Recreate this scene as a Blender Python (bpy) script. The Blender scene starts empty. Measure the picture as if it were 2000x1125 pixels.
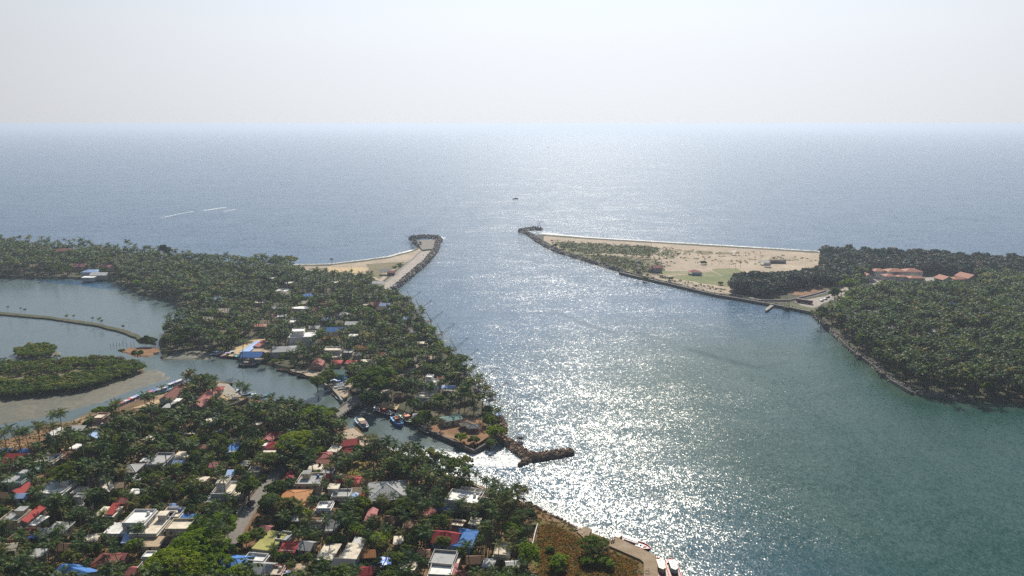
import bpy, math, random
import numpy as np
from mathutils import Vector, Matrix
from mathutils.geometry import tessellate_polygon
R = math.radians
rng = np.random.default_rng(11)
random.seed(5)
S = bpy.context.scene
COL = S.collection
# ---------------------------------------------------------------- camera (a drone about 150 m up)
H = 150.0
FPX = 1444.0
PITCH = math.atan((562.5 - 242.0) / FPX)
CP, SP = math.cos(PITCH), math.sin(PITCH)
cam = bpy.data.cameras.new('camera')
cam.sensor_width = 36.0
cam.lens = 36.0 * FPX / 2000.0
cam.clip_start = 1.0
cam.clip_end = 200000.0
camo = bpy.data.objects.new('camera', cam)
camo.location = (0, 0, H)
camo.rotation_euler = (math.pi / 2 - PITCH, 0, 0)
COL.objects.link(camo)
S.camera = camo

def P(px, py, z=0.0):
    """ground point seen at a photo pixel (2000 x 1125)"""
    u = (px - 1000.0) / FPX
    v = (562.5 - py) / FPX
    d = (u, CP + v * SP, -SP + v * CP)
    t = (z - H) / d[2]
    return Vector((u * t, d[1] * t, z))

def proj(x, y, z):
    dep = y * CP - (z - H) * SP
    up = y * SP + (z - H) * CP
    return 1000.0 + FPX * x / dep, 562.5 - FPX * up / dep, FPX / dep

# ---------------------------------------------------------------- materials
def new_mat(name):
    m = bpy.data.materials.new(name)
    m.use_nodes = True
    nt = m.node_tree
    for n in list(nt.nodes):
        nt.nodes.remove(n)
    out = nt.nodes.new('ShaderNodeOutputMaterial')
    return m, nt, out

def node(nt, t, **kw):
    n = nt.nodes.new(t)
    for k, v in kw.items():
        setattr(n, k, v)
    return n

def mixc(nt, a, b, fac, blend='MIX'):
    n = node(nt, 'ShaderNodeMix', data_type='RGBA', blend_type=blend)
    for sock, val in ((n.inputs[0], fac), (n.inputs[6], a), (n.inputs[7], b)):
        if hasattr(val, 'links'):
            nt.links.new(val, sock)
        elif isinstance(val, (int, float)):
            sock.default_value = val
        else:
            sock.default_value = (*val, 1.0)
    return n.outputs[2]

def math_n(nt, op, a, b=None, clamp=False):
    n = node(nt, 'ShaderNodeMath', operation=op, use_clamp=clamp)
    for sock, val in ((n.inputs[0], a), (n.inputs[1], b)):
        if val is None:
            continue
        if hasattr(val, 'links'):
            nt.links.new(val, sock)
        else:
            sock.default_value = val
    return n.outputs[0]

def noise_n(nt, vec, scale, detail=3.0, rough=0.55):
    n = node(nt, 'ShaderNodeTexNoise')
    n.inputs['Scale'].default_value = scale
    n.inputs['Detail'].default_value = detail
    n.inputs['Roughness'].default_value = rough
    if vec is not None:
        nt.links.new(vec, n.inputs['Vector'])
    return n

def ramp_n(nt, fac, lo, hi):
    n = node(nt, 'ShaderNodeMapRange')
    n.inputs[1].default_value = lo
    n.inputs[2].default_value = hi
    nt.links.new(fac, n.inputs[0])
    return n.outputs[0]

MATS = {}
def surf(name, c1, c2=None, rough=0.8, scale=0.6, lo=0.4, hi=0.65, spec=0.3, third=None, bump=0.0, bscale=3.0, world=False, metallic=0.0, detail=4.0):
    """plain weathered surface: two (three) colours mixed by noise"""
    if name in MATS:
        return MATS[name]
    m, nt, out = new_mat(name)
    b = node(nt, 'ShaderNodeBsdfPrincipled')
    b.inputs['Roughness'].default_value = rough
    b.inputs['Specular IOR Level'].default_value = spec
    b.inputs['Metallic'].default_value = metallic
    geo = node(nt, 'ShaderNodeNewGeometry')
    vec = geo.outputs['Position']
    if c2 is None:
        c2 = tuple(v * 0.72 for v in c1)
    n1 = noise_n(nt, vec, scale, detail)
    c = mixc(nt, c1, c2, ramp_n(nt, n1.outputs['Fac'], lo, hi))
    if third is not None:
        n2 = noise_n(nt, vec, scale * 0.37, detail)
        c = mixc(nt, c, third, ramp_n(nt, n2.outputs['Fac'], 0.52, 0.68))
    n3 = noise_n(nt, vec, scale * 6.0, 2.0)
    c = mixc(nt, c, (0.5, 0.5, 0.5), 0.35, 'OVERLAY') if False else c
    g = ramp_n(nt, n3.outputs['Fac'], 0.25, 0.75)
    g = math_n(nt, 'MULTIPLY_ADD', g, 0.45)
    g.node.inputs[2].default_value = 0.78
    v = node(nt, 'ShaderNodeVectorMath', operation='SCALE')
    nt.links.new(c, v.inputs[0])
    nt.links.new(g, v.inputs['Scale'])
    nt.links.new(v.outputs[0], b.inputs['Base Color'])
    if bump > 0:
        bn = noise_n(nt, vec, bscale, 4.0)
        bp = node(nt, 'ShaderNodeBump')
        bp.inputs['Strength'].default_value = 1.0
        bp.inputs['Distance'].default_value = bump
        nt.links.new(bn.outputs['Fac'], bp.inputs['Height'])
        nt.links.new(bp.outputs[0], b.inputs['Normal'])
    nt.links.new(b.outputs[0], out.inputs['Surface'])
    MATS[name] = m
    return m

def sheet_mat(name, c, rust=None, axis='x', pitch=0.55, rough=0.75):
    """ribbed metal / tile roofing: ribs run down the slope in the object's own space"""
    if name in MATS:
        return MATS[name]
    m, nt, out = new_mat(name)
    b = node(nt, 'ShaderNodeBsdfPrincipled')
    b.inputs['Roughness'].default_value = rough
    b.inputs['Specular IOR Level'].default_value = 0.15
    tc = node(nt, 'ShaderNodeTexCoord')
    w = node(nt, 'ShaderNodeTexWave', bands_direction='X' if axis == 'x' else 'Y')
    w.inputs['Scale'].default_value = 0.314 / pitch
    w.inputs['Distortion'].default_value = 0.3
    nt.links.new(tc.outputs['Object'], w.inputs['Vector'])
    n = noise_n(nt, tc.outputs['Object'], 0.45, 5.0)
    dark = tuple(v * 0.6 for v in c)
    col = mixc(nt, c, rust or dark, ramp_n(nt, n.outputs['Fac'], 0.46, 0.74))
    col = mixc(nt, col, tuple(v * 0.5 for v in c), math_n(nt, 'MULTIPLY', w.outputs['Fac'], 0.35))
    nt.links.new(col, b.inputs['Base Color'])
    bp = node(nt, 'ShaderNodeBump')
    bp.inputs['Distance'].default_value = 0.05
    nt.links.new(w.outputs['Fac'], bp.inputs['Height'])
    nt.links.new(bp.outputs[0], b.inputs['Normal'])
    nt.links.new(b.outputs[0], out.inputs['Surface'])
    MATS[name] = m
    return m

# ---------------------------------------------------------------- mesh helpers
class MB:
    def __init__(self):
        self.v, self.f = [], []
    def add(self, vs, fs):
        o = len(self.v)
        self.v += [tuple(p) for p in vs]
        self.f += [tuple(i + o for i in q) for q in fs]
        return self
    def box(self, x0, x1, y0, y1, z0, z1):
        return self.add([(x0, y0, z0), (x1, y0, z0), (x1, y1, z0), (x0, y1, z0), (x0, y0, z1), (x1, y0, z1), (x1, y1, z1), (x0, y1, z1)],
                        [(3, 2, 1, 0), (4, 5, 6, 7), (0, 1, 5, 4), (1, 2, 6, 5), (2, 3, 7, 6), (3, 0, 4, 7)])
    def ring(self, x0, x1, y0, y1, z0, z1, t):
        """open rectangular frame (a parapet, an unroofed shell) without touching faces"""
        o = [(x0, y0), (x1, y0), (x1, y1), (x0, y1)]
        i = [(x0 + t, y0 + t), (x1 - t, y0 + t), (x1 - t, y1 - t), (x0 + t, y1 - t)]
        vs = [(*p, z0) for p in o] + [(*p, z0) for p in i] + [(*p, z1) for p in o] + [(*p, z1) for p in i]
        fs = []
        for k in range(4):
            n = (k + 1) % 4
            fs += [(k, n, 8 + n, 8 + k), (4 + n, 4 + k, 12 + k, 12 + n), (8 + k, 8 + n, 12 + n, 12 + k), (n, k, 4 + k, 4 + n)]
        return self.add(vs, fs)
    def tube(self, pts, radii, n=6, cap=True):
        pts = [Vector(p) for p in pts]
        if isinstance(radii, (int, float)):
            radii = [radii] * len(pts)
        vs, fs = [], []
        for i, p in enumerate(pts):
            d = (pts[min(i + 1, len(pts) - 1)] - pts[max(i - 1, 0)]).normalized()
            a = d.orthogonal().normalized() if abs(d.z) < 0.9 else Vector((1, 0, 0)).cross(d).normalized()
            b = d.cross(a)
            for k in range(n):
                t = 2 * math.pi * k / n
                vs.append(p + (a * math.cos(t) + b * math.sin(t)) * radii[i])
        for i in range(len(pts) - 1):
            for k in range(n):
                fs.append((i * n + k, i * n + (k + 1) % n, (i + 1) * n + (k + 1) % n, (i + 1) * n + k))
        if cap:
            fs.append(tuple(range(n - 1, -1, -1)))
            fs.append(tuple((len(pts) - 1) * n + k for k in range(n)))
        return self.add(vs, fs)
    def mesh(self, name, mat, smooth=False):
        me = bpy.data.meshes.new(name)
        me.from_pydata(self.v, [], self.f)
        me.materials.append(mat)
        if smooth:
            me.polygons.foreach_set('use_smooth', [True] * len(me.polygons))
        me.update()
        return me
    def build(self, name, mat, parent=None, smooth=False):
        return link(name, self.mesh(name, mat, smooth), parent)

def link(name, me, parent=None):
    o = bpy.data.objects.new(name, me)
    COL.objects.link(o)
    if parent is not None:
        o.parent = parent
    return o

def tag(o, label=None, cat=None, group=None, kind=None):
    if label: o['label'] = label
    if cat: o['category'] = cat
    if group: o['group'] = group
    if kind: o['kind'] = kind
    return o

def empty(name, loc=(0, 0, 0), rz=0.0):
    o = bpy.data.objects.new(name, None)
    o.empty_display_size = 0.5
    o.location = loc
    o.rotation_euler = (0, 0, rz)
    COL.objects.link(o)
    return o

def copy_tree(o, kids, parent=None):
    c = o.copy()
    COL.objects.link(c)
    if parent is not None:
        c.parent = parent
    for ch in kids.get(o.name, []):
        copy_tree(ch, kids, c)
    return c

def big_mesh(name, verts, quads, mat, tint=None, smooth=False):
    """numpy mesh of quads, with a per-vertex 'tint' attribute"""
    me = bpy.data.meshes.new(name)
    nv, nq = len(verts), len(quads)
    me.vertices.add(nv)
    me.vertices.foreach_set('co', np.ascontiguousarray(verts, np.float32).ravel())
    me.loops.add(nq * 4)
    me.loops.foreach_set('vertex_index', np.ascontiguousarray(quads, np.int32).ravel())
    me.polygons.add(nq)
    me.polygons.foreach_set('loop_start', np.arange(0, nq * 4, 4, dtype=np.int32))
    me.polygons.foreach_set('loop_total', np.full(nq, 4, np.int32))
    if tint is not None:
        a = me.attributes.new('tint', 'FLOAT', 'POINT')
        a.data.foreach_set('value', np.ascontiguousarray(tint, np.float32))
    for m in (mat if isinstance(mat, list) else [mat]):
        me.materials.append(m)
    me.update(calc_edges=True)
    me.validate()
    return me
# ---------------------------------------------------------------- light, sky, haze
SUN_EL, SUN_AZ = 39.0, 5.5
world = bpy.data.worlds.new('World')
S.world = world
world.use_nodes = True
wn = world.node_tree
bg = wn.nodes['Background']
sky = wn.nodes.new('ShaderNodeTexSky')
sky.sky_type = 'NISHITA'
sky.sun_disc = False
sky.sun_elevation = R(SUN_EL)
sky.sun_rotation = R(SUN_AZ)
sky.altitude = 0.0
sky.air_density = 1.0
sky.dust_density = 1.5
sky.ozone_density = 1.5
SKY_K = 0.052
tcw = wn.nodes.new('ShaderNodeTexCoord')
nv = wn.nodes.new('ShaderNodeVectorMath'); nv.operation = 'NORMALIZE'
wn.links.new(tcw.outputs['Generated'], nv.inputs[0])
dt = wn.nodes.new('ShaderNodeVectorMath'); dt.operation = 'DOT_PRODUCT'
wn.links.new(nv.outputs[0], dt.inputs[0])
dt.inputs[1].default_value = (math.sin(R(SUN_AZ)) * math.cos(R(SUN_EL)), math.cos(R(SUN_AZ)) * math.cos(R(SUN_EL)), math.sin(R(SUN_EL)))
sepw = wn.nodes.new('ShaderNodeSeparateXYZ')
wn.links.new(nv.outputs[0], sepw.inputs[0])
up = math_n(wn, 'MAXIMUM', sepw.outputs[2], 0.0)
toward = math_n(wn, 'POWER', math_n(wn, 'MULTIPLY_ADD', dt.outputs['Value'], 0.5), 1.6)
toward.node.inputs[0].links[0].from_node.inputs[2].default_value = 0.5
thick = math_n(wn, 'MULTIPLY', math_n(wn, 'EXPONENT', math_n(wn, 'MULTIPLY', up, -1.7)), toward)   # milky air: thickest low down and towards the sun
glow = math_n(wn, 'MULTIPLY_ADD', math_n(wn, 'POWER', toward, 1.75), 1.0); glow.node.inputs[2].default_value = 0.004
milk = mixc(wn, (0.935, 0.955, 0.995), (0.91, 0.96, 1.03), ramp_n(wn, up, 0.0, 0.16))
milk = mixc(wn, milk, (0.60, 0.80, 1.06), ramp_n(wn, up, 0.12, 0.50))
vs_ = wn.nodes.new('ShaderNodeVectorMath'); vs_.operation = 'SCALE'
wn.links.new(milk, vs_.inputs[0])
wn.links.new(math_n(wn, 'DIVIDE', glow, SKY_K), vs_.inputs['Scale'])
fac = math_n(wn, 'MULTIPLY', thick, 1.45, True)
wn.links.new(mixc(wn, sky.outputs[0], vs_.outputs[0], fac), bg.inputs['Color'])
bg.inputs['Strength'].default_value = SKY_K
sd = bpy.data.lights.new('sun', 'SUN')
sd.energy = 4.9
sd.angle = R(0.5)
sd.color = (1.0, 0.93, 0.81)
so = bpy.data.objects.new('sun', sd)
sv = Vector((math.sin(R(SUN_AZ)) * math.cos(R(SUN_EL)), math.cos(R(SUN_AZ)) * math.cos(R(SUN_EL)), math.sin(R(SUN_EL))))
so.rotation_euler = sv.to_track_quat('Z', 'Y').to_euler()
so.location = (0, 0, 400)
COL.objects.link(so)

FAR = 45000.0
hm, hnt, hout = new_mat('haze_air')
pv = node(hnt, 'ShaderNodeVolumePrincipled')
pv.inputs['Color'].default_value = (0.63, 0.73, 0.89, 1)
pv.inputs['Density'].default_value = 0.00013
pv.inputs['Anisotropy'].default_value = 0.40
hnt.links.new(pv.outputs[0], hout.inputs['Volume'])
hz = MB().box(-FAR - 3000, FAR + 3000, -3000, FAR + 3000, -4.0, 153.0).build('haze', hm)
tag(hz, 'pale bluish sea haze filling the air over the water', None, None, 'stuff')

# ---------------------------------------------------------------- polygons traced on the ground
ZL = 1.6
def wpoly(pix, z=0.0):
    return [P(x, y, 0.0) for x, y in pix]

def dist_to_polyline(X, Y, pts):
    d = np.full(X.shape, 1e9)
    for a, b in zip(pts[:-1], pts[1:]):
        ax, ay, bx, by = a[0], a[1], b[0], b[1]
        L2 = (bx - ax) ** 2 + (by - ay) ** 2 + 1e-9
        t = np.clip(((X - ax) * (bx - ax) + (Y - ay) * (by - ay)) / L2, 0, 1)
        d = np.minimum(d, np.hypot(X - ax - t * (bx - ax), Y - ay - t * (by - ay)))
    return d

def inside(X, Y, poly):
    r = np.zeros(np.shape(X), bool)
    n = len(poly)
    for i in range(n):
        x0, y0 = poly[i][0], poly[i][1]
        x1, y1 = poly[(i + 1) % n][0], poly[(i + 1) % n][1]
        c = ((y0 > Y) != (y1 > Y)) & (X < (x1 - x0) * (Y - y0) / (y1 - y0 + 1e-12) + x0)
        r ^= c
    return r

def resample(poly, step, jit, closed=True):
    out = []
    n = len(poly)
    for i in range(n if closed else n - 1):
        a, b = poly[i], poly[(i + 1) % n]
        L = (b - a).length
        k = max(1, min(60, int(L / step)))
        for j in range(k):
            p = a.lerp(b, j / k)
            if j:
                p = p + Vector((random.uniform(-jit, jit), random.uniform(-jit, jit), 0))
            out.append(p)
    if not closed:
        out.append(poly[-1])
    return out

def area2(poly):
    return sum(a.x * b.y - b.x * a.y for a, b in zip(poly, poly[1:] + poly[:1]))

def land(name, pix, mat, z=ZL, step=6.0, jit=0.9, inset=2.5, label=None, low=-2.5):
    poly = wpoly(pix)
    if area2(poly) < 0:
        poly.reverse()
    pts = resample(poly, step, jit)
    n = len(pts)
    inn = []
    for i in range(n):
        d = (pts[(i + 1) % n] - pts[i - 1])
        nrm = Vector((-d.y, d.x, 0)).normalized()
        inn.append(pts[i] + nrm * inset)
    vs = [Vector((p.x, p.y, 0)) - (q - p) * 1.2 + Vector((0, 0, low)) for p, q in zip(pts, inn)]
    vs += [Vector((q.x, q.y, z)) for q in inn]
    fs = [(i, (i + 1) % n, n + (i + 1) % n, n + i) for i in range(n)]
    for t in tessellate_polygon([[Vector((q.x, q.y, 0)) for q in inn]]):
        a, b, c = (inn[k] for k in t)
        if (b.x - a.x) * (c.y - a.y) - (c.x - a.x) * (b.y - a.y) < 0:
            t = (t[0], t[2], t[1])
        fs.append(tuple(n + k for k in t))
    mb = MB()
    mb.add(vs, fs)
    o = mb.build(name, mat)
    tag(o, label, None, None, 'structure')
    return poly

def sheet(name, pix, mat, z, label=None, kind='structure', step=7.0, jit=0.8, cat=None):
    poly = [Vector((p.x, p.y, 0)) for p in (P(x, y, z) for x, y in pix)]
    pts = resample(poly, step, jit)
    mb = MB()
    fs = []
    for t in tessellate_polygon([pts]):
        a, b, c = (pts[k] for k in t)
        if (b.x - a.x) * (c.y - a.y) - (c.x - a.x) * (b.y - a.y) < 0:
            t = (t[0], t[2], t[1])
        fs.append(tuple(t))
    mb.add([(p.x, p.y, z) for p in pts], fs)
    o = mb.build(name, mat)
    tag(o, label, cat, None, kind)
    return o

def strip(name, pix, width, mat, z, label=None, kind='structure', thick=0.0, step=8.0, jit=0.0):
    pts = [P(x, y, z) for x, y in pix]
    pts = resample(pts, step, jit, closed=False)
    n = len(pts)
    vs, fs = [], []
    for i, p in enumerate(pts):
        d = (pts[min(i + 1, n - 1)] - pts[max(i - 1, 0)]).normalized()
        s = Vector((-d.y, d.x, 0)) * (width if isinstance(width, (int, float)) else width[0] + (width[1] - width[0]) * i / (n - 1)) / 2
        vs += [p + s, p - s]
    for i in range(n - 1):
        fs.append((2 * i + 1, 2 * i + 3, 2 * i + 2, 2 * i))
    mb = MB()
    mb.add(vs, fs)
    o = mb.build(name, mat)
    tag(o, label, None, None, kind)
    return o

soil = surf('village_soil', (0.19, 0.105, 0.05), (0.11, 0.08, 0.035), scale=0.12, third=(0.30, 0.21, 0.13), rough=0.95, bump=0.25, bscale=1.2)
soil2 = surf('headland_soil', (0.07, 0.062, 0.034), (0.042, 0.05, 0.022), scale=0.09, third=(0.12, 0.095, 0.06), rough=0.95)
mud = surf('mud', (0.135, 0.12, 0.085), (0.10, 0.10, 0.075), scale=0.05, third=(0.085, 0.095, 0.075), rough=0.6, bump=0.08, bscale=0.5)
sand = surf('beach_sand', (0.37, 0.295, 0.215), (0.30, 0.24, 0.175), scale=0.05, third=(0.41, 0.33, 0.245), rough=0.95)
sand_y = surf('yellow_sand', (0.50, 0.37, 0.20), (0.42, 0.30, 0.17), scale=0.08, rough=0.95)
dune = surf('dune_grass', (0.10, 0.12, 0.045), (0.17, 0.15, 0.075), scale=0.07, third=(0.065, 0.10, 0.035), rough=0.95)
dune_d = surf('dry_dune_grass', (0.17, 0.14, 0.075), (0.12, 0.11, 0.055), scale=0.09, rough=0.95)
drygrass = surf('dry_red_grass', (0.17, 0.085, 0.03), (0.12, 0.10, 0.03), scale=0.16, third=(0.085, 0.115, 0.022), rough=0.95, bump=0.3, bscale=1.5)
goldgrass = surf('gold_grass', (0.17, 0.13, 0.02), (0.12, 0.13, 0.02), scale=0.2, third=(0.22, 0.13, 0.04), rough=0.95, bump=0.3, bscale=1.5)
redsoil = surf('red_soil', (0.24, 0.12, 0.06), (0.17, 0.09, 0.045), scale=0.2, third=(0.28, 0.18, 0.10), rough=0.95, bump=0.15)
lawn = surf('lawn', (0.15, 0.17, 0.06), (0.19, 0.18, 0.08), scale=0.07, third=(0.11, 0.14, 0.05), rough=0.95)
asphalt = surf('asphalt', (0.20, 0.18, 0.16), (0.16, 0.145, 0.13), scale=0.2, rough=0.9)
paleroad = surf('pale_road', (0.33, 0.29, 0.25), (0.27, 0.24, 0.21), scale=0.15, rough=0.9)
pathm = surf('sandy_path', (0.40, 0.32, 0.24), (0.33, 0.26, 0.19), scale=0.2, rough=0.95)
concrete = surf('concrete', (0.33, 0.29, 0.24), (0.25, 0.22, 0.18), scale=0.35, third=(0.38, 0.34, 0.28), rough=0.9)
quaym = surf('quay_concrete', (0.27, 0.20, 0.13), (0.22, 0.16, 0.105), scale=0.4, third=(0.31, 0.24, 0.17), rough=0.9)

VILLAGE = [(-420, 900), (0, 865), (50, 852), (95, 832), (140, 827), (180, 807), (230, 799), (270, 784), (315, 775), (360, 757), (425, 747),
           (447, 752), (470, 777), (495, 784), (520, 787), (547, 797), (585, 799), (625, 798), (650, 804), (664, 818), (678, 832), (684, 842), (700, 838), (712, 850), (724, 862), (750, 872),
           (790, 893), (830, 912), (865, 928), (900, 936), (950, 957), (1025, 986), (1085, 1016), (1130, 1040), (1160, 1046), (1200, 1060), (1286, 1094),
           (1292, 1135), (1310, 1300), (-700, 1300)]
HEADLAND = [(-500, 472), (0, 483), (130, 489), (260, 499), (380, 512), (480, 521), (556, 519), (640, 518), (700, 511), (760, 503), (808, 490),
            (816, 484), (848, 486), (838, 507), (812, 529), (775, 561), (772, 574), (790, 582), (800, 598), (812, 612), (850, 662), (880, 697), (896, 712), (917, 741), (936, 775), (957, 800),
            (980, 834), (986, 850), (966, 860), (956, 864), (927, 882), (891, 864), (840, 842), (805, 823), (773, 806), (740, 797), (712, 786), (700, 776), (690, 771), (672, 787), (660, 770), (647, 756), (637, 748),
            (617, 741), (585, 731), (552, 723), (505, 708), (465, 698), (422, 696), (380, 686), (345, 690), (318, 702), (312, 688), (309, 668), (318, 652), (345, 636),
            (363, 625), (355, 608), (330, 588), (300, 583), (265, 576), (240, 561), (215, 551), (195, 543), (165, 546), (130, 545), (0, 543), (-500, 540)]
RIGHT = [(1060, 459), (1150, 466), (1300, 475), (1450, 484), (1600, 493), (1610, 498), (1800, 507), (2000, 517), (2500, 545), (2600, 900), (2200, 815), (2000, 793), (1960, 786), (1900, 785), (1850, 780),
         (1780, 768), (1740, 745), (1700, 712), (1660, 685), (1625, 650), (1600, 625), (1585, 611), (1545, 603), (1490, 593), (1450, 586), (1400, 578), (1350, 566), (1300, 553), (1250, 541), (1200, 528), (1150, 511), (1090, 491), (1055, 472), (1040, 462)]
ISLET = [(28, 700), (34, 688), (60, 680), (100, 678), (112, 688), (104, 698), (70, 704)]
ISLAND = [(-420, 700), (-20, 712), (40, 714), (90, 709), (150, 703), (215, 704), (262, 709), (286, 717), (284, 725), (240, 742), (200, 757), (130, 770), (60, 776), (0, 782), (-420, 800)]
POLYS = {}
POLYS['village'] = land('village_ground', VILLAGE, soil, label='brown village soil under the near palms and houses', inset=1.2, step=4.5, jit=0.7)
POLYS['headland'] = land('headland_ground', HEADLAND, soil2, label='wooded headland ground between the lagoon and the river mouth', step=7)
POLYS['right'] = land('far_shore_ground', RIGHT, soil2, label='ground of the far shore with the beach and woods', step=8)
POLYS['islet'] = land('islet_ground', ISLET, mud, z=0.6, label='small muddy islet in the lagoon', inset=1.5)
POLYS['island'] = land('island_ground', ISLAND, dune_d, z=0.8, label='low mangrove island beside the mud flat', inset=1.5)
land('mud_flat', [(-420, 805), (0, 778), (60, 774), (130, 768), (200, 754), (240, 740), (284, 722), (310, 722), (326, 728), (326, 735), (338, 735), (332, 742), (290, 755), (240, 771), (180, 792), (100, 813), (0, 832), (-420, 880)],
     mud, z=0.22, label='bare grey brown mud flat along the island', inset=3.0, jit=1.5, low=-0.6)
land('mud_flat', [(100, 684), (122, 688), (118, 694), (80, 702), (48, 706), (60, 698)], mud, z=0.25, label='mud tail at the end of the small islet', inset=2.0, low=-0.6)
land('mud_flat', [(316, 704), (330, 694), (360, 687), (400, 685), (425, 692), (421, 699), (400, 703), (345, 704)], mud, z=0.6, label='pale mud flat at the creek mouth below the grove', inset=2, low=-0.6)
land('mud_flat', [(236, 688), (250, 680), (300, 678), (313, 682), (310, 690), (290, 697), (262, 697)], redsoil, z=0.5, label='reddish mud spit beside the fish pens', inset=1.5, low=-0.6)
land('levee', [(-200, 596), (0, 610), (90, 618), (190, 632), (250, 646), (276, 656), (288, 664), (306, 668), (306, 673), (270, 671), (262, 662), (235, 652), (185, 639), (90, 625), (0, 617), (-200, 603)], surf('levee_turf', (0.075, 0.075, 0.035), (0.05, 0.058, 0.026), scale=0.12, third=(0.10, 0.08, 0.05), rough=0.95), z=1.0, label='narrow grassy levee across the lagoon', inset=1.5, step=5, jit=0.5)
POLYS['levee'] = wpoly([(0, 613), (90, 622), (190, 636), (250, 650), (280, 662)])

# sand, grass and bare patches laid on the ground as thin sheets
Z1, Z2, Z3, Z4 = ZL + 0.05, ZL + 0.10, ZL + 0.15, ZL + 0.2
sheet('beach', [(560, 520.5), (640, 519.5), (700, 512.5), (760, 504.5), (808, 491.5), (818, 486), (832, 488), (790, 515), (765, 532), (745, 550), (715, 540), (640, 536), (600, 527), (556, 524)], sand, Z1, 'sandy beach beside the left jetty')
sheet('beach', [(640, 522.5), (715, 522), (712, 533), (690, 537), (641, 535)], sand_y, Z2, 'yellow sand clearing behind the left beach')
sheet('grass', [(715, 516), (742, 514), (792, 511), (782, 521), (758, 529), (742, 545), (716, 536), (720, 526)], dune_d, Z2, 'dry grass between the beach and the jetty road')
sheet('grass', [(600, 524), (640, 523), (638, 533), (610, 529)], dune_d, Z2, 'dry grass strip at the left end of the beach')
RB = [(1062, 461), (1150, 467.5), (1300, 476.5), (1450, 485.5), (1602, 494.5), (1640, 505), (1640, 530), (1560, 545), (1440, 560), (1430, 574), (1396, 572), (1340, 560), (1290, 547), (1230, 532), (1170, 514), (1110, 494), (1062, 470)]
sheet('beach', RB, sand, Z1, 'broad pale beach on the far shore')
gr = [([(1084, 486), (1112, 491), (1150, 497), (1190, 499), (1232, 500), (1270, 505), (1292, 512), (1300, 528), (1280, 538), (1250, 536), (1200, 522), (1150, 508)], dune_d, 'dull brown scrub between the two green dune patches'),
      ([(1080, 472), (1120, 474), (1200, 479), (1262, 481), (1291, 485), (1288, 491), (1270, 500), (1230, 498), (1190, 494), (1150, 496), (1138, 500), (1110, 490), (1088, 480)], dune, 'green dune creepers behind the far beach'),
      ([(1150, 501), (1175, 497), (1215, 503), (1245, 510), (1268, 516), (1275, 532), (1250, 532), (1200, 521), (1165, 510)], dune, 'bright green grass along the far embankment'),
      ([(1292, 487), (1314, 489), (1310, 494), (1290, 500), (1287, 495)], dune, 'green dune patch cut by a footpath'),
      ([(1303, 496), (1320, 499), (1312, 506), (1300, 502)], dune_d, 'olive dune patch below the footpath'),
      ([(1335, 489), (1352, 489), (1357, 493), (1337, 494)], dune_d, 'small olive dune patch in the sand'),
      ([(1360, 489.5), (1388, 490), (1396, 496), (1375, 497.5), (1359, 494)], dune_d, 'oval olive dune patch in the sand'),
      ([(1400, 493), (1424, 493), (1430, 497), (1402, 497)], dune_d, 'long olive dune patch in the sand'),
      ([(1317, 487), (1330, 487), (1328, 489), (1319, 489)], dune_d, 'tiny olive patch near the surf'),
      ([(1255, 503), (1278, 505), (1281, 510), (1262, 510)], dune_d, 'dry patch behind the red roofed huts'),
      ([(1463, 505), (1470, 505), (1470, 507.5), (1462, 507)], dune_d, 'tuft patch near the beach shacks'),
      ([(1310, 541), (1350, 535), (1400, 529), (1440, 524), (1450, 530), (1440, 540), (1420, 560), (1380, 554), (1340, 548)], lawn, 'mown lawn in front of the casuarina wood'),
      ([(1292, 529), (1330, 530), (1352, 531), (1350, 534), (1300, 537), (1280, 537)], lawn, 'lawn strip between the huts'),
      ([(1390, 526), (1424, 523), (1432, 527), (1416, 537), (1398, 531)], lawn, 'triangular lawn bed by the pavilion')]
for k, (pix, m, lb) in enumerate(gr):
    sheet('grass', pix, m, Z2 + 0.004 * k, lb, step=5, jit=1.6)
strip('path', [(1262, 537), (1300, 544), (1350, 556), (1400, 568), (1450, 578), (1500, 588)], 2.6, paleroad, Z3, 'paved walk along the far embankment')
strip('path', [(1272, 536), (1300, 536), (1340, 532), (1356, 531), (1376, 529)], 2.2, pathm, Z3 + 0.02, 'sandy path to the pavilion')
strip('path', [(1300, 542), (1320, 538), (1350, 535), (1366, 532), (1385, 527), (1412, 539), (1376, 538)], 1.8, pathm, Z3 + 0.03, 'sandy path round the triangular bed')
strip('path', [(1312, 545), (1350, 554), (1400, 563), (1440, 569)], 2.6, pathm, Z3 + 0.01, 'upper sandy walk beside the lawn')
strip('path', [(1297, 484), (1290, 492), (1283, 498), (1279, 506)], 2.0, pathm, Z3 + 0.04, 'footpath trodden through the dune creepers')
sheet('car_park', [(1552, 590), (1575, 585), (1610, 579), (1640, 566), (1655, 560), (1668, 566), (1648, 580), (1615, 590), (1592, 601), (1570, 600)], paleroad, Z1 + 0.02, 'pale car park between the woods')
strip('road', [(1488, 588), (1540, 588), (1590, 577), (1618, 568), (1650, 556), (1690, 548)], 4.0, asphalt, Z3 + 0.05, 'road round the foot of the casuarina wood')
sheet('bare_earth', [(1540, 575), (1555, 563), (1590, 558), (1620, 562), (1600, 570), (1570, 578)], redsoil, Z2 + 0.08, 'reddish bare earth under the casuarina edge')
sheet('bare_earth', [(1500, 578), (1508, 560), (1516, 562), (1514, 582)], redsoil, Z2 + 0.08, 'reddish gully in the casuarina wood')
sheet('bare_earth', [(1645, 640), (1662, 634), (1675, 640), (1662, 652)], redsoil, Z2 + 0.08, 'reddish clearing near the rocky far bank')
sheet('grass', [(1545, 592), (1590, 602), (1592, 608), (1560, 604), (1520, 596)], dune, Z2 + 0.08, 'green verge beside the car park')
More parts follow.
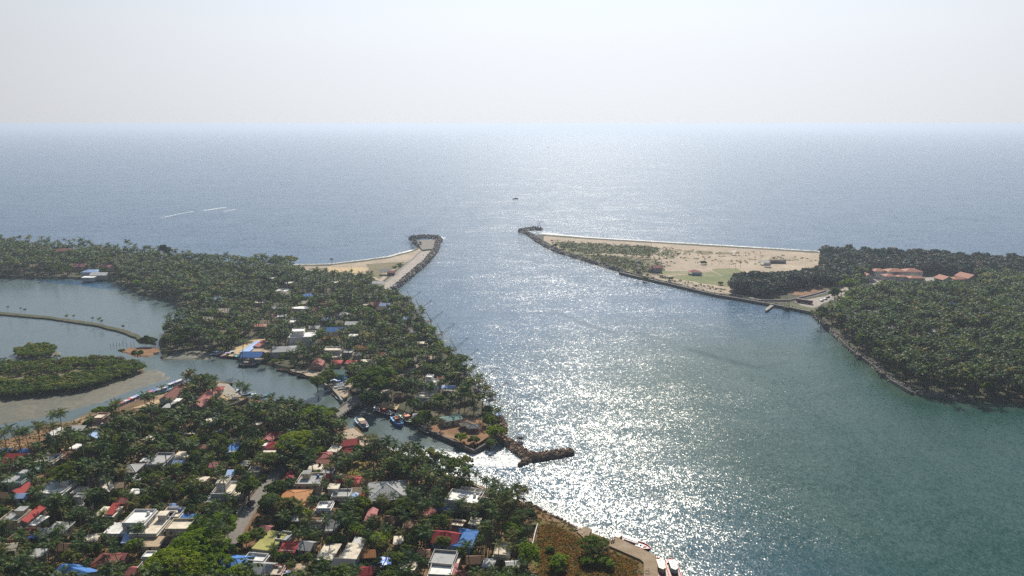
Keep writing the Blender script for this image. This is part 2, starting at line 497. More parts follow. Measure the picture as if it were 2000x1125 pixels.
sheet('car_park', [(1690, 545), (1780, 540), (1840, 543), (1900, 548), (1880, 556), (1700, 556)], paleroad, Z1 + 0.03, 'paved yard among the red roofed blocks')
# left side
JR = [(748, 566), (768, 549), (790, 530), (812, 512), (836, 488)]
strip('road', JR, (15.0, 11.0), paleroad, Z3, 'pale road running out along the left jetty')
strip('road', [(752, 552), (770, 537), (788, 521), (808, 504), (822, 490)], 3.0, asphalt, Z3 + 0.04, 'darker lane on the inner side of the jetty road')
strip('road', [(448, 1062), (466, 1028), (484, 1000), (506, 970), (536, 928), (566, 896), (590, 868), (618, 836), (646, 812)], 5.6, asphalt, Z3, 'village road running towards the bridge')
strip('path', [(458, 1062), (476, 1028), (494, 1000), (516, 970), (544, 932)], 2.6, redsoil, Z2, 'sandy shoulder beside the village road')
strip('path', [(560, 1032), (590, 1000), (616, 975), (640, 950), (668, 925)], 3.0, pathm, Z2 + 0.01, 'sandy lane behind the orange roofed house')
strip('road', [(706, 774), (722, 762), (745, 745), (770, 730), (800, 712), (830, 690)], 5.0, asphalt, Z3 + 0.01, 'lane beyond the bridge under the trees')
strip('path', [(775, 740), (800, 722), (830, 708), (850, 690), (838, 660)], 5.0, pathm, Z2, 'sandy track through the headland grove')
for k, (pix, m, z, nm, lb) in enumerate([
    ([(-60, 890), (0, 868), (50, 855), (92, 836), (108, 842), (92, 858), (60, 872), (0, 884)], redsoil, Z1, 'bare_earth', 'red earth bank at the channel edge'),
    ([(833, 838), (845, 832), (880, 820), (930, 815), (950, 830), (962, 845), (940, 862), (925, 872), (890, 858)], redsoil, Z1, 'bare_earth', 'reddish bare yard on the creek corner'),
    ([(735, 790), (750, 785), (780, 790), (775, 800), (755, 797)], sand_y, Z1, 'bare_earth', 'yellow sand bank beside the moored trawlers'),
    ([(640, 752), (662, 740), (680, 735), (690, 745), (680, 765), (672, 780)], pathm, Z1, 'bare_earth', 'sandy landing beside the bridge'),
    ([(432, 694), (455, 680), (490, 664), (520, 662), (500, 676), (470, 690), (455, 696)], sand_y, Z1, 'bare_earth', 'yellow sand yard behind the lagoon boats'),
    ([(566, 722), (600, 722), (640, 728), (630, 738), (600, 734)], pathm, Z1, 'bare_earth', 'sandy shore behind the long dark boats'),
    ([(1040, 1020), (1056, 1014), (1085, 1020), (1125, 1042), (1160, 1058), (1200, 1075), (1252, 1094), (1256, 1140), (1040, 1140)], drygrass, Z1, 'grass', 'rust coloured dry grass field beside the quay'),
    ([(676, 926), (690, 905), (712, 888), (722, 900), (735, 920), (722, 935), (696, 934)], goldgrass, Z1, 'grass', 'golden green grass plot behind a dark wall'),
    ([(440, 775), (470, 782), (494, 790), (470, 800), (430, 792)], soil2, Z1, 'bare_earth', 'brown yard by the east quay'),
    ([(405, 802), (430, 795), (445, 808), (425, 814)], redsoil, Z1, 'bare_earth', 'brown clearing behind the long dull red roof'),
    ([(455, 1085), (470, 1072), (500, 1064), (498, 1078), (480, 1086)], redsoil, Z1, 'bare_earth', 'bare brown plot above the blue hip roof'),
    ([(285, 1072), (300, 1055), (350, 1052), (352, 1070), (318, 1078)], sand_y, Z1, 'bare_earth', 'sandy yard with a parked red car'),
    ([(668, 842), (690, 836), (714, 852), (730, 868), (700, 872), (672, 866)], pathm, Z1, 'bare_earth', 'sandy landing on the near creek bank'),
    ([(255, 798), (290, 786), (310, 780), (318, 784), (290, 795)], sand_y, Z1, 'bare_earth', 'sandy landing behind the colourful boats'),
    ([(425, 770), (448, 762), (462, 772), (442, 782)], sand_y, Z1, 'bare_earth', 'sandy corner of the east quay'),
    ([(590, 650), (640, 645), (665, 650), (650, 662), (600, 668)], redsoil, Z1, 'bare_earth', 'brown clearing beside the big white house'),
    ([(1880, 740), (1935, 728), (2010, 735), (2010, 745), (1940, 742)], redsoil, Z2 + 0.08, 'bare_earth', 'reddish clearing at the right edge'),
    ([(510, 1080), (560, 1040), (600, 1030), (620, 1055), (560, 1100)], soil, Z1, 'bare_earth', 'earth yard around the mossy roof'),
    ([(770, 1090), (790, 1040), (820, 1030), (840, 1060), (830, 1110)], redsoil, Z1, 'bare_earth', 'red earth lane among the lower houses')]):
    sheet(nm, pix, m, z + 0.004 * k, lb, step=4, jit=1.0)

# ---------------------------------------------------------------- water: one sheet to the horizon
ys = np.concatenate([np.linspace(-900, 60, 12), np.geomspace(80, 1200, 420)[0:], np.geomspace(1206, 3200, 240), np.geomspace(3350, FAR, 50)])
us = np.linspace(-1, 1, 441)
Yg = np.repeat(ys[:, None], len(us), 1)
Xg = us[None, :] * (np.maximum(Yg, 60) * 0.92 + 260)
far_fan = Yg > 2000
Xg = np.where(far_fan, us[None, :] * (Yg * 0.92 + 260), Xg)
def soft(d, w):
    return np.clip(1 - d / w, 0, 1)
def pl(pix):
    return [P(x, y, 0) for x, y in pix]
foam = np.zeros_like(Xg)
for pix, w, a in [([(745, 878), (790, 884), (832, 886), (870, 888), (905, 900), (950, 905), (1000, 905)], 5.5, 1.0),
                  ([(890, 915), (930, 925), (980, 935), (1030, 950)], 6.5, 0.62), ([(870, 905), (920, 935), (960, 950)], 5, 0.75), ([(905, 895), (960, 885), (1010, 900)], 7, 0.85),
                  ([(985, 960), (1030, 982), (1085, 1010), (1130, 1036), (1160, 1036)], 6.0, 0.85), ([(1000, 925), (1060, 960), (1110, 1000)], 10, 0.38),
                  ([(318, 425), (352, 417), (378, 413)], 5, 0.9), ([(400, 411), (425, 407), (440, 405)], 6, 0.95), ([(437, 413), (460, 409)], 5, 0.9), ([(515, 416), (550, 412)], 6, 0.5),
                  ([(250, 424), (300, 423)], 4, 0.4),
                  ([(556, 517.5), (640, 516.6), (700, 509.6), (760, 501.6), (806, 488.8)], 6, 1.0), ([(854, 468), (860, 464)], 9, 1.0), ([(1062, 455.5), (1100, 459.5), (1150, 464)], 9, 0.9),
                  ([(1150, 464.2), (1300, 473.2), (1450, 481.8), (1600, 491.2)], 7.5, 0.95), ([(1000, 389), (1040, 382), (1090, 374)], 5, 0.45)]:
    foam = np.maximum(foam, a * soft(dist_to_polyline(Xg, Yg, pl(pix)), w * 2.0))
LAG = pl([(-600, 540), (0, 540), (300, 575), (375, 625), (310, 660), (330, 700), (430, 690), (560, 715), (650, 745), (690, 775), (735, 785), (800, 822), (900, 868), (860, 900), (740, 880), (640, 815), (440, 760), (0, 880), (-900, 1000)])
calm = inside(Xg, Yg, LAG).astype(float)
river_e = pl([(1640, 790), (1720, 840), (1850, 890), (2050, 960), (2300, 1060)])
teal = np.clip(soft(dist_to_polyline(Xg, Yg, river_e), 230) * 1.7, 0, 1) * np.clip((760 - Yg) / 200, 0, 1)
murk = np.zeros_like(Xg)
for poly in ('headland', 'right', 'village', 'island'):
    pp = POLYS[poly]
    d = dist_to_polyline(Xg, Yg, pp + pp[:1])
    murk = np.maximum(murk, soft(d, 16))
dim_slick = np.zeros_like(Xg)
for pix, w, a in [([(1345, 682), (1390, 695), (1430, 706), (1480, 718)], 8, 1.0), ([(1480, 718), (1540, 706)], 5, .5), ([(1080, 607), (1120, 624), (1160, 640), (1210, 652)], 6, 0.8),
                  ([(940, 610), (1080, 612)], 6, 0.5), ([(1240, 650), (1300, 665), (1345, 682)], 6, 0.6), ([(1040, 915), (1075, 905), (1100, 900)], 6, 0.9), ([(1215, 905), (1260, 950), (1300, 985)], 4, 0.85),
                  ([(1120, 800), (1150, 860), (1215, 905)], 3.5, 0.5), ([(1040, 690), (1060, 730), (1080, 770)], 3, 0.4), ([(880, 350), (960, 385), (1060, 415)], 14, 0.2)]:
    dim_slick = np.maximum(dim_slick, a * soft(dist_to_polyline(Xg, Yg, pl(pix)), max(w * 0.62, 2.6)))
open_sea = np.clip((Yg - 560) / 420, 0, 1)
shoal = np.zeros_like(Xg)
for pix, w, a in [([(985, 960), (1040, 990), (1110, 1030), (1190, 1060)], 26, 0.9), ([(1000, 905), (1060, 920), (1160, 910)], 40, 0.5)]:
    shoal = np.maximum(shoal, a * soft(dist_to_polyline(Xg, Yg, pl(pix)), w))
chop = np.clip(0.66 + 0.40 * open_sea + 0.12 * shoal, 0, 1.2)
ny, nx = Xg.shape
verts = np.stack([Xg.ravel(), Yg.ravel(), np.zeros(Xg.size)], 1)
idx = np.arange(Xg.size).reshape(ny, nx)
quads = np.stack([idx[:-1, :-1], idx[:-1, 1:], idx[1:, 1:], idx[1:, :-1]], -1).reshape(-1, 4)
wm, nt, out = new_mat('water')
wme = big_mesh('water', verts, quads, wm)
for nm, arr in (('foam', foam), ('calm', calm), ('teal', teal), ('murk', murk), ('dim_slick', dim_slick), ('chop', chop)):
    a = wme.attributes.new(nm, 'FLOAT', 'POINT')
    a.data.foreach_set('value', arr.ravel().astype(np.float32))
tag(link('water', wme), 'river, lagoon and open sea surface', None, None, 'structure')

def attr(nt, nm):
    return node(nt, 'ShaderNodeAttribute', attribute_name=nm).outputs['Fac']
geo = node(nt, 'ShaderNodeNewGeometry')
pos = geo.outputs['Position']
def mapped(rot, sx, sy):
    mp = node(nt, 'ShaderNodeMapping')
    mp.inputs['Rotation'].default_value = (0, 0, R(rot))
    mp.inputs['Scale'].default_value = (sx, sy, 1)
    nt.links.new(pos, mp.inputs['Vector'])
    return mp.outputs[0]
aF, aC, aT, aM, aS = (attr(nt, k) for k in ('foam', 'calm', 'teal', 'murk', 'dim_slick'))
# slopes straight from noise colours, so glitter does not fade with distance
waves = [(mapped(12, 1.7, 0.9), 1.0, 2.0, 0.60), (mapped(-25, 0.42, 0.36), 1.0, 2.0, 0.28), (mapped(8, 0.030, 0.065), 1.0, 2.0, 0.13)]
acc = None
for vec, sc, det, amp in waves:
    n = noise_n(nt, vec, sc, det, 0.6)
    sub = node(nt, 'ShaderNodeVectorMath', operation='SUBTRACT')
    nt.links.new(n.outputs['Color'], sub.inputs[0])
    sub.inputs[1].default_value = (0.5, 0.5, 0.5)
    scl = node(nt, 'ShaderNodeVectorMath', operation='SCALE')
    nt.links.new(sub.outputs[0], scl.inputs[0])
    scl.inputs['Scale'].default_value = amp * 2.0
    if acc is None:
        acc = scl.outputs[0]
    else:
        ad = node(nt, 'ShaderNodeVectorMath', operation='ADD')
        nt.links.new(acc, ad.inputs[0])
        nt.links.new(scl.outputs[0], ad.inputs[1])
        acc = ad.outputs[0]
gust = noise_n(nt, mapped(20, 0.004, 0.010), 1.0, 4.0, 0.6)
g = ramp_n(nt, gust.outputs['Fac'], 0.34, 0.62)
amp = math_n(nt, 'MULTIPLY_ADD', g, 0.45); amp.node.inputs[2].default_value = 0.62
amp = math_n(nt, 'MULTIPLY', amp, math_n(nt, 'SUBTRACT', 1.0, math_n(nt, 'MULTIPLY', aC, 0.70)))
amp = math_n(nt, 'MULTIPLY', amp, math_n(nt, 'SUBTRACT', 1.0, math_n(nt, 'MULTIPLY', aS, 0.8)))
amp = math_n(nt, 'MULTIPLY', amp, attr(nt, 'chop'))
amp = math_n(nt, 'ADD', amp, math_n(nt, 'MULTIPLY', aF, 0.5))
sc2 = node(nt, 'ShaderNodeVectorMath', operation='SCALE')
nt.links.new(acc, sc2.inputs[0]); nt.links.new(amp, sc2.inputs['Scale'])
flat = node(nt, 'ShaderNodeVectorMath', operation='MULTIPLY')
nt.links.new(sc2.outputs[0], flat.inputs[0]); flat.inputs[1].default_value = (1, 1, 0)
addn = node(nt, 'ShaderNodeVectorMath', operation='ADD')
nt.links.new(flat.outputs[0], addn.inputs[0]); addn.inputs[1].default_value = (0, 0, 1)
nrm = node(nt, 'ShaderNodeVectorMath', operation='NORMALIZE')
nt.links.new(addn.outputs[0], nrm.inputs[0])
wcol = mixc(nt, (0.013, 0.068, 0.140), (0.007, 0.047, 0.036), aT)
wcol = mixc(nt, wcol, (0.078, 0.112, 0.122), aC)
wcol = mixc(nt, wcol, (0.05, 0.075, 0.042), math_n(nt, 'MULTIPLY', aM, 0.6))
wcol = mixc(nt, wcol, (0.006, 0.028, 0.036), math_n(nt, 'MULTIPLY', aS, 0.6))  # current lines painted darker, imitating a weaker sky reflection there
fn = noise_n(nt, mapped(-20, 0.35, 0.8), 1.0, 5.0, 0.7)
fm = math_n(nt, 'ADD', fn.outputs['Fac'], math_n(nt, 'MULTIPLY', aF, 0.55))
fmask = ramp_n(nt, fm, 0.83, 0.98)
fmask = math_n(nt, 'MULTIPLY', fmask, math_n(nt, 'GREATER_THAN', aF, 0.02))
wcol = mixc(nt, wcol, (0.78, 0.78, 0.76), fmask)
b = node(nt, 'ShaderNodeBsdfPrincipled')
nt.links.new(wcol, b.inputs['Base Color'])
rr = math_n(nt, 'MULTIPLY_ADD', fmask, 0.5); rr.node.inputs[2].default_value = 0.225
nt.links.new(rr, b.inputs['Roughness'])
b.inputs['IOR'].default_value = 1.33
# reflectance lowered by hand so current lines and flow streaks look darker
flow = noise_n(nt, mapped(24, 0.045, 0.007), 1.0, 3.0, 0.6)
refl_dim = math_n(nt, 'MULTIPLY', ramp_n(nt, flow.outputs['Fac'], 0.46, 0.72), 0.14)
refl_dim = math_n(nt, 'ADD', refl_dim, math_n(nt, 'MULTIPLY', aS, 0.22))
nt.links.new(math_n(nt, 'SUBTRACT', 0.48, refl_dim), b.inputs['Specular IOR Level'])
nt.links.new(nrm.outputs[0], b.inputs['Normal'])
nt.links.new(b.outputs[0], out.inputs['Surface'])
# ---------------------------------------------------------------- houses
TROPICAL = {}
WALLC = {'white': (0.62, 0.60, 0.57), 'cream': (0.56, 0.48, 0.35), 'pink': (0.52, 0.30, 0.25), 'grey': (0.36, 0.35, 0.33), 'green': (0.36, 0.48, 0.38),
         'brick': (0.30, 0.13, 0.08), 'brown': (0.24, 0.15, 0.10), 'blue': (0.16, 0.28, 0.50), 'teal': (0.10, 0.30, 0.34), 'yellow': (0.55, 0.40, 0.14)}
ROOFC = {'red': (0.38, 0.055, 0.05), 'crimson': (0.30, 0.035, 0.045), 'dullred': (0.36, 0.12, 0.11), 'maroon': (0.17, 0.055, 0.04), 'blue': (0.07, 0.20, 0.50), 'paleblue': (0.38, 0.52, 0.80),
         'grey': (0.36, 0.36, 0.36), 'dark': (0.13, 0.13, 0.14), 'white': (0.80, 0.78, 0.74), 'cream': (0.66, 0.58, 0.46), 'orange': (0.42, 0.19, 0.075), 'brown': (0.17, 0.10, 0.065),
         'green': (0.16, 0.27, 0.24), 'terracotta': (0.42, 0.20, 0.14), 'pink': (0.50, 0.20, 0.20), 'moss': (0.34, 0.32, 0.10), 'thatch': (0.12, 0.10, 0.08), 'tan': (0.40, 0.30, 0.20)}
def wallm(c):
    return surf('wall_' + c, WALLC[c], tuple(v * 0.78 for v in WALLC[c]), scale=0.35, lo=0.45, hi=0.72, third=tuple(v * 0.62 for v in WALLC[c]), rough=0.85)
def flatm(c):
    return surf('flat_roof_' + c, ROOFC[c], tuple(v * 0.72 for v in ROOFC[c]), scale=0.4, lo=0.48, hi=0.78, third=tuple(v * 0.62 for v in ROOFC[c]), rough=0.9)
def sheetm(c, axis):
    c2 = {'orange': (0.30, 0.15, 0.06), 'grey': (0.28, 0.28, 0.28), 'terracotta': (0.40, 0.16, 0.10)}.get(c)
    return sheet_mat('roof_%s_%s' % (c, axis), ROOFC[c], c2, axis=axis, pitch=0.9 if c in ('orange', 'terracotta') else 0.7)
glassm = surf('window_glass', (0.03, 0.035, 0.04), (0.02, 0.025, 0.03), rough=0.12, spec=0.6)
framem = surf('window_frame', (0.45, 0.42, 0.38), (0.38, 0.35, 0.31), rough=0.7)
woodm = surf('door_wood', (0.16, 0.08, 0.04), (0.11, 0.055, 0.03), rough=0.6)
tankm = {'black': surf('tank_black', (0.025, 0.025, 0.028), rough=0.45), 'blue': surf('tank_blue', (0.06, 0.16, 0.42), rough=0.5), 'white': surf('tank_white', (0.62, 0.62, 0.62), rough=0.5)}

HOUSES = []      # (x, y, half width, half depth, yaw, height, short name)  used to keep trees off the houses and to describe the trees

def gable_roof(w, d, h, rise, ov=0.5, th=0.14, axis='y'):
    """ridge along axis; a slab with thickness"""
    mb = MB()
    if axis == 'y':
        hw, hd = w / 2 + ov, d / 2 + ov
        z0 = h - rise * ov / (w / 2)
        zr = h + rise
        prof = [(-hw, z0), (0, zr), (hw, z0), (hw, z0 + th), (0, zr + th * 1.1), (-hw, z0 + th)]
        vs = [(x, -hd, z) for x, z in prof] + [(x, hd, z) for x, z in prof]
    else:
        hw, hd = w / 2 + ov, d / 2 + ov
        z0 = h - rise * ov / (d / 2)
        zr = h + rise
        prof = [(-hd, z0), (0, zr), (hd, z0), (hd, z0 + th), (0, zr + th * 1.1), (-hd, z0 + th)]
        vs = [(hw, y, z) for y, z in prof] + [(-hw, y, z) for y, z in prof]
    fs = [(0, 1, 7, 6), (1, 2, 8, 7), (2, 3, 9, 8), (3, 4, 10, 9), (4, 5, 11, 10), (5, 0, 6, 11), (5, 4, 1, 0), (4, 3, 2, 1), (6, 7, 10, 11), (7, 8, 9, 10)]
    mb.add(vs, fs)
    return mb

def hip_roof(w, d, h, rise, ov=0.6, th=0.14):
    hw, hd = w / 2 + ov, d / 2 + ov
    if w >= d:
        r = [(-(hw - hd), 0), ((hw - hd), 0)] if hw - hd > 0.1 else [(-0.1, 0), (0.1, 0)]
    else:
        r = [(0, -(hd - hw)), (0, (hd - hw))] if hd - hw > 0.1 else [(0, -0.1), (0, 0.1)]
    z0 = h - 0.12
    c = [(-hw, -hd), (hw, -hd), (hw, hd), (-hw, hd)]
    vs = [(*p, z0) for p in c] + [(*p, z0 + th) for p in c] + [(*p, h + rise) for p in r]
    fs = [(3, 2, 1, 0)] + [(k, (k + 1) % 4, 4 + (k + 1) % 4, 4 + k) for k in range(4)]
    if w >= d:
        fs += [(4, 5, 9, 8), (6, 7, 8, 9), (5, 6, 9), (7, 4, 8)]
    else:
        fs += [(4, 5, 8), (5, 6, 9, 8), (6, 7, 9), (7, 4, 8, 9)]
    mb = MB()
    mb.add(vs, fs)
    return mb

WIN_CACHE = {}
def window(parent, x, y, z, side, w=1.1, h=1.2):
    """side: 0 front(-y) 1 right(+x) 2 back(+y) 3 left(-x)"""
    key = (w, h)
    if key not in WIN_CACHE:
        f = MB(); f.ring(-w / 2, w / 2, -h / 2, h / 2, -0.02, 0.08, 0.1); f.box(-0.04, 0.04, -h / 2 + 0.1, h / 2 - 0.1, -0.01, 0.07)
        g = MB(); g.box(-w / 2 + 0.1, w / 2 - 0.1, -h / 2 + 0.1, h / 2 - 0.1, -0.02, 0.03)
        WIN_CACHE[key] = (f.mesh('window', framem), g.mesh('pane', glassm))
    fm, gm = WIN_CACHE[key]
    o = link('window', fm, parent)
    o.location = (x, y, z)
    o.rotation_euler = (math.pi / 2, 0, [0, math.pi / 2, math.pi, -math.pi / 2][side])
    link('pane', gm, o)
    return o

def house(px, py, w, d, h, yaw, kind, wc, rc, short, rest, opts=''):
    """(px, py): where the photo shows the middle of the roof"""
    opts = opts.split()
    q = 0.88 if P(px, py).y < 430 else 0.70 if rc == 'terracotta' and px > 1600 else 1.0     # roofs read a little wide in outline
    w, d, h = w * q, d * q, (h * 0.88 if q == 0.88 else h)
    rise = 0.0
    if kind in ('gx', 'gy'):
        rise = (w if kind == 'gy' else d) * 0.5 * (0.30 if 'low' in opts else 0.5)
    elif kind == 'hip':
        rise = min(w, d) * 0.5 * (0.42 if 'low' not in opts else 0.3)
    p = P(px, py, ZL + h + rise * 0.5)
    nm = 'house'
    cat = 'house'
    for o in opts:
        if o.startswith('name='):
            nm = o[5:]
            cat = nm.replace('_', ' ')
    root = empty(nm, (p.x, p.y, ZL), R(yaw))
    near = p.y < 420
    if near and kind == 'flat' and w > 4.5 and not any(o.startswith('tank') for o in opts) and random.random() < 0.5:
        opts.append('tank' + random.choice(['black', 'black', 'white', 'blue']))
    tag(root, (short + ' ' + rest).strip(), cat, 'buildings of the fishing village' if p.y < 430 and p.x < 60 else 'buildings on the headland' if p.x < 40 else 'buildings on the far shore')
    HOUSES.append((p.x, p.y, w / 2, d / 2, R(yaw), h + rise, short, px, py))
    hw, hd = w / 2, d / 2
    wm_ = wallm(wc)
    wall = MB()
    if 'open' in opts:     # posts carrying a roof
        for sx in (-1, 1):
            for k in range(max(2, int(d / 3.0))):
                y = -hd + 0.2 + k * (d - 0.4) / (max(2, int(d / 3.0)) - 1)
                mbp = MB(); mbp.box(sx * (hw - 0.2) - 0.09, sx * (hw - 0.2) + 0.09, y - 0.09, y + 0.09, -0.3, h)
                mbp.build('post', woodm, root)
        wall.box(-hw + .3, hw - .3, -hd + .3, hd - .3, -0.4, 0.25)
        wall.build('floor_slab', concrete, root)
    elif kind == 'shell':   # unfinished, no roof
        wall.ring(-hw, hw, -hd, hd, -0.4, h, 0.25)
        wall.build('wall', wm_, root)
        MB().box(-hw + 0.25, hw - 0.25, -0.12, 0.12, -0.3, h - 0.4).build('inner_wall', wm_, root)
        MB().box(-0.12, 0.12, 0.13, hd - 0.26, -0.3, h - 0.3).build('inner_wall', wm_, root)
        MB().box(-hw + 0.26, hw - 0.26, -hd + 0.26, hd - 0.26, -0.4, 0.12).build('floor_slab', concrete, root)
    else:
        wall.box(-hw, hw, -hd, hd, -0.5, h)
        if kind == 'gy':
            wall.add([(-hw, -hd, h), (hw, -hd, h), (0, -hd, h + rise), (-hw, hd, h), (hw, hd, h), (0, hd, h + rise)], [(0, 1, 2), (4, 3, 5)])
        if kind == 'gx':
            wall.add([(-hw, -hd, h), (-hw, hd, h), (-hw, 0, h + rise), (hw, -hd, h), (hw, hd, h), (hw, 0, h + rise)], [(1, 0, 2), (3, 4, 5)])
        wall.build('wall', wm_, root)
    top = h
    if kind == 'gy':
        ro = gable_roof(w, d, h, rise, axis='y').build('roof', sheetm(rc, 'y'), root)
    elif kind == 'gx':
        ro = gable_roof(w, d, h, rise, axis='x').build('roof', sheetm(rc, 'x'), root)
    elif kind == 'hip':
        ro = hip_roof(w, d, h, rise).build('roof', sheetm(rc, 'y' if d > w else 'x'), root)
        # ridge capping
        hw2, hd2 = hw + 0.6, hd + 0.6
        rg = ((-(hw2 - hd2), 0), (hw2 - hd2, 0)) if w >= d else ((0, -(hd2 - hw2)), (0, hd2 - hw2))
        cp = MB()
        cp.tube([(*rg[0], h + rise + 0.03), (*rg[1], h + rise + 0.03)], 0.13, 5)
        for a, c in ((rg[0], (-hw2, -hd2)), (rg[1], (hw2, hd2)), (rg[0] if w >= d else rg[1], (-hw2, hd2)), (rg[1] if w >= d else rg[0], (hw2, -hd2))):
            cp.tube([(*a, h + rise + 0.03), (*c, h + 0.06)], 0.12, 5)
        if near:
            cp.build('ridge_cap', sheetm(rc, 'x') if rc != 'grey' else flatm('white'), ro)
    elif kind == 'lean':
        MB().add([(-hw - .4, -hd - .5, h - 0.35), (hw + .4, -hd - .5, h - 0.35), (hw + .4, hd + .4, h + 0.75), (-hw - .4, hd + .4, h + 0.75),
                  (-hw - .4, -hd - .5, h - 0.23), (hw + .4, -hd - .5, h - 0.23), (hw + .4, hd + .4, h + 0.87), (-hw - .4, hd + .4, h + 0.87)],
                 [(3, 2, 1, 0), (4, 5, 6, 7), (0, 1, 5, 4), (1, 2, 6, 5), (2, 3, 7, 6), (3, 0, 4, 7)]).build('roof', sheetm(rc, 'x'), root)
    elif kind == 'flat':
        ro = MB().box(-hw - 0.35, hw + 0.35, -hd - 0.35, hd + 0.35, h + 0.003, h + 0.18).build('roof', flatm(rc), root)
        if 'par' in opts:
            MB().ring(-hw - 0.1, hw + 0.1, -hd - 0.1, hd + 0.1, h + 0.184, h + 1.0, 0.22).build('parapet', wm_, root)
        top = h + 0.184
        if 'room' in opts:
            rx = hw * (0.45 if random.random() < 0.6 else -0.4)
            s = empty('stair_room', (rx, hd * 0.45, top)); s.parent = root
            MB().box(-1.5, 1.5, -1.4, 1.4, 0, 2.2).build('room_wall', wm_, s)
            MB().box(-1.8, 1.8, -1.7, 1.7, 2.203, 2.36).build('room_roof', flatm(rc), s)
        if 'upper' in opts:     # a set-back upper storey
            s = empty('upper_storey', (-hw * 0.3, hd * 0.25, top)); s.parent = root
            uw, ud = w * 0.48, d * 0.55
            MB().box(-uw / 2, uw / 2, -ud / 2, ud / 2, 0, 2.8).build('upper_wall', wm_, s)
            MB().box(-uw / 2 - .3, uw / 2 + .3, -ud / 2 - .3, ud / 2 + .3, 2.803, 2.95).build('upper_roof', flatm(rc), s)
            MB().ring(-uw / 2 - .1, uw / 2 + .1, -ud / 2 - .1, ud / 2 + .1, 2.954, 3.5, 0.18).build('upper_parapet', wm_, s)
    elif kind == 'thatch':
        pass
    # openings
    big = near and kind not in ('shell',) and 'open' not in opts
    if big:
        storeys = 2 if h > 5 else 1
        for s in range(storeys):
            z = 1.6 + s * 3.0
            n = max(1, int(w / 3.2))
            for k in range(n):
                x = -hw + (k + 0.5) * w / n
                if s == 0 and k == n // 2:
                    MB().box(x - 0.5, x + 0.5, -hd - 0.05, -hd + 0.02, 0.05, 2.1).build('door', woodm, root)
                    continue
                window(root, x, -hd, z, 0)
            n = max(1, int(d / 3.6))
            for k in range(n):
                y = -hd + (k + 0.5) * d / n
                window(root, hw, y, z, 1)
                window(root, -hw, y, z, 3)
            if kind in ('flat',) or s == 1:
                MB().box(-hw - 0.02, hw + 0.02, -hd - 0.7, -hd - 0.003, z + 0.85, z + 0.95).build('sunshade', wm_, root)
    for o in opts:
        if o.startswith('tank'):
            c = o[4:] or 'black'
            t = MB(); t.tube([(0, 0, 0), (0, 0, 1.0), (0, 0, 1.2), (0, 0, 1.35)], [0.62, 0.62, 0.5, 0.15], 12)
            to = t.build('water_tank', tankm[c], root); to.location = (hw * 0.55, hd * 0.5 - 0.3, top + (0.02 if kind == 'flat' else rise))
            if kind != 'flat':
                to.location = (hw + 1.2, 0, 0.0)
        if o == 'porch':
            MB().add([(-hw * 0.8, -hd - 2.2, 2.2), (hw * 0.8, -hd - 2.2, 2.2), (hw * 0.8, -hd - 0.36, 2.95), (-hw * 0.8, -hd - 0.36, 2.95), (-hw * 0.8, -hd - 2.2, 2.32), (hw * 0.8, -hd - 2.2, 2.32), (hw * 0.8, -hd - 0.36, 3.07), (-hw * 0.8, -hd - 0.36, 3.07)],
                     [(3, 2, 1, 0), (4, 5, 6, 7), (0, 1, 5, 4), (1, 2, 6, 5), (2, 3, 7, 6), (3, 0, 4, 7)]).build('porch_roof', sheetm('brown' if rc != 'red' else 'red', 'x'), root)
            for sx in (-1, 1):
                MB().box(sx * hw * 0.75 - 0.1, sx * hw * 0.75 + 0.1, -hd - 2.1, -hd - 1.9, -0.3, 2.2).build('porch_post', wm_, root)
        if o == 'redcap':    # a red sheet over half of the flat roof
            MB().add([(0.2, -hd * .9, top + 0.5), (hw * .95, -hd * .9, top + 0.5), (hw * .95, hd * .9, top + 1.7), (.2, hd * .9, top + 1.7), (0.2, -hd * .9, top + 0.6), (hw * .95, -hd * .9, top + 0.6), (hw * .95, hd * .9, top + 1.8), (.2, hd * .9, top + 1.8)],
                     [(3, 2, 1, 0), (4, 5, 6, 7), (0, 1, 5, 4), (1, 2, 6, 5), (2, 3, 7, 6), (3, 0, 4, 7)]).build('lean_roof', sheetm('red', 'x'), root)
            for yy, zz in ((-hd * .85, 0.5), (hd * .85, 1.7)):
                MB().box(.3, .42, yy - .06, yy + .06, top, top + zz).build('post', woodm, root)
                MB().box(hw * .88, hw * .88 + .12, yy - .06, yy + .06, top, top + zz).build('post', woodm, root)
    return root

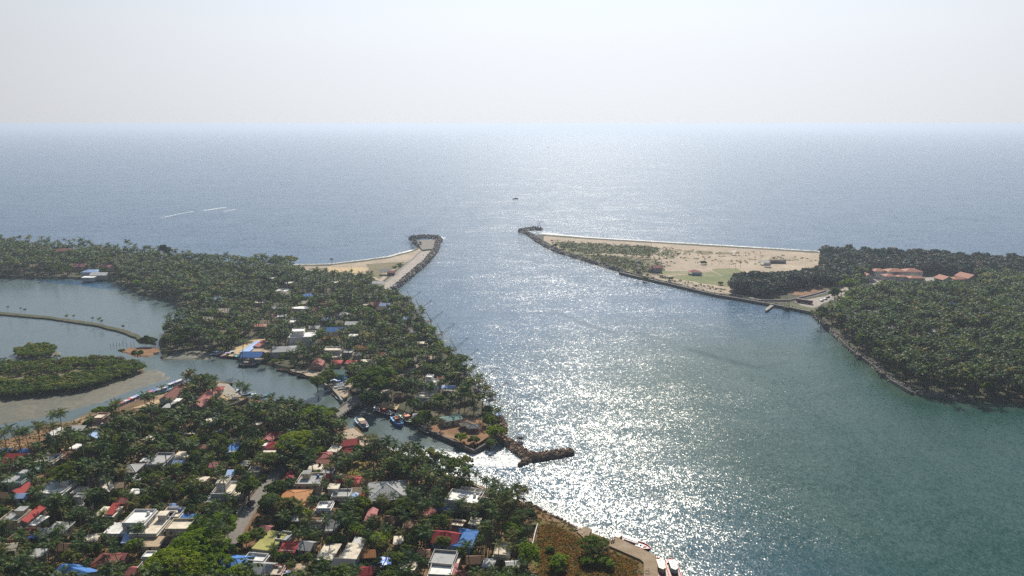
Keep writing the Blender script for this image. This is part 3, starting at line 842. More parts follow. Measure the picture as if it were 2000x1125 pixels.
HL = [
 # near village, left to right and far to near
 (107, 842, 6, 7, 3, -20, 'gy', 'white', 'white', 'bright white gabled shed', 'beside the channel palms', ''),
 (184, 848, 8, 7, 3.2, 0, 'gy', 'white', 'paleblue', 'pale blue gabled house', 'near the channel bank', ''),
 (196, 814, 6, 8, 5.6, 0, 'flat', 'pink', 'cream', 'stepped pink and white house', 'at the edge of the channel', 'par'),
 (192, 833, 6, 5, 3, 0, 'flat', 'cream', 'tan', 'low cream flat roof', 'in front of the stepped pink house', ''),
 (150, 838, 7, 5, 3, 0, 'lean', 'grey', 'grey', 'small grey sheet shed', 'beside the pale blue gabled house', ''),
 (340, 764, 7.5, 24, 4.6, 0, 'gy', 'white', 'maroon', 'long dark maroon roofed hall', 'with white walls at the boat landing', 'name=boat_hall'),
 (397, 777, 6.5, 24, 4.2, 0, 'gy', 'grey', 'dullred', 'long dull red roofed shed', 'between the palms and the east quay', 'name=fish_shed'),
 (426, 757, 5, 5, 3.4, 0, 'hip', 'cream', 'red', 'small bright red pavilion', 'at the tip of the east quay', ''),
 (345, 782, 4, 6, 3, 0, 'flat', 'white', 'white', 'tiny white flat roof', 'in front of the maroon roofed hall', ''),
 (331, 791, 4, 9, 3, 0, 'flat', 'grey', 'grey', 'narrow grey flat roof', 'behind the palms below the maroon hall', ''),
 (415, 819, 6, 6, 3, 0, 'flat', 'grey', 'cream', 'grey concrete box house', 'in the palms below the dull red shed', ''),
 (504, 826, 4.5, 5, 3, 0, 'flat', 'white', 'cream', 'small cream flat roof', 'alone in the trees near the creek', ''),
 (372, 844, 5, 5, 3, 10, 'flat', 'cream', 'cream', 'cream house with a broken roof edge', 'among palms in the upper village', ''),
 (288, 856, 5, 6, 3.4, 0, 'gy', 'pink', 'cream', 'cream gabled house with pink walls', 'in the upper village', ''),
 (456, 876, 4.5, 8, 2.8, 0, 'lean', 'grey', 'blue', 'blue sheet lean-to', 'beside the cream hut in the village', ''),
 (460, 857, 5, 5, 3, 0, 'gx', 'cream', 'tan', 'tan roofed cream hut', 'above the blue lean-to', ''),
 (314, 899, 8, 13, 5.8, 0, 'flat', 'grey', 'grey', 'long grey two storey house', 'in the middle of the village', 'par'),
 (358, 888, 7, 6, 3.2, 0, 'flat', 'white', 'cream', 'white house with a ragged flat roof', 'behind the pale blue roof', ''),
 (350, 902, 5, 5, 2.8, 0, 'gx', 'white', 'paleblue', 'pale blue low roofed hut', 'beside the long grey house', ''),
 (256, 911, 8, 8, 3.2, 0, 'hip', 'grey', 'grey', 'grey hip roofed house with a dormer', 'left of the long grey house', 'tankblack'),
 (288, 898, 5, 4, 3, 0, 'flat', 'white', 'white', 'white slab roof', 'just behind the grey hip roofed house', ''),
 (190, 932, 6, 7, 3.2, 0, 'flat', 'cream', 'cream', 'cream house with a curved porch', 'below the big dark trees', 'par'),
 (206, 950, 6, 6, 3.2, 0, 'gy', 'brown', 'cream', 'cream gabled house with brown walls', 'below the cream curved porch', ''),
 (123, 889, 7, 8, 3.2, 0, 'shell', 'pink', 'brown', 'roofless pink shed', 'with an open dark red interior', ''),
 (96, 898, 9, 9, 3.2, 0, 'flat', 'cream', 'cream', 'broad cream flat roofed house', 'beside the green awning', 'par'),
 (74, 911, 4, 5, 2.6, 0, 'lean', 'green', 'green', 'turquoise sheet awning', 'leaning on the broad cream house', ''),
 (33, 890, 10, 9, 3.2, 0, 'gx', 'pink', 'red', 'red roofed house', 'under palms by the red earth bank', ''),
 (9, 878, 4.5, 4, 2.8, 0, 'hip', 'blue', 'blue', 'small blue tent roofed hut', 'at the left edge by the red earth bank', ''),
 (49, 878, 5, 3.5, 2.8, 0, 'gx', 'blue', 'blue', 'blue tarpaulin roofed hut', 'right behind the red roofed house', ''),
 (36, 936, 9, 10, 5.4, 0, 'flat', 'green', 'grey', 'pale green two storey house', 'at the left edge of the village', 'par room'),
 (41, 953, 6, 8, 3, -12, 'gy', 'white', 'red', 'narrow red gabled house', 'in front of the pale green house', ''),
 (45, 966, 5, 4, 2.6, 0, 'gx', 'white', 'paleblue', 'pale blue porch roof', 'below the narrow red gable', ''),
 (111, 954, 12, 13, 4.0, 0, 'flat', 'white', 'white', 'large white parapet house', 'standing alone in the left palms', 'par room'),
 (157, 957, 5, 6, 3, 0, 'flat', 'white', 'cream', 'small white box house', 'right of the large white parapet house', ''),
 (160, 985, 7, 6, 3.6, 0, 'flat', 'white', 'grey', 'weathered white house with two roof levels', 'above the red and cream house', 'par upper'),
 (212, 1000, 8, 8, 5.6, 0, 'flat', 'cream', 'cream', 'two storey cream house with a red roof half', 'left of the white complex', 'redcap'),
 (273, 1012, 9, 11, 6.6, 0, 'flat', 'white', 'white', 'white two storey block', 'at the upper left of the white complex', 'par tankwhite'),
 (300, 1024, 11, 18, 4.0, 0, 'flat', 'white', 'cream', 'big white flat roofed complex', 'in the middle of the lower village', 'par room'),
 (338, 1004, 8, 8, 4.0, 0, 'flat', 'white', 'cream', 'white rear wing', 'behind the big white complex', 'par'),
 (234, 1032, 9, 8, 3.6, 0, 'flat', 'white', 'white', 'round cornered white house', 'left of the big white complex', 'tankwhite'),
 (353, 1027, 9, 8, 6.0, 0, 'flat', 'cream', 'cream', 'cream house with a sloping brown porch', 'right of the big white complex', 'porch par'),
 (361, 1013, 8, 4, 3.2, 0, 'lean', 'white', 'blue', 'blue lean-to roof', 'behind the cream house with the brown porch', ''),
 (61, 1003, 4, 12, 4.6, 0, 'gy', 'grey', 'red', 'long bright red roofed house', 'at the left of the lower village', ''),
 (30, 1010, 8, 9, 5.4, 0, 'flat', 'cream', 'grey', 'cream house with an orange porch', 'left of the long bright red roof', 'par room'),
 (74, 1017, 4, 7, 3, -10, 'flat', 'white', 'white', 'narrow white roof', 'right of the long bright red roof', ''),
 (116, 1027, 7, 8, 3.6, 0, 'hip', 'white', 'grey', 'pale grey hip roofed house', 'right of the unfinished red walls', ''),
 (92, 1036, 6, 6, 3.2, 0, 'gx', 'white', 'grey', 'pale grey gabled wing', 'touching the unfinished red walls', ''),
 (48, 1042, 9, 9, 3.0, 0, 'shell', 'brick', 'brown', 'unfinished house of red brick walls', 'without a roof', ''),
 (208, 1090, 8, 8, 3.6, 0, 'hip', 'pink', 'maroon', 'red brown tiled house with pink walls', 'in the dark palms below', ''),
 (236, 1084, 4, 4, 2.8, 0, 'gx', 'pink', 'dullred', 'dull red outhouse', 'beside the red brown tiled house', ''),
 (300, 1058, 7, 7, 3.0, 0, 'flat', 'cream', 'tan', 'sandy flat roofed house', 'by the yard with the red car', ''),
 (345, 1063, 5, 4, 2.8, 0, 'lean', 'cream', 'tan', 'tan lean-to', 'at the right of the sandy yard', ''),
 (298, 1103, 8, 7, 3.4, 0, 'flat', 'white', 'white', 'white flat roofed house at the bottom', 'left of the bright green canopy', 'par upper'),
 (146, 1116, 13, 9, 4.4, -22, 'gx', 'white', 'blue', 'big cobalt blue gabled house', 'at the lower left corner', ''),
 (171, 1118, 5, 5, 3, 0, 'gx', 'pink', 'red', 'small red tiled hut', 'right of the cobalt blue gable', ''),
 (456, 1095, 11, 9, 4.0, -8, 'hip', 'white', 'blue', 'wide blue hip roofed house', 'below the earth plot at the bottom', ''),
 (500, 1092, 8, 5, 3.4, -8, 'flat', 'white', 'white', 'white flat roof', 'right of the wide blue hip roof', 'par'),
 (512, 1105, 8, 7, 3.4, -8, 'gx', 'white', 'grey', 'grey gabled house', 'below the white flat roof at the bottom', ''),
 (537, 1118, 6, 6, 3.2, 0, 'flat', 'pink', 'cream', 'pink walled flat roof', 'at the bottom edge among palms', 'par'),
 (441, 956, 9, 12, 4.0, 0, 'flat', 'white', 'cream', 'white house with an upper room', 'left of the village road', 'par upper'),
 (460, 964, 5, 8, 3.4, 0, 'flat', 'cream', 'cream', 'cream annexe', 'between the white house and the road', ''),
 (343, 986, 4, 4, 2.6, 0, 'gx', 'white', 'paleblue', 'tiny pale blue hut', 'above the white rear wing', ''),
 (540, 847, 9, 6, 4.4, 0, 'gx', 'brown', 'crimson', 'crimson gabled house', 'at the upper end of the village road', ''),
 (525, 853, 5, 8, 4.6, 0, 'gy', 'yellow', 'dullred', 'dull red gabled wing', 'left of the crimson gabled house', ''),
 (535, 867, 7, 7, 4.4, 0, 'hip', 'cream', 'crimson', 'crimson hip roofed house', 'with a white terrace in front', ''),
 (520, 866, 4, 6, 4.2, 0, 'flat', 'white', 'white', 'white terrace roof', 'left of the crimson hip roof', ''),
 (528, 880, 6, 4, 3.6, 0, 'flat', 'cream', 'cream', 'cream porch roof', 'below the crimson hip roof', ''),
 (684, 861, 8, 7, 3.4, 18, 'gx', 'pink', 'red', 'bright red gabled boathouse', 'on the near creek bank', ''),
 (682, 872, 4, 3, 2.6, 18, 'lean', 'pink', 'red', 'small red lean-to', 'below the bright red boathouse', ''),
 (678, 881, 5, 4, 2.8, 0, 'gx', 'pink', 'red', 'little red shed', 'between the boathouse and the dark wall', ''),
 (655, 876, 5, 8, 3, -10, 'flat', 'cream', 'cream', 'pale roofed hut', 'left of the red boathouse', ''),
 (633, 887, 7, 6, 3.2, 15, 'hip', 'brown', 'dullred', 'dull red hip roof', 'above the orange tiled cottage', ''),
 (632, 900, 6, 5, 3.2, 0, 'gx', 'cream', 'terracotta', 'orange tiled cottage', 'with cream gables', ''),
 (617, 912, 6, 6, 3, 0, 'flat', 'cream', 'cream', 'cream flat roofed cottage', 'left of the orange tiled cottage', 'tankblack'),
 (641, 922, 6, 7, 3.2, 0, 'flat', 'grey', 'grey', 'grey walled cottage', 'below the cream cottage', 'par'),
 (568, 926, 4, 6, 3, 0, 'gy', 'pink', 'crimson', 'crimson shed', 'left of the unfinished concrete house', ''),
 (606, 938, 11, 11, 5.8, 0, 'flat', 'cream', 'grey', 'unfinished concrete house with roof beams', 'behind the orange roofed house', 'par room'),
 (575, 969, 11.5, 14, 5.2, 0, 'hip', 'pink', 'orange', 'large rusty orange roofed house', 'right of the village road', 'low'),
 (557, 962, 4, 5, 4.2, 0, 'gx', 'pink', 'red', 'red corner roof', 'on the left of the rusty orange house', ''),
 (546, 988, 4, 6, 3, 0, 'lean', 'pink', 'red', 'red lean-to roof', 'below the rusty orange house', ''),
 (689, 935, 6, 7, 3.4, 0, 'hip', 'pink', 'red', 'vivid red hip roofed cottage', 'between the grass plot and the grey roof', ''),
 (668, 935, 4, 4, 2.8, 0, 'gx', 'pink', 'red', 'tiny red roof', 'left of the vivid red cottage', ''),
 (637, 928, 3.5, 4, 3, 0, 'gx', 'pink', 'crimson', 'tiny crimson roof', 'right of the unfinished concrete house', ''),
 (652, 950, 4.5, 4.5, 5.6, 0, 'flat', 'white', 'cream', 'white tower like house', 'left of the white terrace house', ''),
 (668, 966, 8, 7, 3.2, 0, 'flat', 'white', 'grey', 'white terrace house', 'in front of the vivid red cottage', 'par'),
 (755, 951, 17, 17, 4.4, 8, 'hip', 'brown', 'grey', 'big pale grey hip roofed hall', 'behind the creek side palms', ''),
 (709, 969, 4.5, 4, 2.8, 10, 'gy', 'pink', 'red', 'red arched roof shed', 'left of the big grey hall', ''),
 (697, 955, 4, 5, 3, 0, 'gx', 'yellow', 'tan', 'tan roofed shed', 'between the red cottage and the grey hall', ''),
 (694, 969, 4, 4, 2.6, 10, 'gy', 'white', 'paleblue', 'pale blue tarpaulin shed', 'beside the red arched roof', ''),
 (635, 990, 6, 6, 6.0, 0, 'flat', 'white', 'white', 'white two storey cube house', 'right of the rusty orange house', 'par'),
 (622, 1011, 6, 9, 4.4, -8, 'flat', 'white', 'brown', 'white house with a brown flat roof', 'below the white cube house', 'par'),
 (612, 1000, 4, 6, 2.8, 0, 'lean', 'pink', 'terracotta', 'orange lean-to', 'left of the white cube house', ''),
 (648, 1028, 4, 7, 2.8, 0, 'lean', 'grey', 'dark', 'dark sheet roof', 'below the brown flat roof', ''),
 (652, 996, 4, 4, 2.8, 0, 'gx', 'brown', 'orange', 'rust coloured hut', 'right of the white cube house', ''),
 (725, 1004, 3.5, 9, 2.8, 0, 'gy', 'pink', 'pink', 'pink shack', 'deep in the trees below the grey hall', ''),
 (800, 1025, 5, 6, 3, 0, 'gy', 'brown', 'brown', 'brown sheet shack', 'under trees above the red lane', ''),
 (907, 973, 15, 10, 5.2, -16, 'flat', 'white', 'white', 'large white waterfront house', 'with a bare white terrace roof', 'par'),
 (925, 960, 14, 7, 4.6, -16, 'shell', 'white', 'white', 'white walled courtyard', 'overgrown with grass behind the waterfront house', ''),
 (952, 971, 7, 5, 5.4, -16, 'flat', 'white', 'brown', 'white wing with a brown terrace', 'at the right of the waterfront house', 'par'),
 (890, 1021, 7, 7, 3.4, -15, 'gx', 'brown', 'brown', 'brown gabled house', 'above the crimson house', ''),
 (896, 1021, 4, 4, 4.6, -15, 'flat', 'white', 'cream', 'cream slab roof', 'on the brown gabled house side', ''),
 (873, 1045, 10, 9, 4.4, -14, 'gx', 'blue', 'crimson', 'large crimson gabled house', 'left of the blue gabled house', ''),
 (909, 1047, 7, 12, 4.4, -12, 'hip', 'blue', 'blue', 'bright blue hip roofed house', 'right of the large crimson house', ''),
 (866, 1092, 9, 9, 5.6, -8, 'flat', 'grey', 'grey', 'grey house with a dark open terrace', 'below the large crimson house', 'par'),
 (884, 1100, 4, 10, 4, -8, 'flat', 'cream', 'cream', 'pale side wing', 'right of the dark open terrace', ''),
 (861, 1116, 8, 7, 5.4, -5, 'flat', 'white', 'white', 'white house with a speckled terrace', 'at the bottom edge', 'par'),
 (880, 1117, 4, 8, 4.6, -5, 'lean', 'pink', 'pink', 'salmon roofed wing', 'right of the speckled white terrace', ''),
 (895, 1122, 6, 6, 4, 0, 'hip', 'brown', 'maroon', 'dark maroon roof', 'at the bottom edge right of the salmon wing', ''),
 (928, 1018, 4, 5, 3, -10, 'flat', 'white', 'cream', 'small cream slab house', 'right of the brown gabled house', ''),
 (982, 1075, 6, 9, 3.4, -6, 'flat', 'cream', 'cream', 'cream flat roofed store', 'left of the dry grass field', 'par'),
 (853, 1098, 3, 4, 3, 0, 'gx', 'pink', 'crimson', 'narrow crimson roof', 'left of the dark open terrace', ''),
 (528, 1056, 8, 13, 3.6, -12, 'flat', 'grey', 'moss', 'mossy yellow flat roofed house', 'in the earth yard', ''),
 (556, 1050, 5, 6, 3.4, -12, 'flat', 'white', 'grey', 'blue grey annexe', 'right of the mossy roof', 'par'),
 (565, 1069, 6, 5, 3, -6, 'lean', 'pink', 'red', 'steep red lean-to', 'below the blue grey annexe', ''),
 (642, 1078, 6, 11, 3.4, -6, 'flat', 'grey', 'cream', 'long cream flat roof', 'in the lower middle of the village', ''),
 (687, 1078, 6, 11, 5.2, -6, 'flat', 'cream', 'cream', 'long mottled cream roof', 'above the dark grey gable', ''),
 (673, 1096, 8, 7, 4.2, -6, 'gx', 'teal', 'dark', 'dark grey gabled house', 'in front of the mottled cream roof', ''),
 (590, 1110, 5, 5, 3, 0, 'flat', 'pink', 'tan', 'tan hut roof', 'at the bottom edge right of the pink walls', ''),
 (498, 916, 6, 6, 2.6, 0, 'shell', 'grey', 'grey', 'low grey foundation walls', 'left of the top of the village road', ''),
 (300, 940, 6, 5, 3, 0, 'lean', 'brown', 'brown', 'brown sheet roof', 'in the palms left of the white upper room house', ''),
 (5, 965, 5, 5, 3, 0, 'gx', 'pink', 'brown', 'brown hut', 'cut by the left edge', ''),
 # headland
 (590, 655, 17, 15, 7.0, 10, 'flat', 'white', 'white', 'big white villa', 'above the lagoon boats', 'par upper'),
 (557, 679, 17, 12, 4.0, 10, 'hip', 'white', 'grey', 'grey hip roofed house', 'below the big white villa', 'low'),
 (570, 686, 6, 6, 3.4, 0, 'flat', 'cream', 'cream', 'cream annexe hut', 'right of the grey hip roof near the lagoon', ''),
 (612, 650, 5, 6, 3, 0, 'gx', 'white', 'paleblue', 'pale blue hut', 'right of the big white villa', ''),
 (655, 642, 16, 8, 3.4, 0, 'gx', 'white', 'blue', 'long blue roof', 'in the grove right of the white villa', ''),
 (646, 659, 10, 7, 3, 0, 'shell', 'yellow', 'tan', 'roofless tan walls', 'below the long blue roof', ''),
 (651, 683, 11, 8, 5.2, 0, 'flat', 'white', 'cream', 'white balcony house', 'above the two small red roofs', 'par'),
 (656, 695, 6, 6, 3, 0, 'flat', 'cream', 'cream', 'cream hut', 'behind the left small red roof', ''),
 (657, 705, 6, 6, 3, 0, 'hip', 'pink', 'red', 'left small red roof', 'in the headland village', ''),
 (686, 705, 6, 6, 3, 0, 'hip', 'pink', 'red', 'right small red roof', 'in the headland village', ''),
 (717, 705, 8, 5, 3, 0, 'flat', 'cream', 'cream', 'pale long hut', 'right of the small red roofs', ''),
 (620, 707, 7, 8, 3, 0, 'gy', 'pink', 'dullred', 'dull red gable', 'above the long dark boats', ''),
 (653, 725, 12, 7, 4.0, 5, 'gx', 'teal', 'green', 'teal walled shed with a grey green roof', 'near the bridge landing', ''),
 (494, 690, 12, 9, 3.6, 0, 'gx', 'blue', 'blue', 'blue roofed boat shed', 'behind the moored lagoon boats', 'open'),
 (490, 677, 5, 24, 3.4, -4, 'gy', 'white', 'paleblue', 'long pale blue shed roof', 'beside the yellow sand yard', 'low'),
 (507, 671, 5, 14, 3.6, -4, 'gy', 'white', 'dullred', 'dull red end of the long shed', 'beside the yellow sand yard', 'low'),
 (504, 684, 6, 6, 3, 0, 'flat', 'yellow', 'tan', 'tan hut', 'right of the blue boat shed', ''),
 (842, 747, 8, 9, 8.0, -10, 'flat', 'white', 'white', 'white temple like house', 'in the grove near the river', 'par upper'),
 (829, 775, 9, 8, 4.4, -10, 'flat', 'white', 'cream', 'white house with pale terraces', 'below the temple like house', 'par'),
 (877, 755, 8, 6, 3, -10, 'gx', 'white', 'paleblue', 'white tarpaulin roof', 'near the river bank', 'open low'),
 (815, 812, 5, 5, 3, 0, 'flat', 'grey', 'grey', 'grey stair hut', 'below the white terraces', ''),
 (880, 815, 11, 7, 3.2, 26, 'gx', 'cream', 'green', 'green gabled shelter', 'on the bare creek corner yard', 'low'),
 (910, 826, 6, 5, 2.6, 20, 'hip', 'brown', 'thatch', 'dark thatched hut', 'left one on the creek corner yard', ''),
 (924, 831, 6, 5, 2.6, 0, 'hip', 'brown', 'dark', 'dark sheet hut', 'right one on the creek corner yard', ''),
 (552, 567, 11, 8, 5, 0, 'flat', 'white', 'white', 'white far house', 'with a cream annexe in the middle grove', ''),
 (558, 572, 9, 7, 3.4, 0, 'gx', 'cream', 'cream', 'cream annexe', 'right of the white far house', ''),
 (582, 601, 18, 7, 3.6, 0, 'flat', 'white', 'white', 'long white roof', 'in the middle grove', ''),
 (567, 552, 9, 6, 3.4, 0, 'flat', 'white', 'white', 'small white far roof', 'near the yellow sand clearing', ''),
 (531, 543, 6, 5, 4, 0, 'flat', 'white', 'white', 'white dot of a house', 'high in the grove', ''),
 (435, 605, 12, 8, 3.6, 0, 'gx', 'pink', 'cream', 'peach roofed house', 'right of the lagoon end', ''),
 (424, 581, 10, 7, 3.4, 0, 'hip', 'white', 'paleblue', 'pale blue far roof', 'above the peach roofed house', ''),
 (600, 575, 10, 8, 3.4, 0, 'hip', 'teal', 'blue', 'blue green far roof', 'in the middle grove', ''),
 (616, 602, 8, 6, 3.2, 0, 'gx', 'pink', 'pink', 'mauve roof', 'right of the long white roof', ''),
 (615, 638, 7, 5, 3, 0, 'gx', 'white', 'white', 'white hut', 'above the pale blue hut', ''),
 (566, 628, 7, 5, 3, 0, 'flat', 'white', 'white', 'white slab hut', 'above the white villa', ''),
 (578, 620, 6, 5, 3, 0, 'gx', 'white', 'grey', 'grey hut', 'above and right of the white slab hut', ''),
 (687, 630, 9, 6, 3.4, 0, 'gx', 'white', 'white', 'white gabled roof', 'in the grove near the yellow green tree', ''),
 (735, 592, 8, 8, 3.4, 0, 'gx', 'pink', 'terracotta', 'orange pink roof', 'near the foot of the jetty road', ''),
 (752, 594, 8, 6, 3.4, 0, 'gx', 'white', 'paleblue', 'grey blue roof', 'near the river bank below the jetty', ''),
 (747, 601, 9, 6, 3, 0, 'gx', 'brown', 'brown', 'brown hut row', 'below the grey blue roof', ''),
 (762, 604, 5, 5, 3, 0, 'flat', 'white', 'white', 'white kiosk', 'at the river bank', ''),
 (739, 551, 10, 6, 3.2, 0, 'gx', 'white', 'white', 'white roofed stall', 'beside the start of the jetty road', 'open'),
 (752, 527, 9, 7, 4.0, 0, 'gx', 'grey', 'grey', 'grey beach hut', 'beside the jetty road', 'open'),
 (764, 530, 7, 6, 3, 0, 'gx', 'brown', 'dullred', 'dark red beach stall', 'right of the grey beach hut', ''),
 (600, 543, 8, 6, 3.4, 0, 'gx', 'grey', 'grey', 'grey far roof', 'behind the beach palms', ''),
 (655, 551, 6, 5, 3.4, 0, 'flat', 'white', 'white', 'little white far roof', 'below the yellow sand clearing', ''),
 (127, 487, 30, 14, 5, 0, 'hip', 'brick', 'maroon', 'wide brown roof', 'far off in the left palms', 'low'),
 (154, 517, 16, 9, 5, 0, 'gx', 'pink', 'pink', 'pink far house', 'above the lagoon landing', ''),
 (180, 528, 17, 9, 5, 0, 'hip', 'white', 'paleblue', 'white roofed lagoon house', 'at the far lagoon shore', ''),
 (195, 534, 16, 8, 4, 0, 'gx', 'cream', 'white', 'cream lagoon house', 'right of the white roofed lagoon house', ''),
 (174, 541, 12, 6, 3, 0, 'flat', 'white', 'white', 'white lagoon boathouse', 'at the far lagoon waterline', ''),
 (206, 519, 16, 7, 4, 0, 'gx', 'pink', 'pink', 'salmon far roof', 'right of the pink far house', ''),
 (67, 518, 9, 6, 4, 0, 'gx', 'cream', 'tan', 'tan far roof', 'in the leftmost palms', ''),
 # far shore
 (1716, 526, 17, 14, 7, 0, 'hip', 'white', 'terracotta', 'small terracotta roofed block', 'leftmost in the back row of the resort', ''),
 (1747, 526, 24, 17, 8, 0, 'hip', 'white', 'terracotta', 'tall terracotta roofed block', 'in the middle of the resort back row', ''),
 (1780, 526, 24, 17, 8, 0, 'hip', 'white', 'terracotta', 'shaded terracotta roofed block', 'rightmost in the resort back row', ''),
 (1694, 536, 13, 12, 5, 0, 'gy', 'white', 'terracotta', 'lone terracotta roofed house', 'at the left end of the resort', ''),
 (1736, 536, 14, 13, 6, 0, 'hip', 'white', 'terracotta', 'front terracotta roof', 'below the small terracotta block', ''),
 (1762, 538, 15, 9, 5, 0, 'hip', 'white', 'terracotta', 'low terracotta roof', 'in front of the tall block', ''),
 (1788, 540, 20, 12, 5, 0, 'hip', 'cream', 'terracotta', 'broad low terracotta roof', 'in front of the shaded block', ''),
 (1844, 541, 16, 17, 6, 8, 'gy', 'white', 'terracotta', 'pale terracotta gabled hall', 'left one beside the paved yard', ''),
 (1869, 542, 18, 12, 6, 8, 'hip', 'white', 'terracotta', 'middle terracotta hall', 'between the two gabled halls', ''),
 (1889, 537, 18, 22, 7, 14, 'gy', 'cream', 'terracotta', 'large terracotta gabled hall', 'rightmost of the resort', ''),
 (1283, 520, 9, 8, 5, 8, 'gx', 'grey', 'dullred', 'two storey hut with a red roof', 'beside the watchtower', ''),
 (1275, 523, 6, 5, 3.6, 8, 'gx', 'grey', 'dullred', 'lower red roofed hut', 'in front of the two storey red hut', ''),
 (1356, 528, 11, 8, 3.2, -8, 'hip', 'grey', 'dullred', 'dull red pavilion', 'among the lawns of the far shore', 'open'),
 (1361, 532, 9, 4, 2.6, -8, 'gx', 'blue', 'dark', 'dark kiosk', 'in front of the dull red pavilion', ''),
 (1494, 510, 9, 5, 3.4, -8, 'gx', 'white', 'white', 'white tent stall', 'on the far beach beside the lone tree', 'open'),
 (1499, 515, 6, 5, 3, -30, 'gx', 'grey', 'dark', 'dark tent stall', 'in front of the white tent stall', 'open'),
 (1511, 508, 8, 4, 3, 0, 'gx', 'brown', 'thatch', 'brown beach shack', 'right of the white tent stall', ''),
 (1527, 508, 8, 4, 3, 0, 'gx', 'grey', 'dark', 'grey beach shack', 'rightmost of the beach shacks', ''),
 (1433, 491, 5, 4, 4.2, 0, 'flat', 'white', 'white', 'white lifeguard hut', 'alone near the surf', 'open'),
 (1699, 608, 14, 6, 3, -10, 'gx', 'cream', 'white', 'white roof in the grove', 'of the far shore', ''),
 (1820, 623, 9, 6, 3, 0, 'gx', 'pink', 'pink', 'pinkish roof in the grove', 'of the far shore', ''),
 (1865, 592, 9, 7, 3, 0, 'hip', 'blue', 'blue', 'blue roof in the grove', 'of the far shore', ''),
 (1880, 596, 8, 6, 3, 0, 'gx', 'white', 'paleblue', 'pale blue roof', 'beside the blue roof of the far shore', ''),
 (1868, 655, 6, 5, 3, 0, 'flat', 'white', 'white', 'white hut', 'deep in the far shore palms', ''),
 (1690, 556, 10, 8, 3.4, 0, 'gx', 'white', 'dark', 'dark roofed gatehouse', 'at the end of the far shore road', ''),
 (1738, 640, 7, 5, 3, 0, 'flat', 'white', 'white', 'tiny white cube', 'in the far shore palms', ''),
]
for hdef in HL:
    house(*hdef)
# smaller huts and sheds whose roofs show between the crowns; described by the bigger house beside them
MAIN = list(HOUSES)
SEEN_L = set()
CN = {'white': 'white', 'cream': 'cream', 'grey': 'grey', 'red': 'red', 'dullred': 'dull red', 'paleblue': 'pale blue', 'blue': 'blue', 'pink': 'pink', 'brown': 'brown', 'tan': 'tan', 'terracotta': 'orange', 'dark': 'dark', 'crimson': 'crimson', 'orange': 'rusty'}
def hut(px, py, kind, wc, rc, w, d, h=2.8):
    p = P(px, py, ZL + h)
    m = min(MAIN, key=lambda q: math.hypot(q[0] - p.x, q[1] - p.y))
    dx, dy = p.x - m[0], p.y - m[1]
    r = ('left of' if dx < 0 else 'right of') if abs(dx) > abs(dy) else ('behind' if dy > 0 else 'in front of')
    noun = {'gx': 'gabled hut', 'gy': 'gabled shed', 'hip': 'hipped hut', 'flat': 'flat roofed hut', 'lean': 'sloping shed', 'shell': 'roofless shed'}[kind]
    lab = 'small %s %s %s the %s' % (CN[rc], noun, r, m[6])
    if lab in SEEN_L:
        lab = lab.replace('small', 'second small')
    SEEN_L.add(lab)
    house(px, py, w, d, h, random.uniform(-14, 10), kind, wc, rc, lab, '')
    HOUSES[-1] = HOUSES[-1][:6] + ('',) + HOUSES[-1][7:]
    if len(HOUSES[-1]) != 9:
        raise ValueError('house record')
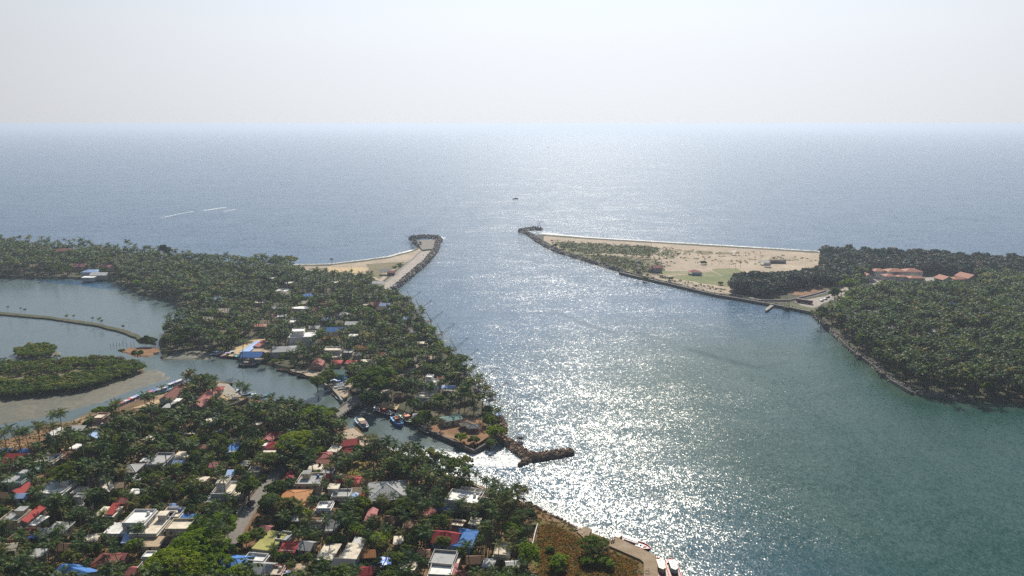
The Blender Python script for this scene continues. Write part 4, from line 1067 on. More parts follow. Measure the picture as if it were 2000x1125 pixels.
for a in [(467, 567, 'gx', 'white', 'white', 9, 6), (505, 590, 'flat', 'white', 'cream', 8, 6), (407, 621, 'gx', 'cream', 'cream', 9, 6), (526, 615, 'gx', 'pink', 'pink', 7, 5), (550, 617, 'flat', 'white', 'white', 6, 5), (517, 627, 'gx', 'cream', 'tan', 9, 6), (510, 634, 'hip', 'cream', 'terracotta', 8, 6),
          (605, 542, 'gx', 'white', 'white', 8, 5), (590, 590, 'gx', 'cream', 'cream', 8, 6), (712, 595, 'flat', 'white', 'cream', 7, 5), (797, 620, 'gx', 'white', 'paleblue', 6, 5), (790, 602, 'gx', 'brown', 'brown', 6, 5), (810, 645, 'gx', 'grey', 'grey', 6, 5), (825, 670, 'flat', 'cream', 'cream', 6, 5),
          (707, 677, 'gx', 'brown', 'orange', 8, 6), (722, 676, 'gx', 'cream', 'tan', 7, 6), (675, 686, 'flat', 'grey', 'grey', 9, 6), (460, 530, 'gx', 'white', 'grey', 8, 6), (432, 647, 'gx', 'cream', 'tan', 7, 5), (520, 686, 'flat', 'yellow', 'tan', 7, 6), (640, 622, 'gx', 'white', 'paleblue', 7, 5), (480, 605, 'gx', 'pink', 'dullred', 8, 6),
          (668, 612, 'hip', 'white', 'grey', 8, 6), (540, 600, 'gx', 'white', 'white', 7, 5), (630, 590, 'gx', 'pink', 'terracotta', 7, 5), (690, 655, 'flat', 'white', 'white', 6, 5), (745, 690, 'gx', 'pink', 'dullred', 6, 5), (780, 770, 'gx', 'brown', 'brown', 6, 5), (752, 765, 'flat', 'cream', 'cream', 5, 5), (860, 735, 'gx', 'pink', 'terracotta', 6, 5), (700, 690, 'gx', 'white', 'cream', 6, 5),
          (1740, 599, 'flat', 'white', 'white', 6, 5), (1827, 645, 'gx', 'white', 'white', 6, 5), (1805, 650, 'flat', 'white', 'cream', 6, 5), (1900, 640, 'gx', 'cream', 'tan', 7, 5), (1780, 655, 'gx', 'pink', 'pink', 6, 5), (1930, 610, 'flat', 'white', 'white', 7, 5), (1720, 625, 'gx', 'brown', 'brown', 6, 5), (1950, 680, 'gx', 'white', 'grey', 6, 5),
          (16, 906, 'gx', 'pink', 'dullred', 5, 5), (150, 872, 'flat', 'white', 'white', 4, 5), (232, 945, 'gx', 'cream', 'tan', 5, 5), (270, 932, 'flat', 'grey', 'grey', 5, 5), (330, 942, 'gx', 'brown', 'brown', 5, 6), (395, 936, 'flat', 'cream', 'cream', 5, 4), (420, 905, 'gx', 'pink', 'pink', 4, 5), (480, 905, 'flat', 'cream', 'cream', 4, 5),
          (398, 870, 'gx', 'cream', 'terracotta', 5, 4), (240, 975, 'gx', 'pink', 'dullred', 4, 5), (265, 960, 'flat', 'white', 'white', 5, 4), (130, 1065, 'gx', 'brown', 'brown', 5, 5), (180, 1050, 'flat', 'cream', 'cream', 5, 5), (252, 1052, 'lean', 'white', 'paleblue', 4, 4), (410, 975, 'flat', 'grey', 'grey', 4, 5), (720, 1078, 'gx', 'brown', 'orange', 5, 5),
          (780, 1055, 'flat', 'cream', 'cream', 4, 5), (765, 1012, 'gx', 'brown', 'brown', 5, 5), (840, 1002, 'lean', 'pink', 'dullred', 4, 4), (600, 1062, 'gx', 'white', 'grey', 5, 6), (715, 1112, 'gx', 'pink', 'crimson', 5, 5), (800, 1105, 'flat', 'cream', 'cream', 5, 5), (828, 1078, 'gx', 'pink', 'terracotta', 4, 5), (580, 1012, 'flat', 'grey', 'grey', 4, 4),
          (60, 925, 'flat', 'white', 'white', 4, 4), (140, 915, 'gx', 'cream', 'tan', 4, 5), (450, 925, 'lean', 'white', 'paleblue', 3, 4), (700, 1060, 'lean', 'white', 'white', 4, 4), (520, 1030, 'gx', 'pink', 'pink', 4, 4), (1000, 1100, 'gx', 'white', 'white', 4, 5), (955, 1100, 'flat', 'grey', 'grey', 4, 5), (925, 1090, 'gx', 'brown', 'brown', 5, 5), (20, 1065, 'gx', 'cream', 'cream', 5, 5), (75, 1080, 'flat', 'white', 'grey', 5, 5), (265, 1112, 'gx', 'pink', 'dullred', 5, 5)]:
    hut(*a)
# ---------------------------------------------------------------- foliage materials
def leaf_mat(name, stops, rough=0.65, trans=0.40, nscale=0.9, nlo=0.7, gloss=0.10):
    m, nt, out = new_mat(name)
    oi = node(nt, 'ShaderNodeObjectInfo')
    at = node(nt, 'ShaderNodeAttribute', attribute_name='tint')
    t = math_n(nt, 'FRACT', math_n(nt, 'ADD', oi.outputs['Random'], at.outputs['Fac']))
    geo = node(nt, 'ShaderNodeNewGeometry')
    n = noise_n(nt, geo.outputs['Position'], nscale, 2.0)
    t = math_n(nt, 'ADD', t, math_n(nt, 'MULTIPLY', math_n(nt, 'SUBTRACT', n.outputs['Fac'], 0.5), 0.6), True)
    cr = node(nt, 'ShaderNodeValToRGB')
    els = cr.color_ramp.elements
    while len(els) < len(stops):
        els.new(0.5)
    for e, (p, c) in zip(els, stops):
        e.position = p
        e.color = (*c, 1)
    nt.links.new(t, cr.inputs[0])
    n2 = noise_n(nt, geo.outputs['Position'], nscale * 2.6, 1.0)
    k = math_n(nt, 'MULTIPLY_ADD', n2.outputs['Fac'], 0.9); k.node.inputs[2].default_value = nlo - 0.15
    k = math_n(nt, 'MULTIPLY', k, 1.45)
    v = node(nt, 'ShaderNodeVectorMath', operation='SCALE')
    nt.links.new(cr.outputs[0], v.inputs[0]); nt.links.new(k, v.inputs['Scale'])
    b = node(nt, 'ShaderNodeBsdfPrincipled')
    b.inputs['Roughness'].default_value = rough
    b.inputs['Specular IOR Level'].default_value = gloss
    nt.links.new(v.outputs[0], b.inputs['Base Color'])
    tr = node(nt, 'ShaderNodeBsdfTranslucent')
    v2 = node(nt, 'ShaderNodeVectorMath', operation='MULTIPLY')
    nt.links.new(v.outputs[0], v2.inputs[0]); v2.inputs[1].default_value = (1.4, 1.5, 0.4)
    nt.links.new(v2.outputs[0], tr.inputs['Color'])
    mx = node(nt, 'ShaderNodeMixShader')
    mx.inputs[0].default_value = trans
    nt.links.new(b.outputs[0], mx.inputs[1]); nt.links.new(tr.outputs[0], mx.inputs[2])
    nt.links.new(mx.outputs[0], out.inputs['Surface'])
    return m
M_PALM = leaf_mat('palm_leaf', [(0.0, (0.020, 0.042, 0.014)), (0.45, (0.040, 0.067, 0.020)), (0.78, (0.058, 0.084, 0.024)), (0.95, (0.085, 0.090, 0.024)), (1.0, (0.11, 0.085, 0.035))], rough=0.52, trans=0.38, gloss=0.13)
M_LEAF = leaf_mat('broad_leaf', [(0.0, (0.016, 0.036, 0.010)), (0.4, (0.036, 0.062, 0.012)), (0.7, (0.066, 0.092, 0.014)), (0.9, (0.075, 0.098, 0.018)), (1.0, (0.085, 0.085, 0.024))], nscale=0.5)
M_BRIGHT = leaf_mat('bright_leaf', [(0.0, (0.080, 0.125, 0.007)), (0.5, (0.105, 0.150, 0.008)), (1.0, (0.140, 0.165, 0.010))], nscale=0.35, trans=0.35)
M_OLIVE = leaf_mat('olive_leaf', [(0.0, (0.055, 0.085, 0.018)), (0.5, (0.085, 0.110, 0.024)), (1.0, (0.12, 0.115, 0.035))], nscale=0.35)
M_DRY = leaf_mat('dry_twigs', [(0.0, (0.085, 0.065, 0.035)), (0.5, (0.11, 0.085, 0.045)), (1.0, (0.075, 0.075, 0.03))], nscale=0.6, trans=0.1)
M_CAS = leaf_mat('casuarina_needles', [(0.0, (0.050, 0.072, 0.060)), (0.5, (0.070, 0.090, 0.074)), (0.85, (0.098, 0.096, 0.080)), (1.0, (0.125, 0.100, 0.085))], nscale=0.25, trans=0.1)
M_MANG = leaf_mat('mangrove_leaf', [(0.0, (0.040, 0.068, 0.022)), (0.5, (0.070, 0.095, 0.026)), (0.85, (0.100, 0.120, 0.030)), (1.0, (0.14, 0.13, 0.04))], nscale=0.3)
M_DUNE = leaf_mat('dune_creeper', [(0.0, (0.060, 0.078, 0.030)), (0.5, (0.085, 0.090, 0.038)), (1.0, (0.12, 0.105, 0.05))], nscale=0.08, trans=0.15)
M_UNDER = leaf_mat('undergrowth', [(0.0, (0.035, 0.050, 0.012)), (0.4, (0.070, 0.075, 0.020)), (0.7, (0.115, 0.090, 0.030)), (1.0, (0.15, 0.085, 0.035))], nscale=0.25)
M_TRUNK = surf('bark', (0.16, 0.125, 0.095), (0.10, 0.08, 0.06), scale=1.5, rough=0.95)

# ---------------------------------------------------------------- foliage shapes (numpy: verts, quads)
def palm_crown(seed, h, lean, nf=22, ns=8, L=3.9, wid=0.85):
    r = np.random.default_rng(seed)
    V, Q = [], []
    top = np.array([lean[0], lean[1], h])
    for k in range(nf):
        az = 2 * math.pi * (k * 0.382 + r.uniform(-0.04, 0.04))
        fr = k / nf
        e0 = math.radians(72 - 92 * fr ** 1.1 + r.uniform(-8, 8))
        Lk = L * (0.72 + 0.38 * math.sin(math.pi * min(1, fr + 0.25))) * r.uniform(0.9, 1.1)
        droop = math.radians(r.uniform(58, 92)) * (0.75 if fr > 0.7 else 1)
        hd = np.array([math.cos(az), math.sin(az), 0.0])
        sd = np.array([-math.sin(az), math.cos(az), 0.0])
        p = top.copy()
        pts, tan = [p.copy()], []
        for i in range(ns):
            s = (i + 0.5) / ns
            e = e0 - droop * s ** 1.4
            t = hd * math.cos(e) + np.array([0, 0, 1.0]) * math.sin(e)
            tan.append(t)
            p = p + t * (Lk / ns)
            pts.append(p.copy())
        tw = r.uniform(-0.35, 0.35)
        for i in range(ns):
            s = (i + 0.5) / ns
            w = wid * (math.sin(math.pi * (0.10 + 0.84 * s)) ** 0.7) * r.uniform(0.85, 1.1)
            if s < 0.12:
                w *= 0.25
            t = tan[i]
            n = np.cross(sd, t)
            for sg in (-1, 1):
                s2 = sd * sg + n * (sg * tw)
                a, b = pts[i], pts[i] * 0.22 + pts[i + 1] * 0.78
                off = s2 * w + t * 0.42 * w - np.array([0, 0, 1]) * w * r.uniform(0.25, 0.75)
                c, d = b + off + t * 0.08, a + off * 0.96 + t * 0.22
                o = len(V)
                V += [a, b, c, d]
                Q.append((o, o + 1, o + 2, o + 3) if sg > 0 else (o + 3, o + 2, o + 1, o))
    return np.array(V), np.array(Q)

def quads_from(c, n, size, r, asp=0.7):
    a = np.cross(n, r.normal(size=n.shape))
    a /= np.linalg.norm(a, axis=1, keepdims=True) + 1e-9
    b = np.cross(n, a)
    s = size[:, None]
    V = np.stack([c - a * s - b * s * asp * .5, c + a * s * .2 - b * s * asp, c + a * s + b * s * asp * .35, c - a * s * .3 + b * s * asp], 1).reshape(-1, 3)
    return V, np.arange(len(V)).reshape(-1, 4)

def leafy(seed, R_, Hc, base, ncl, nlf, leaf, shape='round', fill=0.33):
    r = np.random.default_rng(seed)
    C, N, Sz = [], [], []
    for k in range(ncl):
        if shape == 'umbrella':
            a, q = r.uniform(0, 2 * math.pi), math.sqrt(r.uniform(0.0, 1))
            cc = np.array([R_ * q * math.cos(a), R_ * q * math.sin(a), base + Hc * (0.35 + 0.6 * (1 - q ** 2)) * r.uniform(0.82, 1.1)])
            rc = np.array([1, 1, 0.45]) * R_ * fill * r.uniform(0.55, 0.95)
        elif shape == 'cone':
            z = r.uniform(0.05, 1)
            a, q = r.uniform(0, 2 * math.pi), (1 - z) ** 0.7 * r.uniform(0.4, 1)
            cc = np.array([R_ * q * math.cos(a), R_ * q * math.sin(a), base + Hc * z * 0.95])
            rc = np.array([1, 1, 1.25]) * R_ * fill * r.uniform(0.6, 1.0) * (1.15 - 0.6 * z)
        else:
            d = r.normal(size=3); d /= np.linalg.norm(d)
            d[2] = abs(d[2]) * 1.1 - 0.28
            q = r.uniform(0.5, 0.95)
            cc = np.array([R_ * q * d[0], R_ * q * d[1], base + Hc * 0.42 + Hc * 0.5 * q * d[2]])
            rc = np.array([1, 1, 0.8]) * R_ * fill * r.uniform(0.65, 1.1)
        d = r.normal(size=(nlf, 3)); d /= np.linalg.norm(d, axis=1, keepdims=True)
        d[:, 2] = np.where(d[:, 2] < -0.2, -d[:, 2], d[:, 2])
        C.append(cc + d * rc * r.uniform(0.72, 1.08, (nlf, 1)))
        nn = d + r.normal(size=(nlf, 3)) * 0.45 + np.array([0, 0, 0.25])
        N.append(nn / np.linalg.norm(nn, axis=1, keepdims=True))
        Sz.append(leaf * r.uniform(0.6, 1.3, nlf))
    return quads_from(np.concatenate(C), np.concatenate(N), np.concatenate(Sz), r)

def palm_trunk(h, lean, n=6, r0=0.2):
    mb = MB()
    pts = [(lean[0] * s ** 1.8, lean[1] * s ** 1.8, -0.4 + (h + 0.4) * s) for s in (0, 0.15, 0.4, 0.7, 1.0)]
    mb.tube(pts, [r0 * 1.5, r0 * 1.05, r0 * .9, r0 * .8, r0 * .75], n)
    return mb

def tree_trunk(seed, R_, Hc, base, n=6, r0=0.3, limbs=5):
    r = np.random.default_rng(seed)
    mb = MB()
    top = base + Hc * 0.35
    mb.tube([(0, 0, -0.4), (0.1, 0.05, base * 0.6), (0.0, 0.1, top)], [r0 * 1.3, r0, r0 * 0.55], n)
    for k in range(limbs):
        a = 2 * math.pi * (k / limbs) + r.uniform(-.3, .3)
        q = R_ * r.uniform(0.45, 0.75)
        z0 = base * r.uniform(0.55, 0.9)
        mb.tube([(0.05, 0.05, z0), (math.cos(a) * q * 0.5, math.sin(a) * q * 0.5, z0 + (top - z0) * 0.6), (math.cos(a) * q, math.sin(a) * q, top + Hc * r.uniform(0.0, 0.25))], [r0 * .55, r0 * .38, r0 * .15], 5)
    return mb

PV = []     # palm variants (height, lean, high crown, low crown)
for i in range(10):
    h = [11.5, 13.0, 9.5, 14.5, 12.2, 10.6, 7.5, 12.6, 9.0, 13.6][i]
    a = i * 2.3
    ln = (math.cos(a) * [0.5, 1.5, 0.4, 1.9, 1.0, 2.2, 0.3, 2.6, 1.2, 0.8][i], math.sin(a) * [0.5, 1.5, 0.4, 1.9, 1.0, 2.2, 0.3, 2.6, 1.2, 0.8][i])
    PV.append((h, ln, palm_crown(100 + i, h, ln, nf=[22, 19, 24, 16, 21, 18, 24, 15, 20, 23][i], L=[3.9, 3.6, 4.2, 3.5, 4.1, 3.7, 4.3, 3.4, 3.8, 4.0][i], wid=[.85, .75, .9, .7, .85, .8, .9, .7, .8, .85][i]), palm_crown(200 + i, h, ln, nf=[15, 13, 16, 11, 14, 13, 16, 11, 14, 15][i], ns=4, L=4.3, wid=1.05)))
SPEC = {  # radius, crown height, base, clumps, leaves per clump, leaf size, shape, fill, material, trunk radius
    'mango': (4.6, 6.2, 2.6, 34, 44, 0.46, 'round', 0.34, M_LEAF, 0.3),
    'jack': (3.6, 6.6, 2.8, 28, 40, 0.42, 'round', 0.36, M_LEAF, 0.25),
    'airy': (4.8, 7.0, 3.6, 26, 40, 0.40, 'round', 0.25, M_OLIVE, 0.25),
    'rain': (9.5, 5.6, 5.0, 170, 52, 0.42, 'umbrella', 0.19, M_BRIGHT, 0.5),
    'rain_olive': (8.5, 5.6, 4.6, 90, 44, 0.50, 'umbrella', 0.20, M_OLIVE, 0.5),
    'dry': (4.0, 5.0, 2.6, 26, 26, 0.30, 'round', 0.25, M_DRY, 0.22),
    'bush': (2.4, 2.6, 0.3, 18, 34, 0.34, 'round', 0.38, M_LEAF, 0.12),
    'bright_bush': (2.6, 3.2, 0.6, 20, 36, 0.36, 'round', 0.38, M_BRIGHT, 0.12),
    'bright_tree': (4.6, 6.0, 2.4, 34, 46, 0.46, 'round', 0.34, M_BRIGHT, 0.26),
    'casuarina': (4.4, 11.0, 1.5, 40, 18, 0.72, 'round', 0.36, M_CAS, 0.25),
    'mangrove': (3.6, 3.8, 0.2, 20, 22, 0.55, 'round', 0.40, M_MANG, 0.15),
}
TV = {k: [leafy(300 + 17 * i + 7 * j, *s[:6], shape=s[6], fill=s[7], leaf=s[5]) if False else leafy(300 + 17 * i + 7 * j, s[0], s[1], s[2], s[3], s[4], s[5], s[6], s[7]) for j in range(3)] for i, (k, s) in enumerate(SPEC.items())}
def low(k, j):
    s = SPEC[k]
    return leafy(900 + j, s[0], s[1], s[2], max(10, int(s[3] * 0.55)), max(8, int(s[4] * 0.34)), s[5] * 1.75, s[6], s[7] * 1.12)
TL = {k: [low(k, j) for j in range(3)] for k in SPEC}

# ---------------------------------------------------------------- where the trees stand
CELL = 8.0
GRID = {}
TREES = []      # (kind, variant, x, y, scale, rot, radius)
def crowd(x, y, rad, k=0.62):
    cx, cy = int(x // CELL), int(y // CELL)
    for i in range(cx - 2, cx + 3):
        for j in range(cy - 2, cy + 3):
            for t in GRID.get((i, j), ()):
                if (t[2] - x) ** 2 + (t[3] - y) ** 2 < (k * (rad + t[6])) ** 2:
                    return True
    return False
BINS = {}
for hrec in HOUSES:
    for i in range(-2, 3):
        for j in range(-2, 3):
            BINS.setdefault((int(hrec[0] // 30) + i, int(hrec[1] // 30) + j), []).append(hrec)
def on_house(x, y, m):
    for hx, hy, hw, hd, yw, hh, _, _, _ in BINS.get((int(x // 30), int(y // 30)), ()):
        dx, dy = x - hx, y - hy
        if abs(dx) + abs(dy) > 60:
            continue
        c, s = math.cos(-yw), math.sin(-yw)
        if abs(dx * c - dy * s) < hw + m and abs(dx * s + dy * c) < hd + m:
            return True
    return False
def hides_house(x, y, h, rad):
    """would this tree stand between the drone and the roofs the photo shows in the open"""
    px, py, k = proj(x, y, ZL + h - rad * 0.4)
    for hx, hy, hw, hd, yw, hh, _, qx, qy in BINS.get((int(x // 30), int(y // 30)), ()):
        if y > hy + 1 or hy - y > 45:
            continue
        if abs(px - qx) < hw * k * .95 + rad * k * 0.38 and -rad * k * 0.26 - hd * k * 0.25 < py - qy < hd * k * 0.40 + rad * k * 0.28:
            return True
    return False
OPEN = []   # open ground that stays visible: (px polygon)
for pix in ([(440, 1066), (470, 985), (496, 950), (530, 920), (556, 900), (558, 916), (530, 960), (506, 996), (484, 1036), (462, 1066)],
            [(832, 842), (845, 832), (880, 812), (930, 806), (955, 830), (966, 855), (930, 882), (890, 866)],
            [(0, 872), (50, 855), (92, 838), (104, 844), (60, 870), (0, 884)],
            [(1042, 1022), (1060, 1012), (1085, 1018), (1130, 1036), (1160, 1040), (1200, 1050), (1300, 1090), (1300, 1190), (1042, 1190)],
            [(678, 926), (692, 905), (714, 888), (724, 900), (732, 918), (720, 935), (696, 934)],
            [(640, 822), (662, 800), (710, 765), (725, 770), (705, 788), (664, 826)],
            [(636, 752), (662, 736), (682, 732), (690, 745), (686, 765), (672, 784)],
            [(425, 698), (440, 684), (490, 658), (522, 656), (522, 676), (500, 700), (470, 706)],
            [(552, 728), (566, 716), (600, 716), (640, 724), (640, 748)],
            [(666, 850), (672, 836), (700, 828), (730, 866), (700, 874)],
            [(230, 800), (262, 776), (320, 764), (340, 756), (362, 740), (368, 752), (330, 775), (310, 790), (260, 806)],
            [(420, 762), (445, 748), (520, 770), (524, 784), (470, 795), (430, 782)],
            [(1090, 480), (1602, 488), (1602, 516), (1560, 526), (1420, 534), (1425, 560), (1395, 568), (1250, 538)],
            [(640, 516), (850, 470), (850, 500), (768, 566), (742, 560), (728, 536), (640, 534)],
            [(556, 512), (640, 512), (640, 531), (600, 527)],
            [(1548, 592), (1620, 574), (1660, 556), (1672, 560), (1650, 582), (1610, 598), (1590, 604)],
            [(1500, 576), (1540, 565), (1600, 555), (1640, 560), (1590, 580), (1500, 590)],
            [(1700, 532), (1910, 536), (1905, 556), (1690, 556)],
            [(770, 742), (800, 722), (828, 708), (848, 690), (838, 700), (806, 728), (780, 748)],
            [(735, 788), (780, 786), (785, 800), (740, 800)],
            [(290, 1072), (300, 1060), (350, 1058), (345, 1080), (305, 1086)],
            [(452, 1088), (468, 1070), (502, 1062), (500, 1080)],
            [(666, 846), (690, 806), (730, 792), (860, 842), (930, 880), (1000, 900), (1110, 990), (1140, 1030), (1085, 1004), (1030, 974), (965, 940), (905, 912), (885, 890), (800, 876), (738, 862), (700, 868)],
            [(380, 735), (430, 700), (640, 745), (690, 780), (650, 800), (600, 786), (545, 778), (525, 765), (440, 748)],
            [(1060, 940), (1320, 940), (1320, 1190), (1050, 1190), (1050, 1012)],
            [(-40, 776), (130, 765), (284, 722), (345, 730), (345, 748), (240, 798), (180, 818), (110, 842), (50, 866), (-40, 880)]):
    OPEN.append([Vector((a, b, 0)) for a, b in pix])
OPENB = [(min(p.x for p in o), max(p.x for p in o), min(p.y for p in o), max(p.y for p in o)) for o in OPEN]
def in_open(x, y, z):
    px, py, _ = proj(x, y, z)
    for o, b in zip(OPEN, OPENB):
        if b[0] < px < b[1] and b[2] < py < b[3] and inside(np.array([px]), np.array([py]), o)[0]:
            return True
    return False

def put(kind, var, x, y, sc, rot, rad):
    t = (kind, var, x, y, sc, rot, rad)
    TREES.append(t)
    GRID.setdefault((int(x // CELL), int(y // CELL)), []).append(t)

def at_top(px, py, h):
    return P(px, py, ZL + h)
# trees one can pick out in the photo: (kind, crown centre px, py, scale)
FEAT = [('rain', 416, 1022, 0.85), ('rain', 388, 1062, 1.0), ('rain', 340, 1098, 1.0), ('rain', 400, 1100, 0.85),
        ('rain', 612, 806, 0.95), ('rain', 580, 858, 1.0), ('rain_olive', 640, 822, 0.6), ('rain', 600, 880, 0.7),
        ('rain_olive', 736, 735, 1.5), ('rain_olive', 762, 712, 1.1), ('rain', 792, 687, 0.95), ('rain', 735, 742, 0.7), ('rain_olive', 706, 745, 1.0), ('rain', 702, 712, .7), ('mango', 725, 775, 1.3),
        ('rain', 708, 606, 0.85), ('rain', 776, 582, 0.8), ('rain', 830, 640, 0.8), ('dry', 860, 824, 0.8), ('dry', 712, 855, 0.9), ('airy', 880, 905, 1.3), ('airy', 838, 885, 1.25), ('airy', 905, 900, .9),
        ('airy', 822, 905, 1.1), ('airy', 1010, 955, 0.7), ('dry', 1020, 990, 0.95), ('dry', 1000, 1000, .9), ('dry', 1030, 1015, .7), 
        ('olive_bush', 1160, 1060, 1.0), ('bright_tree', 1030, 1080, 1.0), ('bright_bush', 1095, 1092, 1.2), ('bright_bush', 1088, 1104, 1.0), ('bright_bush', 1150, 1092, 1.0), ('bright_bush', 1178, 1092, 1.0), ('bright_bush', 1190, 1100, .8),
        ('bush', 1075, 1072, 0.8), ('bush', 1075, 1090, .5), ('dry', 1172, 1066, .9), ('jack', 864, 1055, 0.8), ('mango', 155, 905, 1.4), ('mango', 130, 918, 1.3), ('mango', 178, 915, 1.2), ('mango', 225, 885, 1.35),
        ('mango', 540, 950, 1.0), ('mango', 528, 975, .95), ('mango', 484, 948, 1.1), ('mango', 488, 845, 1.1), ('mango', 560, 985, 1.0), ('bright_tree', 196, 800, 0.9),
        ('bright_tree', 430, 655, 1.0), ('bright_tree', 480, 1050, .6), ('bright_tree', 595, 1000, .6), ('bright_bush', 782, 960, 1.1), ('bright_tree', 705, 980, .8), ('bright_tree', 690, 1030, .8), ('bright_tree', 735, 1050, .8),
        ('bush', 925, 858, 1.3), ('bright_bush', 900, 852, 1.2), ('bright_bush', 968, 840, 1.7), ('bush', 960, 862, 1.2), ('bright_bush', 955, 818, 1.3), ('mango', 830, 808, .9), ('mango', 816, 820, .8),
        ('mango', 640, 730, 1.1), ('mango', 620, 742, 1.1), ('bush', 268, 688, 1.6), ('bush', 238, 684, 1.0), ('bush', 284, 662, 1.8), ('bush', 296, 664, 1.6),
        ('bright_tree', 1660, 552, 1.6), ('bright_tree', 1672, 572, 1.7), ('bright_tree', 1655, 588, 1.4), ('bright_tree', 1790, 600, 1.3), ('bright_tree', 1860, 628, 1.2), ('jack', 1632, 570, 1.6), ('jack', 1605, 605, 1.5), ('airy', 1600, 610, 1.2),
        ('bright_bush', 688, 528, 1.0), ('jack', 320, 488, 2.2), ('bush', 1375, 511, 1.7), ('bush', 1194, 487, 1.2), ('bush', 1233, 486, .8), ('bush', 1310, 543, 1.3), ('bush', 1260, 542, 1.5), ('bush', 1300, 540, 1.0), ('bush', 1408, 552, 1.2),
        ('mangrove', 780, 516, 1.0), ('mangrove', 770, 520, 0.8), ('bush', 1085, 478, 1.5), ('bush', 1100, 482, 1.5)]
for k, px, py, sc in FEAT:
    k2 = {'olive_bush': 'rain_olive'}.get(k, k)
    s = SPEC[k2]
    if k == 'olive_bush':
        sc = 0.62
    p = at_top(px, py, (s[2] + s[1] * 0.6) * sc)
    put(k2, random.randrange(3), p.x, p.y, sc, random.uniform(0, 6.28), s[0] * sc * (0.8 if 'rain' in k2 else 0.9))
# palms one can pick out: crown px, py, scale
for px, py, sc in [(24, 838, 1.1), (8, 850, 1.0), (36, 846, 0.9), (50, 842, .95), (70, 832, 1.1), (84, 828, .9), (98, 815, 1.05), (118, 808, 1.0), (106, 833, .9), (398, 741, 1.0), (418, 752, .8), (466, 752, .8), (480, 760, 1.0), (316, 758, .8),
                   (278, 772, .9), (292, 774, 1.0), (304, 774, 0.9), (225, 790, 1.1), (232, 786, 1.0), (735, 855, 1.0), (722, 862, .9), (758, 858, .85), (770, 868, .9), (500, 776, .75), (520, 790, .8),
                   (897, 700, .8), (926, 716, .8), (936, 736, .9), (918, 724, .9), (932, 748, .8), (956, 770, .8), (958, 776, .7), (725, 668, .9), (735, 672, .9), (731, 558, 1.2), (742, 566, 1.2), (736, 562, 1.0), (476, 668, 1.1), (700, 885, .9), (690, 888, .8), (715, 925, .8), (1000, 1050, .7),
                   (960, 965, .9), (975, 952, .9), (990, 960, 1.0), (1005, 950, .9), (1012, 965, .8), (985, 975, 1.0), (1020, 958, .8), (947, 985, .9), (905, 985, .7)]:
    v = random.randrange(10)
    h = PV[v][0] * sc
    p = at_top(px, py, h)
    put('palm', v, p.x - PV[v][1][0] * sc, p.y - PV[v][1][1] * sc, sc, 0.0, 3.0 * sc)
for px, py in [(16, 612), (42, 613), (50, 615), (130, 627), (135, 627), (144, 627), (180, 635), (193, 637), (196, 634), (201, 637), (241, 648)]:
    v = random.choice((0, 2, 5))
    p = P(px, py, 1.0)
    put('palm', v, p.x, p.y, random.uniform(.32, .46), random.uniform(0, 6), 2.0)

FEAT_IDS = set(id(t) for t in TREES)
def nz(x, y, s, seed=0):
    return math.sin(x * s + 1.3 * seed) * math.cos(y * s * 1.17 + 2.1 * seed) + 0.6 * math.sin((x + y) * s * 2.3 + seed)
def pick(weights):
    t = random.random() * sum(w for _, w in weights)
    for k, w in weights:
        t -= w
        if t <= 0:
            return k
    return weights[-1][0]
def scatter(poly, n, weights, clump=0.02, kdist=0.62, scal=(0.8, 1.15), keep=1.0, xlim=(-40, 2040), ymax=1215, shore=3.5):
    xs = [p.x for p in poly]; ysl = [p.y for p in poly]
    done = 0
    bx = (min(xs), max(xs)); by = (max(min(ysl), 190), max(ysl))
    X = rng.uniform(bx[0], bx[1], n); Y = rng.uniform(by[0], by[1], n)
    ok = inside(X, Y, poly)
    X, Y = X[ok], Y[ok]
    dsh = dist_to_polyline(X, Y, poly + poly[:1])
    for x, y, ds in zip(X, Y, dsh):
        if ds < shore:
            continue
        px, py, k = proj(x, y, 8)
        if not (xlim[0] < px < xlim[1]) or py > ymax:
            continue
        f = nz(x, y, clump, 1)
        w = [(kk, ww * (max(0.15, 1 + 1.1 * f) if kk != 'palm' else 1.0)) for kk, ww in weights]
        kind = pick(w)
        sc = random.uniform(*scal)
        if kind == 'palm':
            v = random.randrange(10)
            h, rad = PV[v][0] * sc, 3.1 * sc
        else:
            v = random.randrange(3)
            s = SPEC[kind]
            h, rad = (s[1] + s[2]) * sc, s[0] * sc
        if crowd(x, y, rad, kdist) or on_house(x, y, min(rad * 0.55, 2.2)):
            continue
        if in_open(x, y, ZL + 1) or in_open(x, y, ZL + h - rad * 0.5) or in_open(x, y, ZL + h * 0.5) or in_open(x - rad * 0.7, y, ZL + h - rad * 0.5) or in_open(x + rad * 0.7, y, ZL + h - rad * 0.5):
            continue
        if hides_house(x, y, h, rad):
            if h > 6 and random.random() < 0.9:
                # try a low shrub in its place
                kind, v, sc = 'bush', random.randrange(3), random.uniform(0.5, 0.9)
                if hides_house(x, y, 2.5 * sc, 2.0 * sc):
                    continue
                rad = 2.4 * sc
            else:
                continue
        put(kind, v, x, y, sc, random.uniform(0, 6.283), rad)
        done += 1
    return done
NV = scatter(POLYS['village'], 26000, [('palm', 0.54), ('mango', 0.15), ('jack', 0.13), ('airy', 0.07), ('dry', 0.06), ('bright_tree', 0.05)], kdist=0.56, scal=(0.52, 0.98), shore=2.0)
scatter(POLYS['village'], 9000, [('bush', 0.7), ('bright_bush', 0.12), ('dry', 0.18)], kdist=0.5, scal=(0.45, 0.9), shore=1.0)
hd = POLYS['headland']
NH = scatter(hd, 42000, [('palm', 0.70), ('mango', 0.13), ('jack', 0.10), ('airy', 0.04), ('bright_tree', 0.03), ('rain_olive', 0.02)], kdist=0.58, scal=(0.66, 1.1), shore=4)
